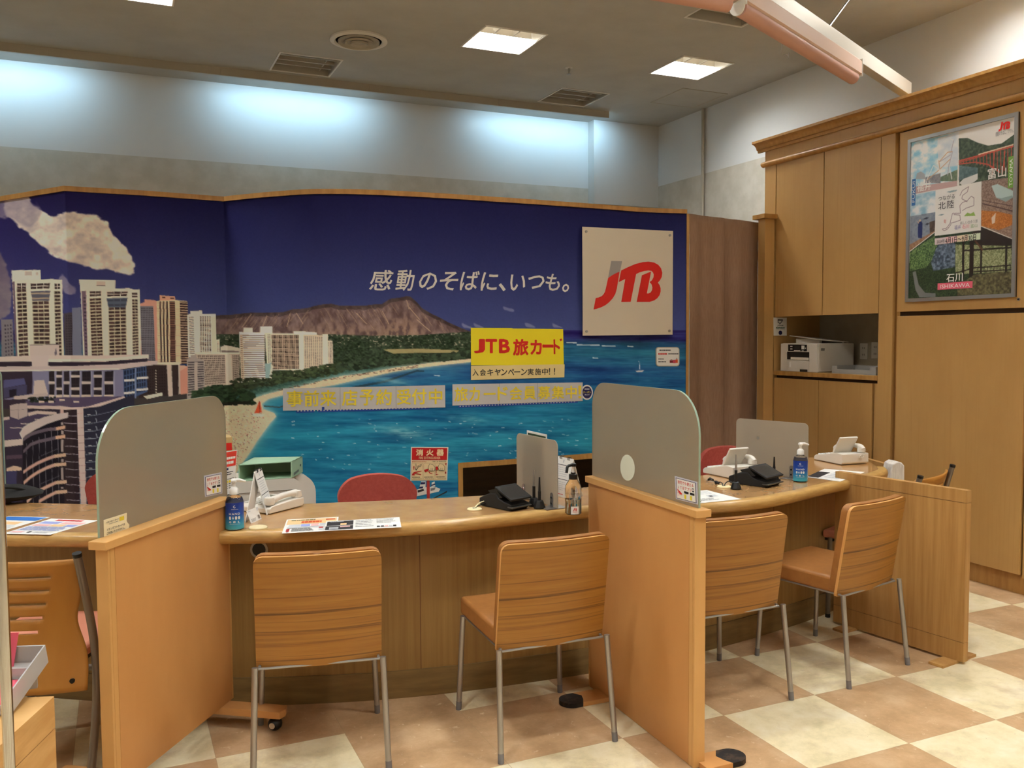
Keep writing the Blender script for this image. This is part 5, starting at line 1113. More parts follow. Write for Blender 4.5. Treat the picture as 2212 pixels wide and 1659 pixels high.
b = MB(); b.extr([qd(.5+.5*math.cos(k*math.pi/20), .5+.5*math.sin(k*math.pi/20)) for k in range(40)], qd.n*-.001, mat('pale_disc', (222, 226, 206), .6)); b.build('disc_decal', T2)
app_card([(1457.5, 1028), (1506, 1041), (1507.5, 1090), (1460, 1078)], h0, d2, s2, 'small white app notice at the near end of the right glass')
M_worn = grain('worn_foot_board', (120, 84, 44), (30, 22, 16), (14, 14, 14), .6, 5, .35, .6)
M_wornd = grain('worn_dark_end', (64, 48, 34), (22, 17, 14), (22, 22, 22), .6, 5, .4, .5)
for c_, sg, L_ in ((near2+d2*((far2-near2).length-.13), 1, .17), (near2+d2*.0, -1, .135)):
    ou = [(.06, -.05), (.06, .05)]+[(L_+.05*math.sin(R(15*k)), .05*math.cos(R(15*k))) for k in range(13)]
    b = MB(); b.extr([c_-s2*(x*sg)+d2*y+Vector((0, 0, .001)) for x, y in [(0, -.05), (0, .05), (L_-.03, .05), (L_-.055, .015), (L_-.045, -.02), (L_-.03, -.05)]], (0, 0, .018), M_beech)
    b.extr([c_-s2*(x*sg)+d2*y+Vector((0, 0, .001)) for x, y in [(L_-.03, .05)]+ou[2:]+[(L_-.03, -.05), (L_-.045, -.02), (L_-.055, .015)]], (0, 0, .0178), M_wornd); b.build('foot_board', T2)
# low plain partition at right
M_oakp = grain('oak_partition_veneer', (186, 142, 84), (162, 116, 62), (40, 40, 2), .45, 5, .3, .7)
HP = .795
A_, B_ = Vector((3.345, 3.40, 0)), Vector((3.447, 2.715, 0)); d = (B_-A_).normalized(); s_ = Vector((-d.y, d.x, 0)); th = .036
t = thing('low_partition', 'low plain oak partition on worn floor plates, right of the chairs', 'partition', (A_+B_)/2)
def px3(z0, z1, o, m, nm, e=0):
    b = MB(); b.extr([A_-s_*o+Vector((0, 0, z0)), B_+d*e-s_*o+Vector((0, 0, z0)), B_+d*e+s_*(th+o)+Vector((0, 0, z0)), A_+s_*(th+o)+Vector((0, 0, z0))], (0, 0, z1-z0), m); return b.build(nm, t)
px3(.012, .1, 0, M_oakp, 'bottom_rail'); px3(.102, HP-.058, 0, M_oakp, 'board'); px3(HP-.056, HP, 0, M_oakp, 'top_rail')
px3(.02, HP-.01, -.004, M_line, 'core', -.004)
M_foot = grain('worn_floor_plate', (206, 160, 96), (170, 120, 64), (10, 10, 10), .6)
for c_, w in ((B_-d*.06, .115), (A_+d*.10, .09)):
    b = MB(); b.bb((-.035, -w, 0.0005), (.035, w+th, .012), M_foot)
    ang = math.atan2(d.y, d.x); Mx = Matrix.Translation(c_) @ Matrix.Rotation(ang, 4, 'Z'); b.V = [Mx @ v for v in b.V]; b.build('foot_plate', t)
# second low partition behind the round end of the counter, with an L-shaped run to the cabinet
HL = .70
e0, e1, e2 = onz(1868, 984, HL), onz(1932, 1005, HL), onz(1893, 971.5, HL)
t = thing('low_partition', 'thin low oak partition behind the rounded counter end', 'partition', (e0.x, e0.y, 0))
for a, c, nm in ((Vector((4.47, 4.40, 0)), e1, 'near_board'), (Vector((4.47, 4.405, 0)), Vector((XC-.01, 4.47, 0)), 'return_board')):
    a, c = Vector((a.x, a.y, 0)), Vector((c.x, c.y, 0)); d_ = (c-a).normalized(); w_ = Vector((d_.y, -d_.x, 0))*.03
    b = MB(); b.extr([a+Vector((0, 0, .01)), c+Vector((0, 0, .01)), c+w_+Vector((0, 0, .01)), a+w_+Vector((0, 0, .01))], (0, 0, HL-.01), M_oakp)
    b.build(nm, t)
# ------------------------------------------------------------------ chairs
M_zeb = grain('zebrano_shell', (164, 113, 48), (146, 95, 35), (3, 6, 60), .38, 5, .3, .7, c3=(80, 48, 16), scale3=(1.0, 2, 125), lo3=.54, hi3=.72)
M_ply = mat('ply_edge', (214, 158, 92), .45)
M_lea = grain('tan_leather', (160, 106, 54), (150, 97, 47), (30, 30, 30), .42, 4, spec=.45)
M_footc = mat('grey_foot_cap', (120, 116, 116), .6)
def curved_slab(f, hw, z0, z1, o0, o1, m, mb, me=None, nu=18, nv=22):
    """a bent sheet: f(u,z,o) gives y for offset o, hw(z) the half width"""
    zs_ = [z0+(z1-z0)*(1-math.cos(math.pi*k/nv))/2 for k in range(nv+1)]; V = []; idx = {}
    for s, o in ((0, o0), (1, o1)):
        for j, z in enumerate(zs_):
            w = hw(z)
            for i in range(nu+1): u = -1+2*i/nu; idx[s, j, i] = len(V); V.append((u*w, f(u*w, z, o), z))
    F0 = [(idx[0, j, i], idx[0, j, i+1], idx[0, j+1, i+1], idx[0, j+1, i]) for j in range(nv) for i in range(nu)]
    F1 = [(idx[1, j, i], idx[1, j+1, i], idx[1, j+1, i+1], idx[1, j, i+1]) for j in range(nv) for i in range(nu)]
    E_ = [(idx[0, j, i], idx[0, j+1, i], idx[1, j+1, i], idx[1, j, i]) for j in range(nv) for i in (0, nu)]+[(idx[0, j, i], idx[0, j, i+1], idx[1, j, i+1], idx[1, j, i]) for i in range(nu) for j in (0, nv)]
    o = len(mb.V); mb.V += [Vector(v) for v in V]
    for fs, mm_ in ((F0, m), (F1, m), (E_, me or m)):
        k = mb.mi(mm_)
        for q_ in fs: mb.F.append([o+x for x in q_]); mb.I.append(k)
def rhw(W, z0, z1, rt, rb):
    def h(z):
        w = W
        if z > z1-rt: w = W-rt+math.sqrt(max(0, rt*rt-(z-(z1-rt))**2))
        if z < z0+rb: w = min(w, W-rb+math.sqrt(max(0, rb*rb-((z0+rb)-z)**2)))
        return w
    return h
def leather_chair(label):
    t = thing('side_chair', label, 'chair', (0, 0, 0), 0, 'tan leather chairs with striped wooden backs')
    z0, z1, W = .372, .772, .212
    f = lambda u, z, o: -.165-.065*((z-z0)/(z1-z0))-.024*(1-(u/W)**2)+o
    b = MB(); curved_slab(f, rhw(W, z0, z1, .03, .008), z0, z1, 0, .013, M_zeb, b, M_ply); b.build('backrest', t, world=False, smooth=True, angle=40)
    b = MB(); curved_slab(f, rhw(W-.002, z0+.02, z1+.006, .034, .008), z0+.02, z1+.006, .014, .046, M_lea, b); o = b.build('back_cushion', t, world=False, smooth=True, angle=50, bevel=.007)
    b = MB(); b.bb((-.208, -.165, .383), (.208, .262, .455), M_lea); b.build('seat', t, world=False, smooth=True, bevel=.014, seg=3)
    b = MB()
    for s in (-1, 1): b.tube([(s*.20, -.18, .382), (s*.20, .225, .382)], .005, M_steel, 8)
    b.tube([(-.205, -.185, .377), (.205, -.185, .377)], .0045, M_steel, 8); b.tube([(-.205, .225, .382), (.205, .225, .382)], .005, M_steel, 8); b.build('seat_frame', t, world=False, smooth=True)
    for s in (-1, 1):
        for top, bot in (((s*.208, .222, .385), (s*.224, .24, 0)), ((s*.214, -.20, .388), (s*.226, -.243, 0))):
            tp, bt = Vector(top), Vector(bot); k = bt+(tp-bt)*.09; b = MB(); b.tube([tp, k], .0108, M_steel, 14); o = b.build('leg', t, world=False, smooth=True)
            b = MB(); b.tube([k, bt], .0112, M_footc, 14); b.build('foot_cap', o, world=False, smooth=True)
    return t
ch = leather_chair('tan chair seen square from behind, beside the left partition')
ch.location = (.64, 3.155, 0); ch.rotation_euler = (0, 0, R(-11))
dup(ch, (1.424, 2.99, 0), R(-2.6), 'tan chair with its left seat side showing, against the right glass partition')
dup(ch, (2.262, 2.995, 0), R(-1.0), 'tan chair partly hidden by the right glass partition')
dup(ch, (2.956, 3.017, 0), R(11.5), 'tan chair next to the low plain partition')
# bent plywood chairs on tube frames
M_plyb = grain('plywood_back', (182, 126, 54), (166, 108, 42), (6, 6, 1.5), .38, 5, .3, .7)
M_tube = mat('bronze_tube', (128, 118, 106), .4, .6)
M_pink = mat('salmon_vinyl', (216, 140, 112), .5)
def tube_chair(label):
    t = thing('plywood_chair', label, 'chair', (0, 0, 0), 0, 'slotted plywood chairs')
    z0, z1 = .35, .785
    f = lambda x, z, o: -.235+.05*math.sin((z-z0)/(z1-z0)*math.pi)-.045*(1-(x/.24)**2)+o
    def hw(z):
        k = (z-z0)/(z1-z0); return .232-.030*math.exp(-((k-.52)/.2)**2)+(.0 if k > .5 else .012*(1-2*k))
    slots = [(z1-.055-.047*k, .145-.014*k) for k in range(5)]
    zs_ = sorted({z0, z1, *[z0+(z1-z0)*k/26 for k in range(27)], *[s-.006 for s, _ in slots], *[s+.006 for s, _ in slots]}); us = [-1+2*k/48 for k in range(49)]
    b = MB(); V = [(u*hw(z), f(u*hw(z), z, 0), z) for z in zs_ for u in us]; F = []
    for j in range(len(zs_)-1):
        zc = (zs_[j]+zs_[j+1])/2
        for i in range(48):
            xc = (us[i]+us[i+1])/2*hw(zc)
            if any(abs(zc-s) < .0062 and abs(xc) < w for s, w in slots): continue
            F.append((j*49+i, j*49+i+1, (j+1)*49+i+1, (j+1)*49+i))
    b.add(V, F, M_plyb); o = b.build('backrest', t, world=False, smooth=True, angle=60); m = o.modifiers.new('s', 'SOLIDIFY'); m.thickness = .011; m.offset = 0
    for s in (-1, 1): b = MB(); b.tube([(s*.2, f(.2, .385, -.004)-.006, .385), (s*.2, f(.2, .385, .012), .385)], .008, M_black, 12); b.build('screw_cap', t, world=False)
    for s in (-1, 1):
        P_ = spline([(s*.24, -.262, .80), (s*.245, -.225, .66), (s*.252, -.195, .5), (s*.256, -.195, .34), (s*.254, -.225, .16), (s*.25, -.27, .0)], 5)
        b = MB(); b.tube(P_, .0135, M_tube, 14); o = b.build('leg', t, world=False, smooth=True)
        b = MB(); b.tube([P_[0], (P_[0][0], P_[0][1]-.003, P_[0][2]+.012)], .0145, M_black, 14); b.build('tube_cap', o, world=False, smooth=True)
        b = MB(); b.tube([(s*.19, .2, .43), (s*.185, .21, .02)], .0125, M_tube, 14); o = b.build('leg', t, world=False, smooth=True)
        b = MB(); b.tube([(s*.185, .21, .02), (s*.185, .21, 0)], .0135, M_black, 14); b.build('foot_cap', o, world=False)
    b = MB(); b.bb((-.2, -.17, .425), (.2, .24, .468), M_pink); b.build('seat', t, world=False, smooth=True, bevel=.014, seg=3)
    b = MB(); b.bb((-.19, -.16, .412), (.19, .23, .426), M_black); b.tube([(-.25, -.19, .41), (.25, -.19, .41)], .01, M_tube, 10); b.build('seat_frame', t, world=False)
    return t
tc_ = tube_chair('slotted plywood chair with salmon seat, left of the left partition')
def put(o, w, loc, rz):
    v = Matrix.Rotation(rz, 3, 'Z') @ Vector(loc); o.location = (w.x-v.x, w.y-v.y, 0); o.rotation_euler = (0, 0, rz)
put(tc_, onz(167, 1199, .805), (.24, -.262, 0), R(-24))
w0, w1 = onz(1992, 1029, .805), onz(2053, 1008, .805); mid = (w0+w1)/2; rz = math.atan2(w1.y-w0.y, w1.x-w0.x)
o2 = dup(tc_, (0, 0, 0), 0, 'slotted plywood chair mostly hidden behind the low plain partition'); put(o2, mid, (0, -.262, 0), rz)
# red staff chairs behind the counter
M_redf = grain('red_wool', (182, 88, 76), (170, 78, 68), (60, 60, 60), .9, 4, spec=.15)
def office_chair(label, x, y, rz, zt):
    t = thing('office_chair', label, 'chair', (x, y, 0), rz, 'red staff chairs')
    z0, z1, W = zt-.36, zt, .205
    f = lambda u, z, o: .045*(1-(u/W)**2)-.03*((z-z0)/(z1-z0))+o+.2
    def hw(z):
        k = (z-z0)/(z1-z0); base = W*(.86+.14*min(1, k/.75)); top = .085
        if z > z1-top: base -= .085*(1-math.sqrt(max(0, 1-((z-(z1-top))/top)**2)))
        return base
    b = MB(); curved_slab(f, hw, z0, z1, 0, .05, M_redf, b, None, 20, 26)
    for v in b.V:
        v.z -= .034*(v.x/W)**2*max(0, (v.z-z1+.2)/.2)
    b.build('backrest', t, world=False, smooth=True, angle=70, bevel=.012, seg=3)
    b = MB(); b.bb((-.21, -.24, .40), (.21, .18, .46), M_redf); b.build('seat', t, world=False, smooth=True, bevel=.02, seg=3)
    b = MB(); b.tube([(0, .27, zt-.3), (0, .26, .40), (0, .1, .385)], .02, M_black, 10); b.build('back_bar', t, world=False, smooth=True)
    b = MB(); b.tube([(0, 0, .4), (0, 0, .1)], .025, M_black, 14); b.build('gas_column', t, world=False, smooth=True)
    for k in range(5):
        a = k*2*math.pi/5; b = MB(); b.tube([(0, 0, .1), (.27*math.cos(a), .27*math.sin(a), .065)], .018, M_black, 8); o = b.build('leg', t, world=False, smooth=True)
        b = MB(); cxx, cyy = .27*math.cos(a), .27*math.sin(a); b.tube([(cxx-.02*math.sin(a), cyy+.02*math.cos(a), .028), (cxx+.02*math.sin(a), cyy-.02*math.cos(a), .028)], .028, M_black, 14); b.build('caster', o, world=False, smooth=True)
    return t
a, c = ony(720, 1045, 4.45), ony(884, 1045, 4.45)
office_chair('red staff chair in the middle, next to the extinguisher sign', (a.x+c.x)/2, 4.22, R(-6), ony(800, 1026, 4.43).z)
a = ony(1560, 966, 4.6); office_chair('red staff chair in front of the brown curtain', a.x-.01, 4.38, R(-12), a.z+.004)
a = ony(283, 1040, 5.0); office_chair('red staff chair mostly hidden behind the left frosted glass', a.x-.1, 5.1, R(-20), .775)
# ------------------------------------------------------------------ things behind the counter
yP = 4.52
gt = (ony(516, 1000.5, yP).z+ony(631, 1000, yP).z)/2; gb = (ony(514, 1034, yP).z+ony(628.5, 1036, yP).z)/2
fl, frr = ony(515, 1017, yP), ony(630, 1017, yP); bl, br_ = onz(548, 988, gt), onz(653.5, 986, gt)
hz = gb-.004
t = thing('side_cabinet', 'low grey cabinet carrying the white printer', 'cabinet', (.75, yP+.2, 0))
M_cab = mat('grey_cabinet', (170, 166, 158), .5)
b = MB(); b.bb((.53, yP-.02, .0), (1.02, yP+.36, .46), M_cab); b.build('body', t)
b = MB(); b.bb((.525, yP-.03, .46), (1.03, yP+.37, .48), M_cab); b.build('top_board', t)
t = thing('laser_printer', 'bulky white printer with rounded corner behind the counter', 'printer', (.75, yP+.15, .48))
xa, xb_, xc_ = ony(505, 1050, yP).x, ony(657, 1050, yP).x, ony(682, 1050, yP+.12).x
def pbody(x0, x1, zt, r): return [(x0, .481), (x1, .481)]+[(x1-r+r*math.cos(R(9*k)), zt-r+r*math.sin(R(9*k))) for k in range(11)]+[(x0, zt)]
b = MB(); b.extr([(x, yP, z) for x, z in pbody(xa, xb_, hz, .08)], (0, .12, 0), M_pw); b.build('front_body', t, smooth=True, angle=30)
b = MB(); b.extr([(x, yP+.122, z) for x, z in pbody(xa+.03, xc_, hz-.001, .1)], (0, .1, 0), M_pw); b.extr([(x, yP+.224, z) for x, z in pbody(xa+.03, xc_-.008, hz-.003, .1)], (0, .1, 0), M_pw); b.build('rear_body', t, smooth=True, angle=30)
b = MB(); b.bb((xa+.02, yP-.003, hz-.06), (xb_-.05, yP, hz-.058), M_pw2); b.bb((xa+.1, yP-.003, hz-.12), (xb_-.02, yP, hz-.118), M_pw2); b.bb((xb_-.09, yP-.003, .49), (xb_-.088, yP, hz-.06), M_pw2); b.build('seam', t)
M_grn = mat('mint_green_plastic', (172, 206, 172), .45)
t = thing('file_box', 'mint green open file box lying on the white printer', 'box', ((fl.x+frr.x)/2, yP+.1, gb-.003))
q4 = [fl, frr, br_, bl]; q4 = [Vector((v.x, v.y, 0)) for v in q4]; cen = sum(q4, Vector())/4; ti = .004
lo = lambda v, z: Vector((v.x, v.y, z))
b = MB(); b.extr([lo(v, gt-ti) for v in q4], (0, 0, ti), M_grn); b.build('upper_side', t)
b = MB(); b.extr([lo(v, gb-.003) for v in q4], (0, 0, ti), M_grn); b.build('lower_side', t)
ins = lambda a, c: (c-a).normalized()*ti
b = MB(); b.extr([lo(q4[1], gb), lo(q4[2], gb), lo(q4[2]+ins(q4[2], q4[3]), gb), lo(q4[1]+ins(q4[1], q4[0]), gb)], (0, 0, gt-gb), M_grn); b.build('right_side', t)
b = MB(); b.extr([lo(q4[0], gb), lo(q4[3], gb), lo(q4[3]-ins(q4[2], q4[3])*-1*-1, gb), lo(q4[0]-ins(q4[1], q4[0])*-1*-1, gb)], (0, 0, gt-gb), M_grn); b.build('left_side', t)
b = MB(); b.extr([lo(q4[3], gb), lo(q4[2], gb), lo(q4[2]-(q4[2]-q4[1]).normalized()*ti, gb), lo(q4[3]-(q4[3]-q4[0]).normalized()*ti, gb)], (0, 0, gt-gb), M_grn); b.build('back_side', t)
qq = Quad(lo(q4[1], gt), lo(q4[2], gt), lo(q4[2], gb), lo(q4[1], gb)); p = Print(qq); p.ell(.78, .5, .05, .085, M_black, .001); p.poly([(.16, .78), (.62, .7), (.62, .84), (.16, .96)], mat('file_grey', (110, 124, 112), .5), .001); p.build('label_slot', t)
# fire extinguisher sign on its stand
yS = 4.95
S4 = [ony(888.5, 965.5, yS), ony(968.5, 966, yS), ony(966, 1037.5, yS), ony(887, 1038.5, yS)]
q = Quad(*S4); t = thing('extinguisher_sign', 'red and cream fire extinguisher sign on a red post behind the counter', 'sign', (q(.5, 1).x, yS+.02, 0))
MB().slab(q.corners(), .006, mat('sign_white', (236, 226, 206), .45)).build('sign_board', t)
p = Print(q); M_sr, M_sc = mat('sign_red', (186, 22, 24), .45), mat('sign_cream', (240, 214, 164), .5)
p.rect(.02, .025, .97, .385, M_sr); p.rect(.02, .4, .97, .99, M_sc)
for ch_, a, c in (('消', .125, .32), ('火', .40, .60), ('器', .68, .88)): p.text(ch_, a, .065, c, .26, M_sc, bold=.045)
p.text('FIRE EXTINGUISHER', .21, .285, .79, .36, M_sc, .01); p.text('使用法 DIRECTIONS', .02, .415, .41, .455, M_sr, .01); p.text('（普通・油・電気火災用）', .57, .41, .95, .45, M_ink)
for a in (.02, .34, .66):
    for (x0, y0, x1, y1_) in ((a, .475, a+.3, .48), (a, .965, a+.3, .97), (a, .475, a+.004, .97), (a+.296, .475, a+.3, .97)): p.rect(x0, y0, x1, y1_, mat('sign_line', (170, 130, 100), .6))
P3 = lambda pts, m: p.poly(pts, m)
def hand(u0, v0, s):                                               # outline hand pictogram
    P3([(u0, v0), (u0+.1*s, v0+.02), (u0+.16*s, v0+.1), (u0+.15*s, v0+.2), (u0+.12*s, v0+.22), (u0, v0+.21), (u0-.04*s, v0+.12)], M_ink)
    P3([(u0+.005, v0+.008), (u0+.095*s, v0+.028), (u0+.15*s, v0+.1), (u0+.14*s, v0+.195), (u0+.115*s, v0+.212), (u0+.008, v0+.2), (u0-.03*s, v0+.12)], M_sc)
    for k in range(3): p.rect(u0+.03*s*(k+1), v0+.13, u0+.03*s*(k+1)+.006, v0+.21, M_ink)
P3([(.05, .60), (.075, .56), (.1, .60), (.085, .60), (.085, .67), (.065, .67), (.065, .60)], M_sr); P3([(.12, .48), (.16, .57), (.28, .5), (.27, .57), (.2, .59), (.16, .66), (.14, .70), (.11, .65), (.13, .58)], M_ink); P3([(.135, .5), (.165, .585), (.265, .515), (.255, .56), (.19, .58), (.15, .64), (.14, .66), (.125, .64), (.14, .58)], M_sc)
P3([(.03, .8), (.08, .74), (.28, .7), (.29, .715), (.12, .77), (.28, .81), (.27, .83), (.1, .79), (.1, .84), (.03, .84)], M_sr)
P3([(.35, .68), (.46, .64), (.47, .71), (.38, .75)], M_sr); hand(.49, .5, 1.0); P3([(.46, .73), (.49, .72), (.52, .77), (.58, .79), (.58, .81), (.51, .79)], M_sr)
P3([(.67, .58), (.74, .58), (.74, .64), (.72, .69), (.67, .69)], M_sr); hand(.76, .49, 1.0); P3([(.67, .8), (.76, .81), (.67, .83)], M_sr); p.rect(.675, .71, .69, .77, M_sr)
for v0, up in ((.49, 0), (.72, 1)): P3([(.915, v0+.06), (.94, v0), (.965, v0+.06), (.95, v0+.06), (.95, v0+.08), (.93, v0+.08), (.93, v0+.06)] if up else [(.915, v0), (.94, v0+.06), (.965, v0), (.95, v0), (.95, v0-.015), (.93, v0-.015), (.93, v0)], M_sr)
for a, s_txt in ((.03, 'Pull out safety pin'), (.36, 'Point the hose'), (.69, 'Squeeze the lever')): p.text(s_txt, a+.03, .925, a+.26, .95, M_ink); p.lines(a, .88, a+.28, .905, 1, M_ink, .8, int(a*99), 8)
p.build('printing', t)
pb = Vector((q(.5, 1).x, yS+.012, 0)); b = MB(); b.box((pb.x, pb.y+.006, (q(.5, .95).z)/2+.01), (.017, .01, q(.5, .95).z-.02), mat('post_red', (176, 52, 46), .45)); b.build('post', t)
b = MB(); b.lathe([(.11, .0), (.11, .012), (.02, .02)], pb, mat('post_red', (176, 52, 46), .45)); b.build('base', t, smooth=True)
# carton and leaflet beside the left glass
t = thing('side_table', 'small grey table behind the left glass partition', 'table', (.34, 4.86, 0))
b = MB(); b.bb((.12, 4.72, .66), (.52, 5.0, .69), M_cab); b.build('table_top', t)
for x in (.14, .5):
    for y in (4.74, 4.98): b = MB(); b.tube([(x, y, 0), (x, y, .66)], .012, M_steel, 8); b.build('leg', t, smooth=True)
ca, cb_ = ony(470, 946, 4.78), ony(501.5, 944, 4.78)
t = thing('carton', 'cream carton with red band showing beside the left glass edge', 'box', ((ca.x+cb_.x)/2, 4.84, .691))
b = MB(); b.bb((ca.x, 4.78, .691), (cb_.x, 4.92, ca.z), mat('carton', (196, 164, 110), .7)); b.build('body', t)
qq = Quad(Vector((ca.x, 4.779, ca.z)), Vector((cb_.x, 4.779, cb_.z)), Vector((cb_.x, 4.779, .75)), Vector((ca.x, 4.779, .75))); p = Print(qq); p.rect(.02, .13, .96, .3, M_lred); p.rect(.02, .32, .9, .7, M_paperw); p.lines(.1, .4, .7, .65, 3, M_ink); p.build('printing', t)
# ------------------------------------------------------------------ things on the counter
oz = lambda x, y: onz(x, y, ZT)
EPS = .0006
M_clear = mat('clear_plastic', (250, 250, 246), .04, trans=1, ior=1.3)
M_gelw = mat('soft_white', (236, 232, 224), .35)
def gradient_mat(name, z0, z1, stops, rough=.3):
    m, nt, b = _new(name); L = nt.links.new
    tc = N(nt, 'ShaderNodeTexCoord'); sp = N(nt, 'ShaderNodeSeparateXYZ'); L(tc.outputs['Object'], sp.inputs[0])
    mr = N(nt, 'ShaderNodeMapRange'); mr.inputs[1].default_value = z0; mr.inputs[2].default_value = z1; L(sp.outputs['Z'], mr.inputs[0])
    cr = N(nt, 'ShaderNodeValToRGB'); e = cr.color_ramp.elements
    e[0].position, e[0].color = stops[0][0], (*lin(stops[0][1]), 1); e[1].position, e[1].color = stops[-1][0], (*lin(stops[-1][1]), 1)
    for p_, c_ in stops[1:-1]: k = e.new(p_); k.color = (*lin(c_), 1)
    L(mr.outputs[0], cr.inputs['Fac']); L(cr.outputs['Color'], b.inputs['Base Color']); b.inputs['Roughness'].default_value = rough; return m
M_lab = gradient_mat('blue_label_print', .004, .11, [(0, (74, 176, 186)), (.3, (30, 130, 180)), (.55, (14, 70, 160)), (1, (12, 44, 130))])
def gel_bottle(px, py, label, hs=1.0, spout=0):
    c = oz(px, py); r = .0345; t = thing('hand_gel_bottle', label, 'bottle', (c.x, c.y, ZT+EPS), 0, 'blue hand gel bottles'); c = Vector((0, 0, 0))
    h = .110*hs
    b = MB(); b.lathe([(r*.8, 0), (r, .004), (r, h), (r*.86, h+.014), (.016, h+.024), (.0155, h+.03)], c, M_clear, 32); b.build('bottle', t, world=False, smooth=True, angle=60)
    b = MB(); b.lathe([(r+.0006, .005), (r+.0006, h-.003)], c, M_lab, 40); b.build('label_wrap', t, world=False, smooth=True, angle=60)
    b = MB(); b.lathe([(.0175, h+.026), (.0175, h+.046), (.012, h+.052), (.006, h+.056), (.006, h+.072), (.012, h+.074), (.012, h+.08), (.004, h+.085)], c, M_gelw, 24)
    sd = Vector((math.cos(spout), math.sin(spout), 0)); b.tube([sd*-.008+Vector((0, 0, h+.079)), sd*.022+Vector((0, 0, h+.08)), sd*.044+Vector((0, 0, h+.073))], [.008, .0065, .004], M_gelw, 12); b.build('pump', t, world=False, smooth=True, angle=50)
    w = Vector((t.location.x, t.location.y, 0)); a = math.atan2(-w.y, -w.x)
    p = Print(Cyl((0, 0, 0), r+.0008, .005, h-.003, a, 2.0))
    for i, s_ in enumerate('HAND'): p.text(s_, .2+.155*i, .37, .32+.155*i, .45, M_gelw, .03, fn=None)
    for i in range(4):
        x = .2+.155*i; p.poly([(x, .56), (x+.02, .5), (x+.10, .5), (x+.12, .56), (x+.10, .62), (x+.02, .62)] if i != 1 else [(x+.06, .49), (x+.1, .58), (x+.06, .62), (x+.02, .58)], M_gelw)
    for i, s_ in enumerate('GEL'): p.text(s_, .2+.23*i, .68, .32+.23*i, .75, M_gelw, .03)
    for k in range(14):
        if k in (12, 13, 0): continue
        a0, a1 = k*math.pi/7, (k+1)*math.pi/7
        p.poly([(.5+.07*math.cos(a0), .14+.05*math.sin(a0)), (.5+.07*math.cos(a1), .14+.05*math.sin(a1)), (.5+.04*math.cos(a1), .14+.028*math.sin(a1)), (.5+.04*math.cos(a0), .14+.028*math.sin(a0))], M_gelw, .0012)
    p.lines(.34, .23, .7, .26, 1, M_gelw, .5); p.lines(.24, .79, .8, .82, 1, M_gelw, .3)
    p.build('label_lettering', t, world=False); return t
gel_bottle(507.5, 1143, 'blue hand gel bottle beside the left partition end', 1.0, R(-10))
gel_bottle(1728.5, 1040, 'blue hand gel bottle in front of the right acrylic screen', 1.0, R(-15))
# clear sanitiser bottle with black pump
c = oz(1238.5, 1110); t = thing('sanitizer_bottle', 'clear hand sanitizer bottle with black pump and small red emblem', 'bottle', (c.x, c.y, ZT+EPS)); r = .0345; h = .115; o_ = Vector()
b = MB(); b.lathe([(r*.85, 0), (r, .005), (r, h-.01), (r*.92, h+.005), (.017, h+.03), (.0155, h+.036)], o_, M_clear, 32); b.build('bottle', t, world=False, smooth=True, angle=60)
b = MB(); b.lathe([(r-.003, .004), (r-.003, h*.55)], o_, mat('clear_gel', (236, 232, 214), .03, trans=1, ior=1.33), 28); b.build('gel', t, world=False, smooth=True, angle=60)
b = MB(); b.lathe([(.0185, h+.03), (.0185, h+.05), (.01, h+.052), (.01, h+.058)], o_, M_black, 22); b.lathe([(.012, h+.083), (.012, h+.094), (.004, h+.097)], o_, M_black, 18); dv = Vector((-.9, -.3, 0)).normalized(); b.tube([Vector((0, 0, h+.09)), dv*.028+Vector((0, 0, h+.088)), dv*.036+Vector((0, 0, h+.083)), dv*.04+Vector((0, 0, h+.06))], .006, M_black, 12); b.build('pump', t, world=False, smooth=True, angle=50)
b = MB(); b.lathe([(.005, h+.056), (.005, h+.085)], o_, M_gelw, 12); b.build('pump_stem', t, world=False, smooth=True)
a = math.atan2(-c.y, -c.x); p = Print(Cyl((0, 0, 0), r+.0006, .002, h-.004, a, 2.2)); p.text('HAND', .45, .05, .72, .13, M_ink); p.text('SANITIZER', .36, .17, .82, .25, M_ink); p.rect(.38, .68, .8, .98, M_paperw, None, 6); logo(p, lambda x, y: (.48+(x-232)/946*.22, .74+(y-538)/665*.12), M_lred, M_lred); p.lines(.47, .88, .73, .91, 1, M_lred); p.lines(.4, .3, .8, .6, 6, M_pw2, .3); p.build('label_lettering', t, world=False)
# papers
def flyer(px, label, fn, group=None, lift=EPS, name='flyer'):
    q = Quad(*[onz(x, y, ZT+lift+.0008) for x, y in px]); t = thing(name, label, 'flyer', sum((Vector(v) for v in q.q), Vector())/4, 0, group)
    b = MB(); b.slab(q.corners(), .0007, M_paperw); b.build('paper', t); p = Print(q); p.d = .0004
    fn(p); p.build('printing', t); return t
M_pch, M_lbl, M_lpk, M_lgy, M_blue = mat('print_peach', (240, 196, 140), .5), mat('print_periwinkle', (150, 160, 214), .5), mat('print_pale_pink', (236, 180, 176), .5), mat('print_light_grey', (200, 200, 200), .5), mat('print_blue', (40, 110, 190), .5)
def f_orange(p):
    p.rect(.03, .05, .97, .42, M_pch); p.lines(.1, .08, .7, .17, 1, mat('print_olive', (120, 110, 60), .5), .9, 2, 9); p.lines(.3, .21, .76, .36, 1, M_or, .95, 5, 9); p.rect(.76, .12, .94, .2, M_or)
    p.rect(.08, .46, .3, .62, M_lgy); p.rect(.31, .44, .48, .6, M_lbl); p.rect(.5, .44, .64, .6, M_lpk); p.rect(.66, .44, .95, .58, M_lgy); p.rect(.06, .62, .95, .7, M_lgy)
    for k in range(3): p.rect(.06, .74+.08*k, .12, .79+.08*k, M_red)
    p.lines(.16, .74, .6, .96, 4, M_ink, .4, 2); p.rect(.66, .72, .74, .78, M_red); p.lines(.66, .8, .95, .96, 3, M_lgy, .5, 3)
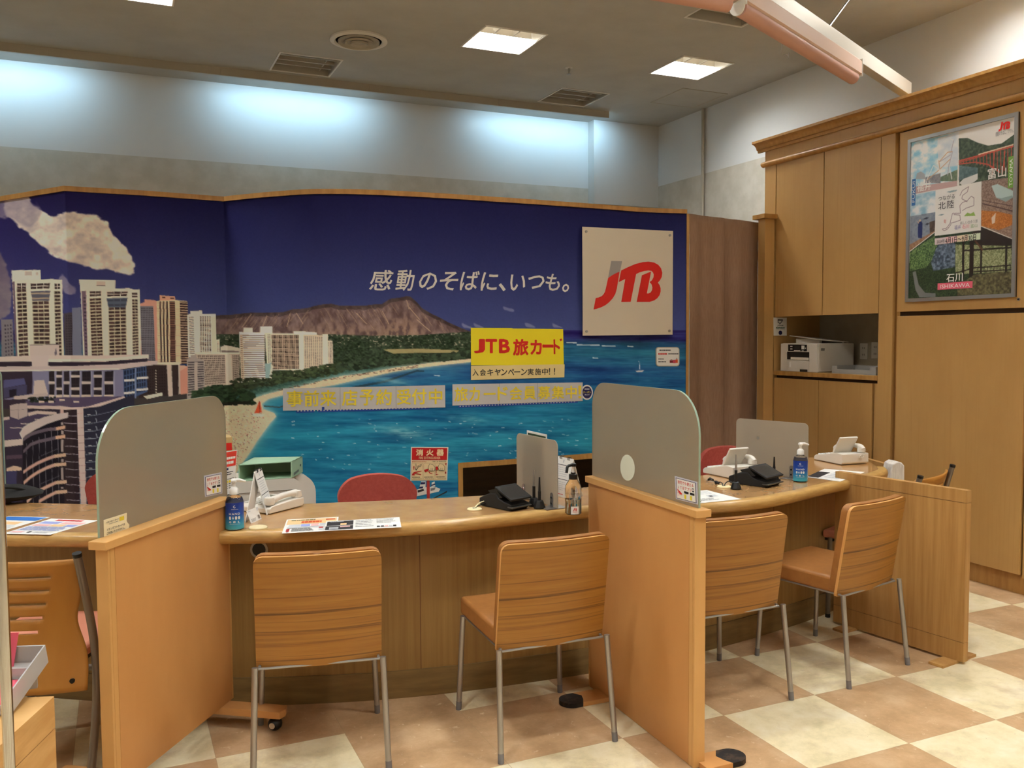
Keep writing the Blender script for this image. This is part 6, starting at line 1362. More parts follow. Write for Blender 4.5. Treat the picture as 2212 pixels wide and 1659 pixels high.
def f_card(p):
    p.rect(.02, .05, .37, .52, M_ink); p.rect(.01, .56, .37, .94, M_ink); p.lines(.06, .09, .26, .15, 1, M_lgy, .6, 3, 7); p.rect(.2, .32, .28, .5, M_pch); p.rect(.06, .7, .18, .8, M_lgy); p.rect(.2, .62, .33, .72, M_lpk); p.rect(.06, .84, .18, .9, M_lgy)
    p.lines(.4, .1, .66, .9, 5, M_ink, .18, 6, 5); p.lines(.68, .1, .94, .6, 4, M_ink, .2, 7, 5)
    for k, m in enumerate((M_ink, M_ink, M_lpk, M_lgy, M_ink)): p.rect(.68+.054*k, .78, .72+.054*k, .9, m)
flyer([(619.7, 1122.4), (731.5, 1116.3), (727, 1145.5), (608.8, 1152.2)], 'flyer with orange heading, left one of the two on the middle counter', f_orange)
flyer([(704.4, 1126.4), (863, 1117), (867, 1138.6), (699.7, 1146.8)], 'wide white flyer with black card pictures on the middle counter', f_card, None, .0022)
def f_blue(p):
    p.rect(.03, .04, .97, .3, M_blue); p.rect(.4, .4, .8, .6, M_pch); p.lines(.08, .36, .36, .9, 6, M_lgy, .5, 3); p.lines(.4, .66, .92, .92, 3, M_lgy, .5, 8)
def f_pink(p):
    p.lines(.2, .05, .9, .15, 1, M_red, .9, 6, 8); p.rect(.06, .2, .45, .34, M_lbl); p.rect(.5, .2, .94, .34, M_lpk); p.rect(.06, .38, .4, .5, M_lpk); p.rect(.43, .38, .7, .5, M_pch); p.rect(.73, .38, .94, .5, M_lbl); p.lines(.06, .54, .94, .8, 5, M_lbl, .5, 9); p.rect(.06, .84, .3, .92, M_lpk); p.rect(.4, .84, .46, .92, M_ink); p.lines(.52, .84, .9, .94, 2, M_lgy, .5)
flyer([(19, 1115), (107.6, 1117), (6, 1147), (-75, 1142)], 'flyer with blue heading on the left counter', f_blue)
flyer([(111, 1120), (213, 1124), (109, 1155), (5, 1153)], 'flyer with pink printing on the left counter beside the glass', f_pink)
def f_r1(p): p.lines(.1, .1, .9, .4, 3, M_lgy, .5, 3); p.rect(.45, .45, .75, .62, M_lgy); p.rect(.5, .5, .6, .6, M_ink); p.lines(.1, .7, .6, .9, 3, M_ink, .3, 5); p.rect(.02, .75, .12, .95, M_ink)
flyer([(1486, 1062), (1527, 1058.5), (1602, 1078), (1505, 1087.5)], 'white flyer beside the right glass partition', f_r1)
def f_r2(p): p.rect(.0, .35, .32, .95, M_ink); p.lines(.4, .15, .95, .9, 5, M_lgy, .5, 11); p.rect(.62, .2, .8, .32, M_ink)
flyer([(1781, 1012.5), (1868, 1019.5), (1815, 1040), (1742, 1030)], 'white flyer with dark photo behind the low plain partition', f_r2)
# desk calendars: two leaning boards joined at the ridge
def calendar(rn_, rf, fn_, ff, bn, bf, label):
    """ridge near/far, front page foot near/far, back page foot near/far"""
    t = thing('desk_calendar', label, 'calendar', (rn_+rf)/2*1.0-Vector((0, 0, ((rn_+rf)/2).z-ZT-EPS)), 0, 'desk calendars')
    q1 = Quad(rn_, rf, ff, fn_); q2 = Quad(rf, rn_, bn, bf)
    if q1.n.dot(q1(.5, .5)-q2(.5, .5)) < 0: q1n = -1
    else: q1n = 1
    MB().slab(q1.corners(), .002*q1n, M_gelw).build('front_board', t); MB().slab(q2.corners(), .002, mat('calendar_card', (222, 216, 206), .6)).build('back_board', t)
    if q1n > 0: qp = Quad(*q1.corners(.0008))
    else: qp = Quad(rf+q1.n*-.0008, rn_+q1.n*-.0008, fn_+q1.n*-.0008, ff+q1.n*-.0008)
    MB().slab(qp.corners(.0006), .0004, M_paperw).build('calendar_page', t); p = Print(Quad(*qp.corners(.0006)))
    p.rect(.04, .19, .96, .205, M_ink); p.rect(.04, .55, .96, .565, M_ink); p.text('1', .42, .06, .5, .14, M_lgy); p.lines(.1, .26, .9, .52, 5, M_lgy, .3, 3, 8); p.lines(.1, .62, .9, .86, 5, M_lgy, .3, 4, 8); p.lines(.2, .92, .9, .95, 1, M_red, .6, 3); p.build('printing', t)
    b = MB(); dd = (rf-rn_)
    for k in (.2, .26, .32, .68, .74, .8):
        c_ = rn_+dd*k; rad = .007; u_ = (q1.n*q1n+q2.n).normalized(); v_ = u_.cross(dd.normalized())
        b.tube([c_+u_*(rad*math.cos(j*math.pi/6)-.003)+v_*rad*math.sin(j*math.pi/6) for j in range(13)], .001, M_black, 6)
    b.build('ring_binding', t, smooth=True); return t
zt_ = ZT+.175; up_ = lambda v, z: Vector((v.x, v.y, z))
rn_, rf = onz(549, 1019, zt_), onz(564, 1011, zt_); fn_, ff = oz(576.5, 1113), oz(591.5, 1099); bn = oz(529, 1130); bf = bn+(ff-fn_)
calendar(rn_, rf, *[v+Vector((0, 0, EPS)) for v in (fn_, ff, bn, bf)], 'white desk calendar beside the left hand gel bottle')
rn_, rf = onz(1205, 985, zt_), onz(1237, 991.5, zt_); mid_ = (rn_+rf)/2; dd = (rf-rn_); dd.z = 0; nn = Vector((dd.y, -dd.x, 0)).normalized()
rn_ = up_(rn_, zt_); rf = rn_+dd.normalized()*.13
g0_, g1_ = up_(rn_, ZT+EPS), up_(rf, ZT+EPS)
calendar(rn_, rf, g0_+nn*.05, g1_+nn*.05, g0_-nn*.05, g1_-nn*.05, 'white desk calendar between the acrylic screen and the clear bottle')
b0, b1 = oz(543, 1131.5), oz(565, 1121); tp0, tp1 = onz(532, 1104, ZT+.05), onz(556, 1094.5, ZT+.05)
q = Quad(tp0, tp1, b1+Vector((0, 0, EPS)), b0+Vector((0, 0, EPS))); t = thing('display_card', 'small white card leaning on the left desk calendar', 'card', q(.5, 1))
MB().slab(q.corners(), .0012, M_paperw).build('card', t); p = Print(q); p.rect(.1, .08, .3, .15, M_lgy); p.rect(.82, .02, .98, .3, M_lgy); p.rect(.75, .6, .92, .9, mat('print_sage', (130, 120, 110), .5)); p.lines(.1, .72, .55, .94, 3, M_ink, .3, 3); p.build('printing', t)
# grommets and cables
M_crm = mat('cream_plastic', (236, 216, 166), .45)
def grommet(px, py, r, label, cables=()):
    c = oz(px, py); t = thing('cable_grommet', label, 'grommet', (c.x, c.y, ZT+EPS), 0, 'cream cable grommets'); b = MB(); b.lathe([(r, 0), (r, .003), (r-.003, .006), (.001, .006)], c+Vector((0, 0, EPS)), M_crm, 30); b.build('cap', t, smooth=True, angle=30)
    if cables: b = MB(); b.bb((c.x-.006, c.y-.002, ZT+.006), (c.x+.010, c.y+.010, ZT+.0075), M_black); b.build('cable_opening', t)
    return c
grommet(557.5, 1141, .036, 'cream cable grommet in front of the left desk calendar')
c1_ = grommet(1025, 1101, .032, 'cream cable grommet beside the middle card terminal', 1)
c2_ = grommet(1564, 1052.5, .034, 'cream cable grommet beside the right card terminal', 1)
def cable(pts, r, m, label, name='cable'):
    b = MB(); b.tube(spline([tuple(p) for p in pts], 6), r, m, 8); return tag(b.build(name, smooth=True), label, 'cable')
up = lambda x, y, z: onz(x, y, ZT+z)
cable([c1_+Vector((0, 0, .007)), up(1034, 1088, .02), up(1045, 1083, .022), up(1060, 1082, .02), up(1070, 1092, .006), up(1082, 1097.5, .005)], .0028, mat('cream_cable', (234, 220, 176), .5), 'cream cable from the middle grommet to the card terminal')
cable([c1_+Vector((.004, .004, .007)), up(1031, 1093, .012), up(1044, 1089, .014), up(1056, 1086, .012), up(1060, 1084, .02)], .0025, M_black, 'black cable from the middle grommet to the card terminal')
cable([c2_+Vector((0, 0, .007)), up(1569, 1042, .02), up(1575, 1040, .022), up(1583, 1043, .02)], .0026, M_black, 'black cable from the right grommet to the card terminal')
t = thing('power_plug_cable', 'black cable with loose plug on the right counter', 'cable', up(1545, 1044, 0))
b = MB(); b.tube(spline([tuple(v) for v in (c2_+Vector((-.004, .004, .008)), up(1560, 1044, .014), up(1556, 1041.5, .008), up(1550, 1042, .006), up(1540, 1038, .012), up(1535, 1036, .014))], 6), .0026, M_black, 8); b.build('cord', t, smooth=True)
b = MB(); b.tube([up(1544, 1040, .009), up(1547, 1042, .008), up(1553, 1043.5, .007)], [.004, .009, .005], M_black, 10); b.build('ferrite_lump', t, smooth=True)
b = MB(); b.tube([up(1540, 1037, .012), up(1534, 1034.5, .014), up(1529, 1037, .008)], [.006, .008, .006], M_black, 10); b.tube([up(1529, 1037, .008), up(1525.5, 1039, .006)], .003, M_steel, 8); b.build('plug', t, smooth=True)
# card terminals
def terminal(A, B, L, label):
    """A, B: front corners on the counter; L: length backwards"""
    A, B = oz(*A), oz(*B); w = (B-A).length; x_ = (B-A).normalized(); rz = math.atan2(x_.y, x_.x)
    t = thing('card_terminal', label, 'payment terminal', ((A+B)/2+Vector((0, 0, EPS)))[:], rz, 'black card terminals'); t.location.z = ZT+EPS
    W = w/2
    b = MB(); side = [(-W*.9, 0), (-W*.9, .0)]
    prof_ = [(.012, 0), (L-.01, 0), (L, .01), (L, .034), (L*.72, .058), (L*.48, .064), (L*.40, .046), (.05, .034), (0, .026), (0, .01)]
    b.extr([(-W*.88, y, z) for y, z in prof_], (W*1.76, 0, 0), M_blackm); b.build('body', t, world=False, bevel=.004)
    n_ = 1; y0, z0, y1, z1 = -.006, .042, .095, .088
    dv = Vector((0, y1-y0, z1-z0)); nn = Vector((0, -dv.z, dv.y)).normalized()
    b = MB(); b.extr([Vector((-W, y0, z0)), Vector((W, y0, z0)), Vector((W, y1, z1)), Vector((-W, y1, z1))], nn*.010, M_blackm); o = b.build('display', t, world=False, bevel=.003)
    b = MB(); e = nn*.0103; k = .1
    b.add([Vector((-W*.88, y0, z0))+dv*.1+e, Vector((W*.88, y0, z0))+dv*.1+e, Vector((W*.88, y0, z0))+dv*.9+e, Vector((-W*.88, y0, z0))+dv*.9+e], [(0, 1, 2, 3)], mat('dark_screen', (34, 32, 30), .3)); b.build('screen', o, world=False)
    b = MB(); b.extr([Vector((-W*.8, L*.3, .05)), Vector((W*.8, L*.3, .05)), Vector((W*.8, y1+.004, z1-.004)), Vector((-W*.8, y1+.004, z1-.004))], (0, .05, -.012), M_blackm); b.build('display_hinge', t, world=False)
    b = MB(); b.bb((-W*.95, -.012, .012), (W*.95, .02, .018), mat('dark_grey_plastic', (70, 68, 62), .35)); b.build('card_slot', t, world=False, bevel=.002)
    return t
terminal((1101.5, 1106), (1146, 1097), .2, 'black card terminal in front of the middle acrylic screen')
terminal((1653, 1055), (1689, 1046.5), .21, 'black card terminal in front of the right acrylic screen')
def pen_stand(px, py, tip, label, silver=True, lean=(0, 0)):
    c = oz(px, py); t = thing('pen_stand', label, 'pen stand', (c.x, c.y, ZT+EPS), R(20), 'black pen stands'); b = MB(); o_ = Vector()
    b.lathe([(.026, 0), (.026, .006), (.016, .034), (.013, .036)], o_, M_black, 4 if False else 8); b.build('base', t, world=False, bevel=.002)
    h = topz(*tip, c)-ZT
    b = MB(); b.tube([(0, 0, .03), (lean[0]*.5, lean[1]*.5, h*.55)], .0068, M_black, 12); o = b.build('pen', t, world=False, smooth=True)
    b = MB(); b.tube([(lean[0]*.5, lean[1]*.5, h*.55), (lean[0], lean[1], h)], [.0055, .0032], M_steel if silver else M_black, 12); b.build('pen_cap', o, world=False, smooth=True)
pen_stand(1153.5, 1093, (1151.5, 1015), 'black pen stand holding a silver-topped pen, left of the pair'); pen_stand(1165.5, 1098.5, (1162, 1031), 'black pen stand with dark pen beside the middle screen bracket', False)
pen_stand(1589.5, 1057, (1590, 982), 'black pen stand with silver-topped pen in front of the right phone'); pen_stand(1672, 1034, (1670.5, 987), 'black pen stand with dark pen just behind the right card terminal', False)
# acrylic screens
def acrylic(tl, tr, br, bl, label, r=.02):
    B_ = oz(*br); zt = topz(*tr, B_); A0 = onz(*tl, zt); A_ = Vector((A0.x, A0.y, ZT))
    t = thing('acrylic_screen', label, 'screen', ((A_.x+B_.x)/2, (A_.y+B_.y)/2, ZT+EPS), 0, 'frosted acrylic screens')
    rounded_sheet(A_, B_, ZT+.006, zt, r, r, .004, M_fa, 'sheet', t); return t, A_, B_, zt
t, A_, B_, zt = acrylic((1116.5, 934.5), (1203.5, 952.5), (1205, 1101), None, 'tall frosted acrylic screen beside the middle card terminal', .03)
d = (B_-A_).normalized(); n_ = Vector((d.y, -d.x, 0)); n_ = n_ if n_.dot(-A_) > 0 else -n_
def bracket(t, c, d, n_, k):
    b = MB(); o_ = [(-.011, 0), (.011, 0), (.011, .05)]+[(.011*math.cos(R(18*i)), .05+.011*math.sin(R(18*i))) for i in range(11)]
    b.extr([c+d*x+n_*.0025+Vector((0, 0, z+.006)) for x, z in o_], n_*.003, M_steel); b.build('bracket', t)
    b = MB(); b.extr([c+d*x+n_*y+Vector((0, 0, EPS)) for x, y in ((-.04, -.05), (.04, -.05), (.04, .05), (-.04, .05))], (0, 0, .004), M_steel); b.build('foot_plate', t, bevel=.001)
    for z in (.02, .046): b = MB(); b.tube([c+n_*.005+Vector((0, 0, z)), c+n_*.0075+Vector((0, 0, z))], .005, M_chrome, 12); b.build('bolt', t, smooth=True)
bracket(t, B_-d*.045+Vector((0, 0, 0)), d, n_, 0); bracket(t, A_+d*.07, d, n_, 0)
# leaflet standing behind it
q = Quad(*[onplane(x, y, A_-n_*.02, n_) for x, y in ((1138, 929.5), (1180.5, 939), (1180.5, 1010), (1138, 1004))]); zb_ = ZT+EPS
q = Quad(q.q[0], q.q[1], up_(q.q[2], zb_), up_(q.q[3], zb_)); t = thing('brochure', 'white brochure with dark green heading standing behind the tall acrylic screen', 'brochure', q(.5, 1)); MB().slab(q.corners(), .003, M_paperw).build('cover', t)
p = Print(q); p.rect(.06, .03, .97, .3, mat('print_dark_green', (40, 62, 34), .5)); p.lines(.14, .07, 1.0, .16, 1, mat('print_pale_yellow', (226, 220, 150), .5), .9, 2, 5); p.rect(.6, .2, .9, .28, M_lpk); p.lines(.1, .35, .9, .9, 9, M_lgy, .4); p.build('printing', t)
t, A_, B_, zt = acrylic((1591, 903), (1748, 915), (1745, 1038), None, 'wide frosted acrylic screen behind the right hand gel bottle', .025)
d = (B_-A_).normalized(); n_ = Vector((d.y, -d.x, 0)); n_ = n_ if n_.dot(-A_) > 0 else -n_
bracket(t, B_-d*.09, d, n_, 0); bracket(t, A_+d*.09, d, n_, 0)
dc = onplane(1637, 946, A_+n_*.003, n_); b = MB(); b.tube([dc, dc+n_*.001], .008, M_pw2, 16); b.build('dot_sticker', t)
# telephones
def phone(A, B, C, label, near=False):
    """A front end and B rear end of the near side, C rear end of the far side, all on the counter"""
    A, B, C = oz(*A), oz(*B), oz(*C); y_ = (B-A).normalized(); L = max(.2, min(.25, (B-A).length)); x_ = Vector((-y_.y, y_.x, 0)); sg = 1 if x_.dot(C-B) > 0 else -1
    rz = math.atan2(y_.y, y_.x)-math.pi/2; t = thing('telephone', label, 'telephone', (A.x, A.y, ZT+EPS), rz, 'white desk telephones')
    hk = .62 if near else 1.0; W = .18; X = lambda v: -v*sg                                      # v: 0 near side .. W far side
    b = MB(); prof_ = [(0, .002), (L-.01, .002), (L, .012), (L, .062*hk), (L-.05, .066*hk), (.015, .032), (0, .022)]
    b.extr([(X(0), y, z) for y, z in prof_], (X(W), 0, 0), M_pw); b.build('base', t, world=False, bevel=.004)
    hv = .025 if near else W-.035                                     # handset lies along one side
    pts_ = [(X(hv), .012, .05*hk+.01), (X(hv), .03, .066*hk+.008), (X(hv), L*.5, .098*hk), (X(hv), L-.03, .096*hk), (X(hv), L-.008, .08*hk)]
    b = MB(); b.tube(spline(pts_, 5), [.018]*3+[.016]*5+[.013]*6+[.016]*5+[.018]*2, M_pw, 12); b.lathe([(.022, 0), (.024, .012), (.02, .03)], (X(hv), .024, .036), M_pw, 18); b.lathe([(.022, 0), (.024, .012), (.02, .028)], (X(hv), L-.02, .066*hk), M_pw, 18); b.build('handset', t, world=False, smooth=True, angle=60)
    k0, k1 = (.062, W-.012) if near else (.012, W-.07)
    b = MB()
    for i in range(4):
        for j in range(5): yy_ = .022+.02*j; b.box((X(k0+(k1-k0)*(i+.5)/4), yy_, .0345+(.066*hk-.032)*(yy_-.015)/(L-.065)), (.015, .011, .005), M_gelw)
    b.build('keypad', t, world=False)
    y0, z0 = L-.1, .058*hk; dv = Vector((0, .062, .098)) if not near else Vector((0, .05, .012)); xx = (X(k0-.004), X(k1+.02))
    b = MB(); nn = Vector((0, -dv.z, dv.y)).normalized(); b.extr([Vector((xx[0], y0, z0)), Vector((xx[1], y0, z0)), Vector((xx[1], y0, z0))+dv, Vector((xx[0], y0, z0))+dv], nn*-.012, M_pw); o = b.build('display', t, world=False, bevel=.003)
    xm = [xx[0]*.9+xx[1]*.1, xx[0]*.1+xx[1]*.9]; e = nn*.0006; b = MB(); P0 = lambda x, f: Vector((x, y0, z0))+dv*f+e
    b.add([P0(xm[0], .3), P0(xm[1], .3), P0(xm[1], .92), P0(xm[0], .92)], [(0, 1, 2, 3)], mat('lcd_grey', (140, 140, 120), .2)); b.build('lcd_screen', o, world=False)
    cx_ = X(hv); b = MB(); pts_ = [(cx_+.009*math.cos(k*1.1)+(.03*math.sin(k/26*math.pi))*(1 if (sg < 0) == near else -1), L+.004+.012*math.sin(k/26*math.pi)-k*.0006, .05+.009*math.sin(k*1.1)-k*.0006) for k in range(27)]
    b.tube(pts_, .0022, M_pw, 6); b.build('coiled_cord', t, world=False, smooth=True)
    return t
phone((583, 1112), (657, 1093), (630, 1075), 'white telephone in front of the bulky white printer', True)
phone((1518, 1022), (1583, 1036), (1629, 1012), 'white telephone between the right glass and the right acrylic screen')
phone((1758, 993), (1828, 1007.5), (1862, 1001), 'white telephone at the rounded counter end')
# leaflet leaning beside the left glass, black bag and glass sheet at the far left
c0 = oz(488, 1070)+Vector((0, 0, EPS)); nv = Vector((-c0.x-.9, -c0.y, .25)).normalized(); c1__ = onplane(505, 1064, c0, nv); t0, t1_ = onplane(483, 976, c0, nv), onplane(512.5, 971.5, c0, nv)
q = Quad(t0, t1_, c1__, c0); t = thing('leaflet', 'white leaflet with red heading leaning beside the left glass', 'leaflet', q(.5, 1)); MB().slab(q.corners(), .0012, M_paperw).build('sheet', t)
p = Print(q); p.rect(.03, .02, .97, .36, mat('leaflet_red', (214, 60, 44), .5)); p.lines(.1, .14, .95, .2, 1, M_paperw, .9, 3, 6); p.lines(.2, .24, .9, .31, 1, M_paperw, .9, 5, 5); p.rect(.03, .39, .35, .44, M_navy); p.lines(.06, .48, .8, .58, 2, M_ink, .4); p.rect(.06, .64, .94, .652, M_ink)
for k in range(3): p.rect(.1+.28*k, .68, .3+.28*k, .73, M_yel); p.lines(.1+.28*k, .75, .3+.28*k, .9, 3, M_ink, .3, k, 3)
p.build('printing', t)
b = MB(); fd = (c1__-c0).normalized(); bn_ = Vector((-fd.y, fd.x, 0)); mid_ = (c0+c1__)/2; t = thing('leaflet_stand', 'clear plastic leaflet stand behind the red-headed leaflet', 'stand', mid_+bn_*.05+Vector((0, 0, EPS)))
tc0 = q(.1, .55)+q.n*-.003; tc1 = q(.9, .55)+q.n*-.003
b.extr([tc0, tc1, q(.9, .98)+q.n*-.003, q(.1, .98)+q.n*-.003], q.n*-.002, M_clear); b.build('back_rest', t)
b = MB(); b.bb((mid_.x-.03, mid_.y+.005, ZT+EPS), (mid_.x+.04, mid_.y+.09, ZT+.003), M_clear); b.build('base', t)
c = oz(-14, 1090); t = thing('shoulder_bag', 'black soft bag lying on the far left counter', 'bag', (c.x, c.y, ZT+EPS))
b = MB(); pr_ = [(.02, .001), (.16, .008), (.2, .03), (.17, .05), (.1, .068), (.01, .075)]; b.lathe(pr_, c+Vector((0, .06, 0)), mat('black_cloth', (22, 20, 18), .85), 20, 1, .7); 
rn__ = random.Random(4)
for v in b.V: v.x += .012*(rn__.random()-.5); v.z += .006*rn__.random()
b.build('body', t, smooth=True, angle=80); b = MB(); b.tube(spline([tuple(c+Vector(v)) for v in ((-.1, .0, .06), (-.02, -.05, .08), (.08, -.03, .075), (.15, .03, .04))], 5), .007, mat('black_cloth', (22, 20, 18), .85), 8); b.build('strap', t, smooth=True)
g1_ = oz(13, 1078); g0_ = g1_+Vector((-.5, .30, 0)); t = thing('glass_screen', 'greenish glass screen at the far left edge of the counter', 'screen', ((g0_+g1_)/2)[:]); rounded_sheet(g0_, g1_, ZT+EPS, 1.36, .03, .03, .008, frosted('green_glass', (150, 156, 122), .3), 'glass_sheet', t, M_ge)
# cloth over the end of the thin partition
e1v = Vector((e1.x, e1.y, 0)); dl = (e1v-Vector((e0.x, e0.y, 0))).normalized(); sl = Vector((dl.y, -dl.x, 0)); M_cl = grain('white_checked_cloth', (226, 218, 206), (204, 194, 182), (80, 80, 14), .9, 3)
t = thing('folded_cloth', 'white cloth draped over the thin low partition end', 'cloth', e1v+Vector((0, 0, HL-.12)))
b = MB()
o_ = e1v-dl*.02
b.extr([o_+sl*x+Vector((0, 0, z)) for x, z in ((-.02, HL-.13), (-.017, HL+.012), (.0, HL+.03), (.03, HL+.034), (.055, HL+.02), (.062, HL-.01), (.066, HL-.13), (.032, HL-.13), (.031, HL+.003), (-.001, HL+.003), (-.002, HL-.13))], dl*.115, M_cl); b.extr([o_+dl*.10+sl*x+Vector((0, 0, z)) for x, z in ((-.02, HL-.13), (-.017, HL+.012), (.0, HL+.03), (.03, HL+.034), (.055, HL+.02), (.062, HL-.01), (.066, HL-.13))], dl*.018, M_cl); b.build('cloth', t, bevel=.006, smooth=True, angle=50)
# ------------------------------------------------------------------ printer niche in the cabinet
xf = XC+.03
fy0, fy1 = yy(1765, 804, xf), yy(1685.5, 803, xf); pz0 = zW+EPS; pz1 = zz(1725, 741.5, xf); ye_ = fy0; xb2 = xf+.36
t = thing('inkjet_printer', 'white printer with black control strip in the cabinet alcove', 'printer', ((xf+xb2)/2, (fy0+fy1)/2, zW+EPS))
b = MB(); b.bb((xf+.012, fy0, pz0), (xb2, fy1, pz1), M_pw); b.build('body', t, bevel=.008, seg=3)
def pf(px, py): return onx(px, py, xf)
b = MB(); fz0, fz1 = zz(1740, 779, xf), pz1
ya_, yb_ = yy(1698, 770, xf), yy(1748, 770, xf)
b.bb((xf, yb_, pz0), (xf+.012, ya_, pz0+(zz(1720, 779, xf)-pz0)), M_pw); oz0, oz1 = zz(1720, 777, xf), zz(1720, 760, xf)
b.bb((xf, yb_, oz1), (xf+.012, ya_, pz1-.004), M_pw); b.bb((xf, fy0+.002, pz0), (xf+.012, yb_, pz1-.004), M_pw); b.bb((xf, ya_, pz0), (xf+.012, fy1-.002, pz1-.004), M_pw); b.build('front_cover', t, bevel=.002)
b = MB(); b.bb((xf+.0105, yb_, oz0), (xf+.0125, ya_, oz1), M_dark); b.bb((xf+.001, yb_+.01, oz0), (xf+.009, ya_-.05, oz0+.018), M_pw); b.build('output_slot', t)
qk = Quad(*[onx(x, y, xf-.0006) for x, y in ((1702.5, 744), (1743, 744.5), (1743, 759), (1702.5, 758.5))]); MB().slab(qk.corners(), .0005, M_black).build('control_strip', t)
p = Print(qk); [p.rect(*a, M_gelw) for a in ((.12, .22, .24, .36), (.12, .6, .24, .74), (.32, .84, .66, .96), (.72, .15, .88, .7), (.92, .45, .96, .62), (.74, .86, .84, .96))]; p.rect(.34, .2, .64, .68, mat('lcd_dark', (50, 48, 44), .3)); p.build('buttons', t)
b = MB(); yc = yy(1706, 790, xf); b.bb((xf-.002, yc-.012, zz(1706, 793, xf)), (xf, yc+.008, zz(1706, 782, xf)), M_gelw); b.bb((xf-.0015, yy(1744, 800, xf), pz0), (xf, yy(1728, 800, xf), pz0+.018), M_dark); b.build('tray_handle', t)
qs = Quad(*[ony(x, y, fy0-.0008) for x, y in ((1774, 752), (1782, 752.5), (1781, 758), (1773, 757.5))]); MB().slab(qs.corners(), .0005, mat('side_label', (120, 116, 108), .5)).build('side_label', t)
b = MB(); zt2 = pz1+.004; b.extr([(xf+.03, fy0+.02, zt2+.02), (xf+.30, fy0-.004, zt2), (xf+.33, fy1-.04, zt2+.03), (xf+.06, fy1-.03, zt2+.05)], (0, 0, .006), M_pw); b.bb((xf+.08, fy0+.06, pz1-.002), (xf+.1, fy1-.08, zt2+.03), M_pw); b.bb((xf+.27, fy0+.03, pz1-.002), (xf+.29, fy1-.08, zt2+.012), M_pw); b.build('lifted_lid', t, bevel=.002)
tl_, tr_ = ony(1795, 803, fy0-.08), None
ta = onz(1796, 806, zW); tbx = onz(1893, 809, zW)
t = thing('clear_tray', 'clear plastic tray next to the alcove printer', 'tray', ((ta.x+XC+.2)/2, (ta.y+tbx.y)/2, zW+EPS)); M_tr = mat('milky_clear_plastic', (226, 222, 214), .2, trans=.55)
xt, y_a, y_b = XC+.03, yy(1893, 808, XC+.03)+.004, yy(1797, 805, XC+.03); hh = .055
b = MB(); z_ = zW+EPS; b.bb((xt, y_a, z_), (xt+.22, y_b, z_+.004), M_tr); b.build('tray_base', t)
b = MB(); b.bb((xt, y_a, z_+.004), (xt+.004, y_b, z_+.032), M_tr); b.bb((xt+.216, y_a, z_+.004), (xt+.22, y_b, z_+hh), M_tr); b.bb((xt, y_b-.05, z_+.032), (xt+.004, y_b, z_+hh), M_tr); b.bb((xt+.004, y_b-.004, z_+.004), (xt+.216, y_b, z_+hh), M_tr); b.bb((xt, y_a, z_+.032), (xt+.004, y_a+.05, z_+hh), M_tr); b.bb((xt+.004, y_a, z_+.004), (xt+.216, y_a+.004, z_+hh), M_tr); b.build('tray_wall', t)
M_out = mat('outlet_plate', (214, 206, 190), .5)
for (px, py), lb in (((1866, 759), 'wall outlet plate beside the alcove printer'), ((1891, 757), 'wall outlet plate at the right end of the alcove')):
    c = onx(px, py, XB-.028); t = thing('wall_outlet', lb, 'outlet', (c.x, c.y, c.z), 0, 'wall outlets in the alcove'); b = MB(); b.bb((XB-.031, c.y-.036, c.z-.06), (XB-.0255, c.y+.036, c.z+.06), M_out); b.build('plate', t, bevel=.002)
    b = MB()
    for dz in (-.025, .025):
        for dy in (-.008, .008): b.bb((XB-.0325, c.y+dy-.0015, c.z+dz-.007), (XB-.031, c.y+dy+.0015, c.z+dz+.007), M_dark)
    b.build('socket_slots', t)
# ------------------------------------------------------------------ steel beam with pink roller shades under the ceiling
zB = 3.05; P0, P1 = Vector((2.763, 3.325, zB)), Vector((4.66, 4.217, zB)); dB = (P1-P0).normalized(); sB = Vector((dB.y, -dB.x, 0))
P1 = P0+dB*((XC-.02-P0.x)/dB.x); Ps = P0-dB*1.6
t = thing('steel_beam', 'brushed steel beam running to the top of the cabinet wall', 'beam', (Ps+P1)/2)
b = MB(); zr_ = zTop+.001; o4 = [(-.03, 0), (.03, 0), (.03, .085), (-.03, .085)]; E0 = P1+dB*.14
b.extr([Ps+sB*x+Vector((0, 0, z)) for x, z in o4], E0-Ps, M_alu); b.build('square_tube', t, bevel=.002)
H_ = onz(1787, 62, zB+.085); H_ = P0+dB*((H_-P0).dot(dB)); H_.z = zB+.085
for (px, py), jn in (((1632, -62), 1), ((1872, -52), 0)):
    c = onz(px, py, ZC_); b = MB(); b.tube([H_, c], .006, M_steel, 8)
    if jn: k = onz(1742, 28, zB+.085); m_ = H_+(c-H_)*.42; b.tube([m_, m_+(c-H_).normalized()*.03], .012, M_steel, 10)
    b.build('hanger_rod', t, smooth=True)
M_pk1, M_pk2 = mat('pink_shade_cassette', (226, 192, 172), .5), mat('pink_shade_roll', (198, 150, 132), .55)
def shade(a, c, label):
    d_ = (c-a).normalized(); s_ = Vector((d_.y, -d_.x, 0)); s_ = s_ if s_.y < 0 else -s_
    t = thing('roller_shade', label, 'roller shade', (a+c)/2, 0, 'pink roller shades')
    b = MB(); b.extr([a+s_*x+Vector((0, 0, z)) for x, z in ((-.03, .012), (.035, .012), (.045, .02), (.045, .088), (.035, .098), (-.03, .098))], c-a, M_pk1); b.build('cassette', t)
    b = MB(); b.tube([a+s_*.004+Vector((0, 0, -.002)), c-d_*.03+s_*.004+Vector((0, 0, -.002))], .036, M_pk2, 24); b.build('roll', t, smooth=True, angle=50)
    b = MB(); b.bb((0, 0, 0), (.001, .001, .001), M_gelw); b = MB(); b.extr([c+s_*x+Vector((0, 0, z)) for x, z in ((-.032, .005), (.048, .005), (.048, .103), (-.032, .103))], d_*.004, M_gelw); b.build('end_plate', t)
    return t, d_, s_
zs0 = zB-.112
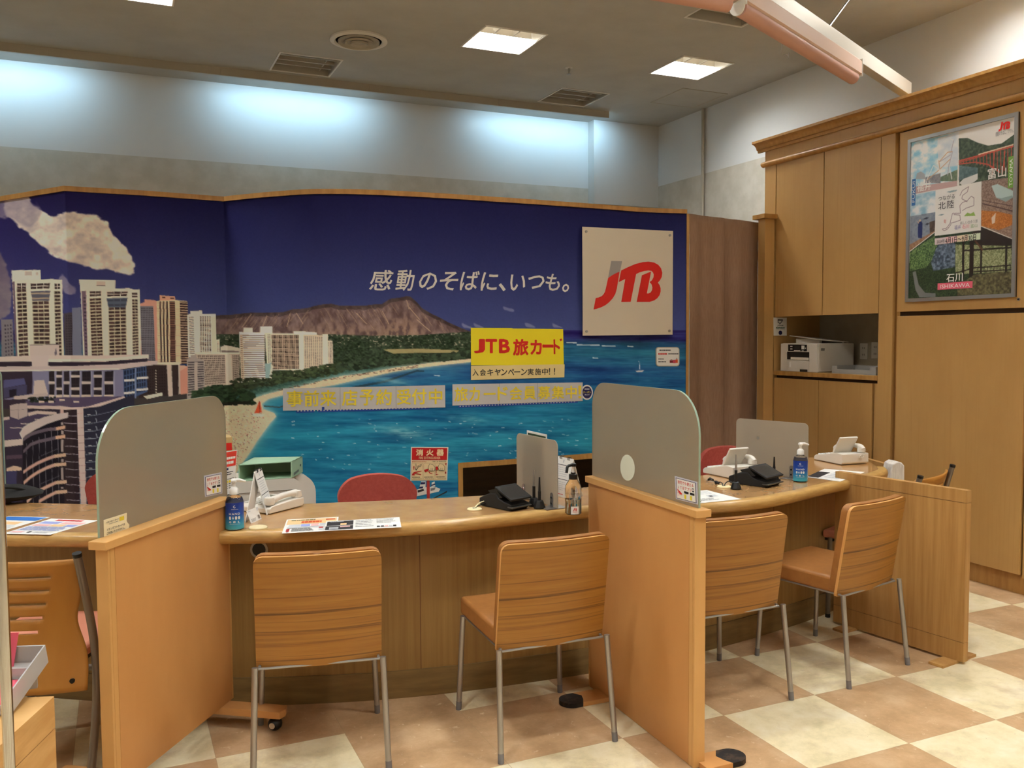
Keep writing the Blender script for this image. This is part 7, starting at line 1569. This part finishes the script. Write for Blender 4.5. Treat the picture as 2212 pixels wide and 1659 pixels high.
q0, q1_ = onz(1606, 14, zs0+.012), onz(1873, 173, zs0-.01)
a = P0+dB*((q0-P0).dot(dB))+sB*.01; c = P0+dB*((q1_-P0).dot(dB))+sB*.01; a.z = c.z = zs0+.012
t, d_, s_ = shade(a, c, 'pink roller shade under the steel beam')
hk = a+(c-a)*.36; b = MB(); b.tube(spline([tuple(hk+Vector(v)) for v in ((0, .03, 0), (0, .035, -.06), (.01, .035, -.075), (.025, .03, -.07), (.04, .03, -.085), (.04, .03, -.06))], 4), .0025, M_steel, 6); b.build('pull_hook', t, smooth=True)
g = onz(1420, 0, zs0-.02); g0 = onz(1590, 28, zs0-.02); dg = (g-g0); dg.z = 0; dg.normalize(); a2 = a-dB*.05; c2 = a2+dg*1.8; a2.z = c2.z = zs0+.012
shade(c2, a2, 'pink roller shade leaving the picture at the upper edge')
b = MB(); o_ = [(.05, .10), (.05, .0)]+[(.036*math.cos(R(-15*k))+.004, -.0+.042*math.sin(R(-15*k))) for k in range(0, 13)]+[(-.035, .10)]
cb = a-dB*.025; b.extr([cb+sB*x+Vector((0, 0, z)) for x, z in o_], dB*.009, M_gelw); tag(b.build('shade_bracket'), 'white bracket joining the two pink roller shades', 'bracket')
b = MB(); m_ = (a2+c2)/2
t = thing('steel_beam', 'second steel beam carrying the upper pink shade, above the picture', 'beam', m_); pB0, pB1 = a2+Vector((0, 0, .1)), c2+Vector((0, 0, .1)); sd = Vector((dg.y, -dg.x, 0))
b.extr([pB0+sd*x+Vector((0, 0, z)) for x, z in o4], pB1-pB0, M_alu); b.build('square_tube', t)
b = MB(); b.tube([m_+Vector((0, 0, .18)), Vector((m_.x, m_.y, ZC_))], .006, M_steel, 8); b.tube([pB1-dg*.1+Vector((0, 0, .08)), Vector((pB1.x-dg.x*.1, pB1.y-dg.y*.1, ZC_))], .006, M_steel, 8); b.build('hanger_rod', t, smooth=True)
# ------------------------------------------------------------------ near left corner: wooden display box, leaflet tray, chrome pole
zbx = .5; A_ = onz(117, 1504, zbx); f1 = onz(28, 1585, zbx)-A_; f1.normalize(); f2_ = Vector((f1.y, -f1.x, 0)); f2_ = f2_ if f2_.x < 0 else -f2_
t = thing('display_plinth', 'pale wooden display box at the lower left corner', 'display box', A_+f1*.4+f2_*.25-Vector((0, 0, zbx)))
M_pal = grain('pale_oak_box', (216, 170, 108), (200, 150, 88), (5, 5, 30), .42)
b = MB(); g = [A_, A_+f1*.8, A_+f1*.8+f2_*.5, A_+f2_*.5]
zsl = topz(119, 1572, A_)
b.extr([Vector((v.x, v.y, 0)) for v in g], (0, 0, zsl-.002), M_pal); b.build('lower_box', t)
b = MB(); b.extr([Vector((v.x, v.y, zsl+.001)) for v in g], (0, 0, zbx-zsl-.001), M_pal); b.build('upper_box', t); b = MB(); cen = sum(g, Vector())/4; b.extr([Vector((v.x, v.y, zsl-.003))*1+(cen-v)*.01-Vector((0, 0, (cen-v).z*.01)) for v in g], (0, 0, .005), M_line); b.build('joint', t)
# tray: open shallow box tilted back on the plinth
r0 = onz(63, 1516, zbx); ax = f1; ay = f2_
t = thing('leaflet_tray', 'clear plastic leaflet tray tilted on the pale wooden box', 'tray', r0+ay*.08+Vector((0, 0, EPS)))
M_tray = mat('frosty_clear_plastic', (240, 236, 232), .25, trans=.5)
til = R(15); rr0 = onz(24, 1547, zbx)+Vector((0, 0, .003))
ud = f2_; lu = (f1*-1*math.cos(til)+Vector((0, 0, 1))*math.sin(til)); nu_ = ud.cross(lu); nu_ = nu_ if nu_.z > 0 else -nu_
base = rr0
def tb(u0, u1, v0, v1, w0, w1, m, b): b.extr([base+ud*u+lu*v+nu_*w for u, v, w in ((u0, v0, w0), (u1, v0, w0), (u1, v1, w0), (u0, v1, w0))], nu_*(w1-w0), m)
b = MB(); tb(0, .24, 0, .23, 0, .004, M_tray, b); b.build('tray_base', t)
b = MB(); tb(0, .004, 0, .23, .004, .058, M_tray, b); tb(.236, .24, 0, .23, .004, .058, M_tray, b); tb(.004, .236, .226, .23, .004, .058, M_tray, b); tb(.004, .236, 0, .004, .004, .03, M_tray, b); tb(.004, .236, .14, .143, .004, .045, M_tray, b); b.build('tray_wall', t)
b = MB(); b.box(base+lu*.2+ud*.03-Vector((0, 0, .03)), (.02, .02, .05), M_tray); b.build('prop_foot', t)
b = MB(); tb(.012, .2, .01, .13, .006, .016, mat('pink_leaflet', (222, 90, 110), .5), b); tag(b.build('leaflet_stack'), 'pink leaflets lying in the clear plastic tray', 'leaflet')
pk0 = onplane(40, 1366, base+f2_*.10, -FWD*np.array([1, 1, 0])); l4 = [onplane(x, y, base+f2_*.10+f1*-.20, (-FWD[0], -FWD[1], 0)) for x, y in ((-10, 1368), (40, 1366.5), (22, 1486), (-22, 1486))]
q = Quad(*l4); MBp = MB(); MBp.slab(q.corners(), .002, mat('pink_leaflet', (222, 90, 110), .5)); tag(MBp.build('leaflet'), 'pink leaflet standing upright behind the chrome pole', 'leaflet')
dd = ray(19, 1620); hd = Vector((dd[0], dd[1], 0)).normalized()*1.95
b = MB(); b.tube([hd, hd+Vector((0, 0, 1.42))], .0105, M_chrome, 18); t = thing('chrome_pole', 'slim chrome pole at the left edge of the picture', 'pole', hd); b.build('pole', t, smooth=True, angle=60)
b = MB(); b.lathe([(.12, 0), (.12, .01), (.02, .02)], hd, M_chrome, 30); b.build('base', t, smooth=True, angle=30)
# ------------------------------------------------------------------ world and colour management
w = bpy.data.worlds.new('world'); SC.world = w; w.use_nodes = True
w.node_tree.nodes['Background'].inputs[0].default_value = (.05, .045, .04, 1)
SC.view_settings.view_transform = 'Standard'; SC.view_settings.look = 'None'; SC.view_settings.gamma = 1; SC.view_settings.use_curve_mapping = False
SC.view_settings.exposure = 0.92
cy = SC.cycles; cy.max_bounces = 6; cy.diffuse_bounces = 3; cy.glossy_bounces = 3; cy.transmission_bounces = 6; cy.transparent_max_bounces = 6; cy.caustics_reflective = False; cy.caustics_refractive = False
cy.use_adaptive_sampling = True; cy.adaptive_threshold = .03
bpy.context.view_layer.update()
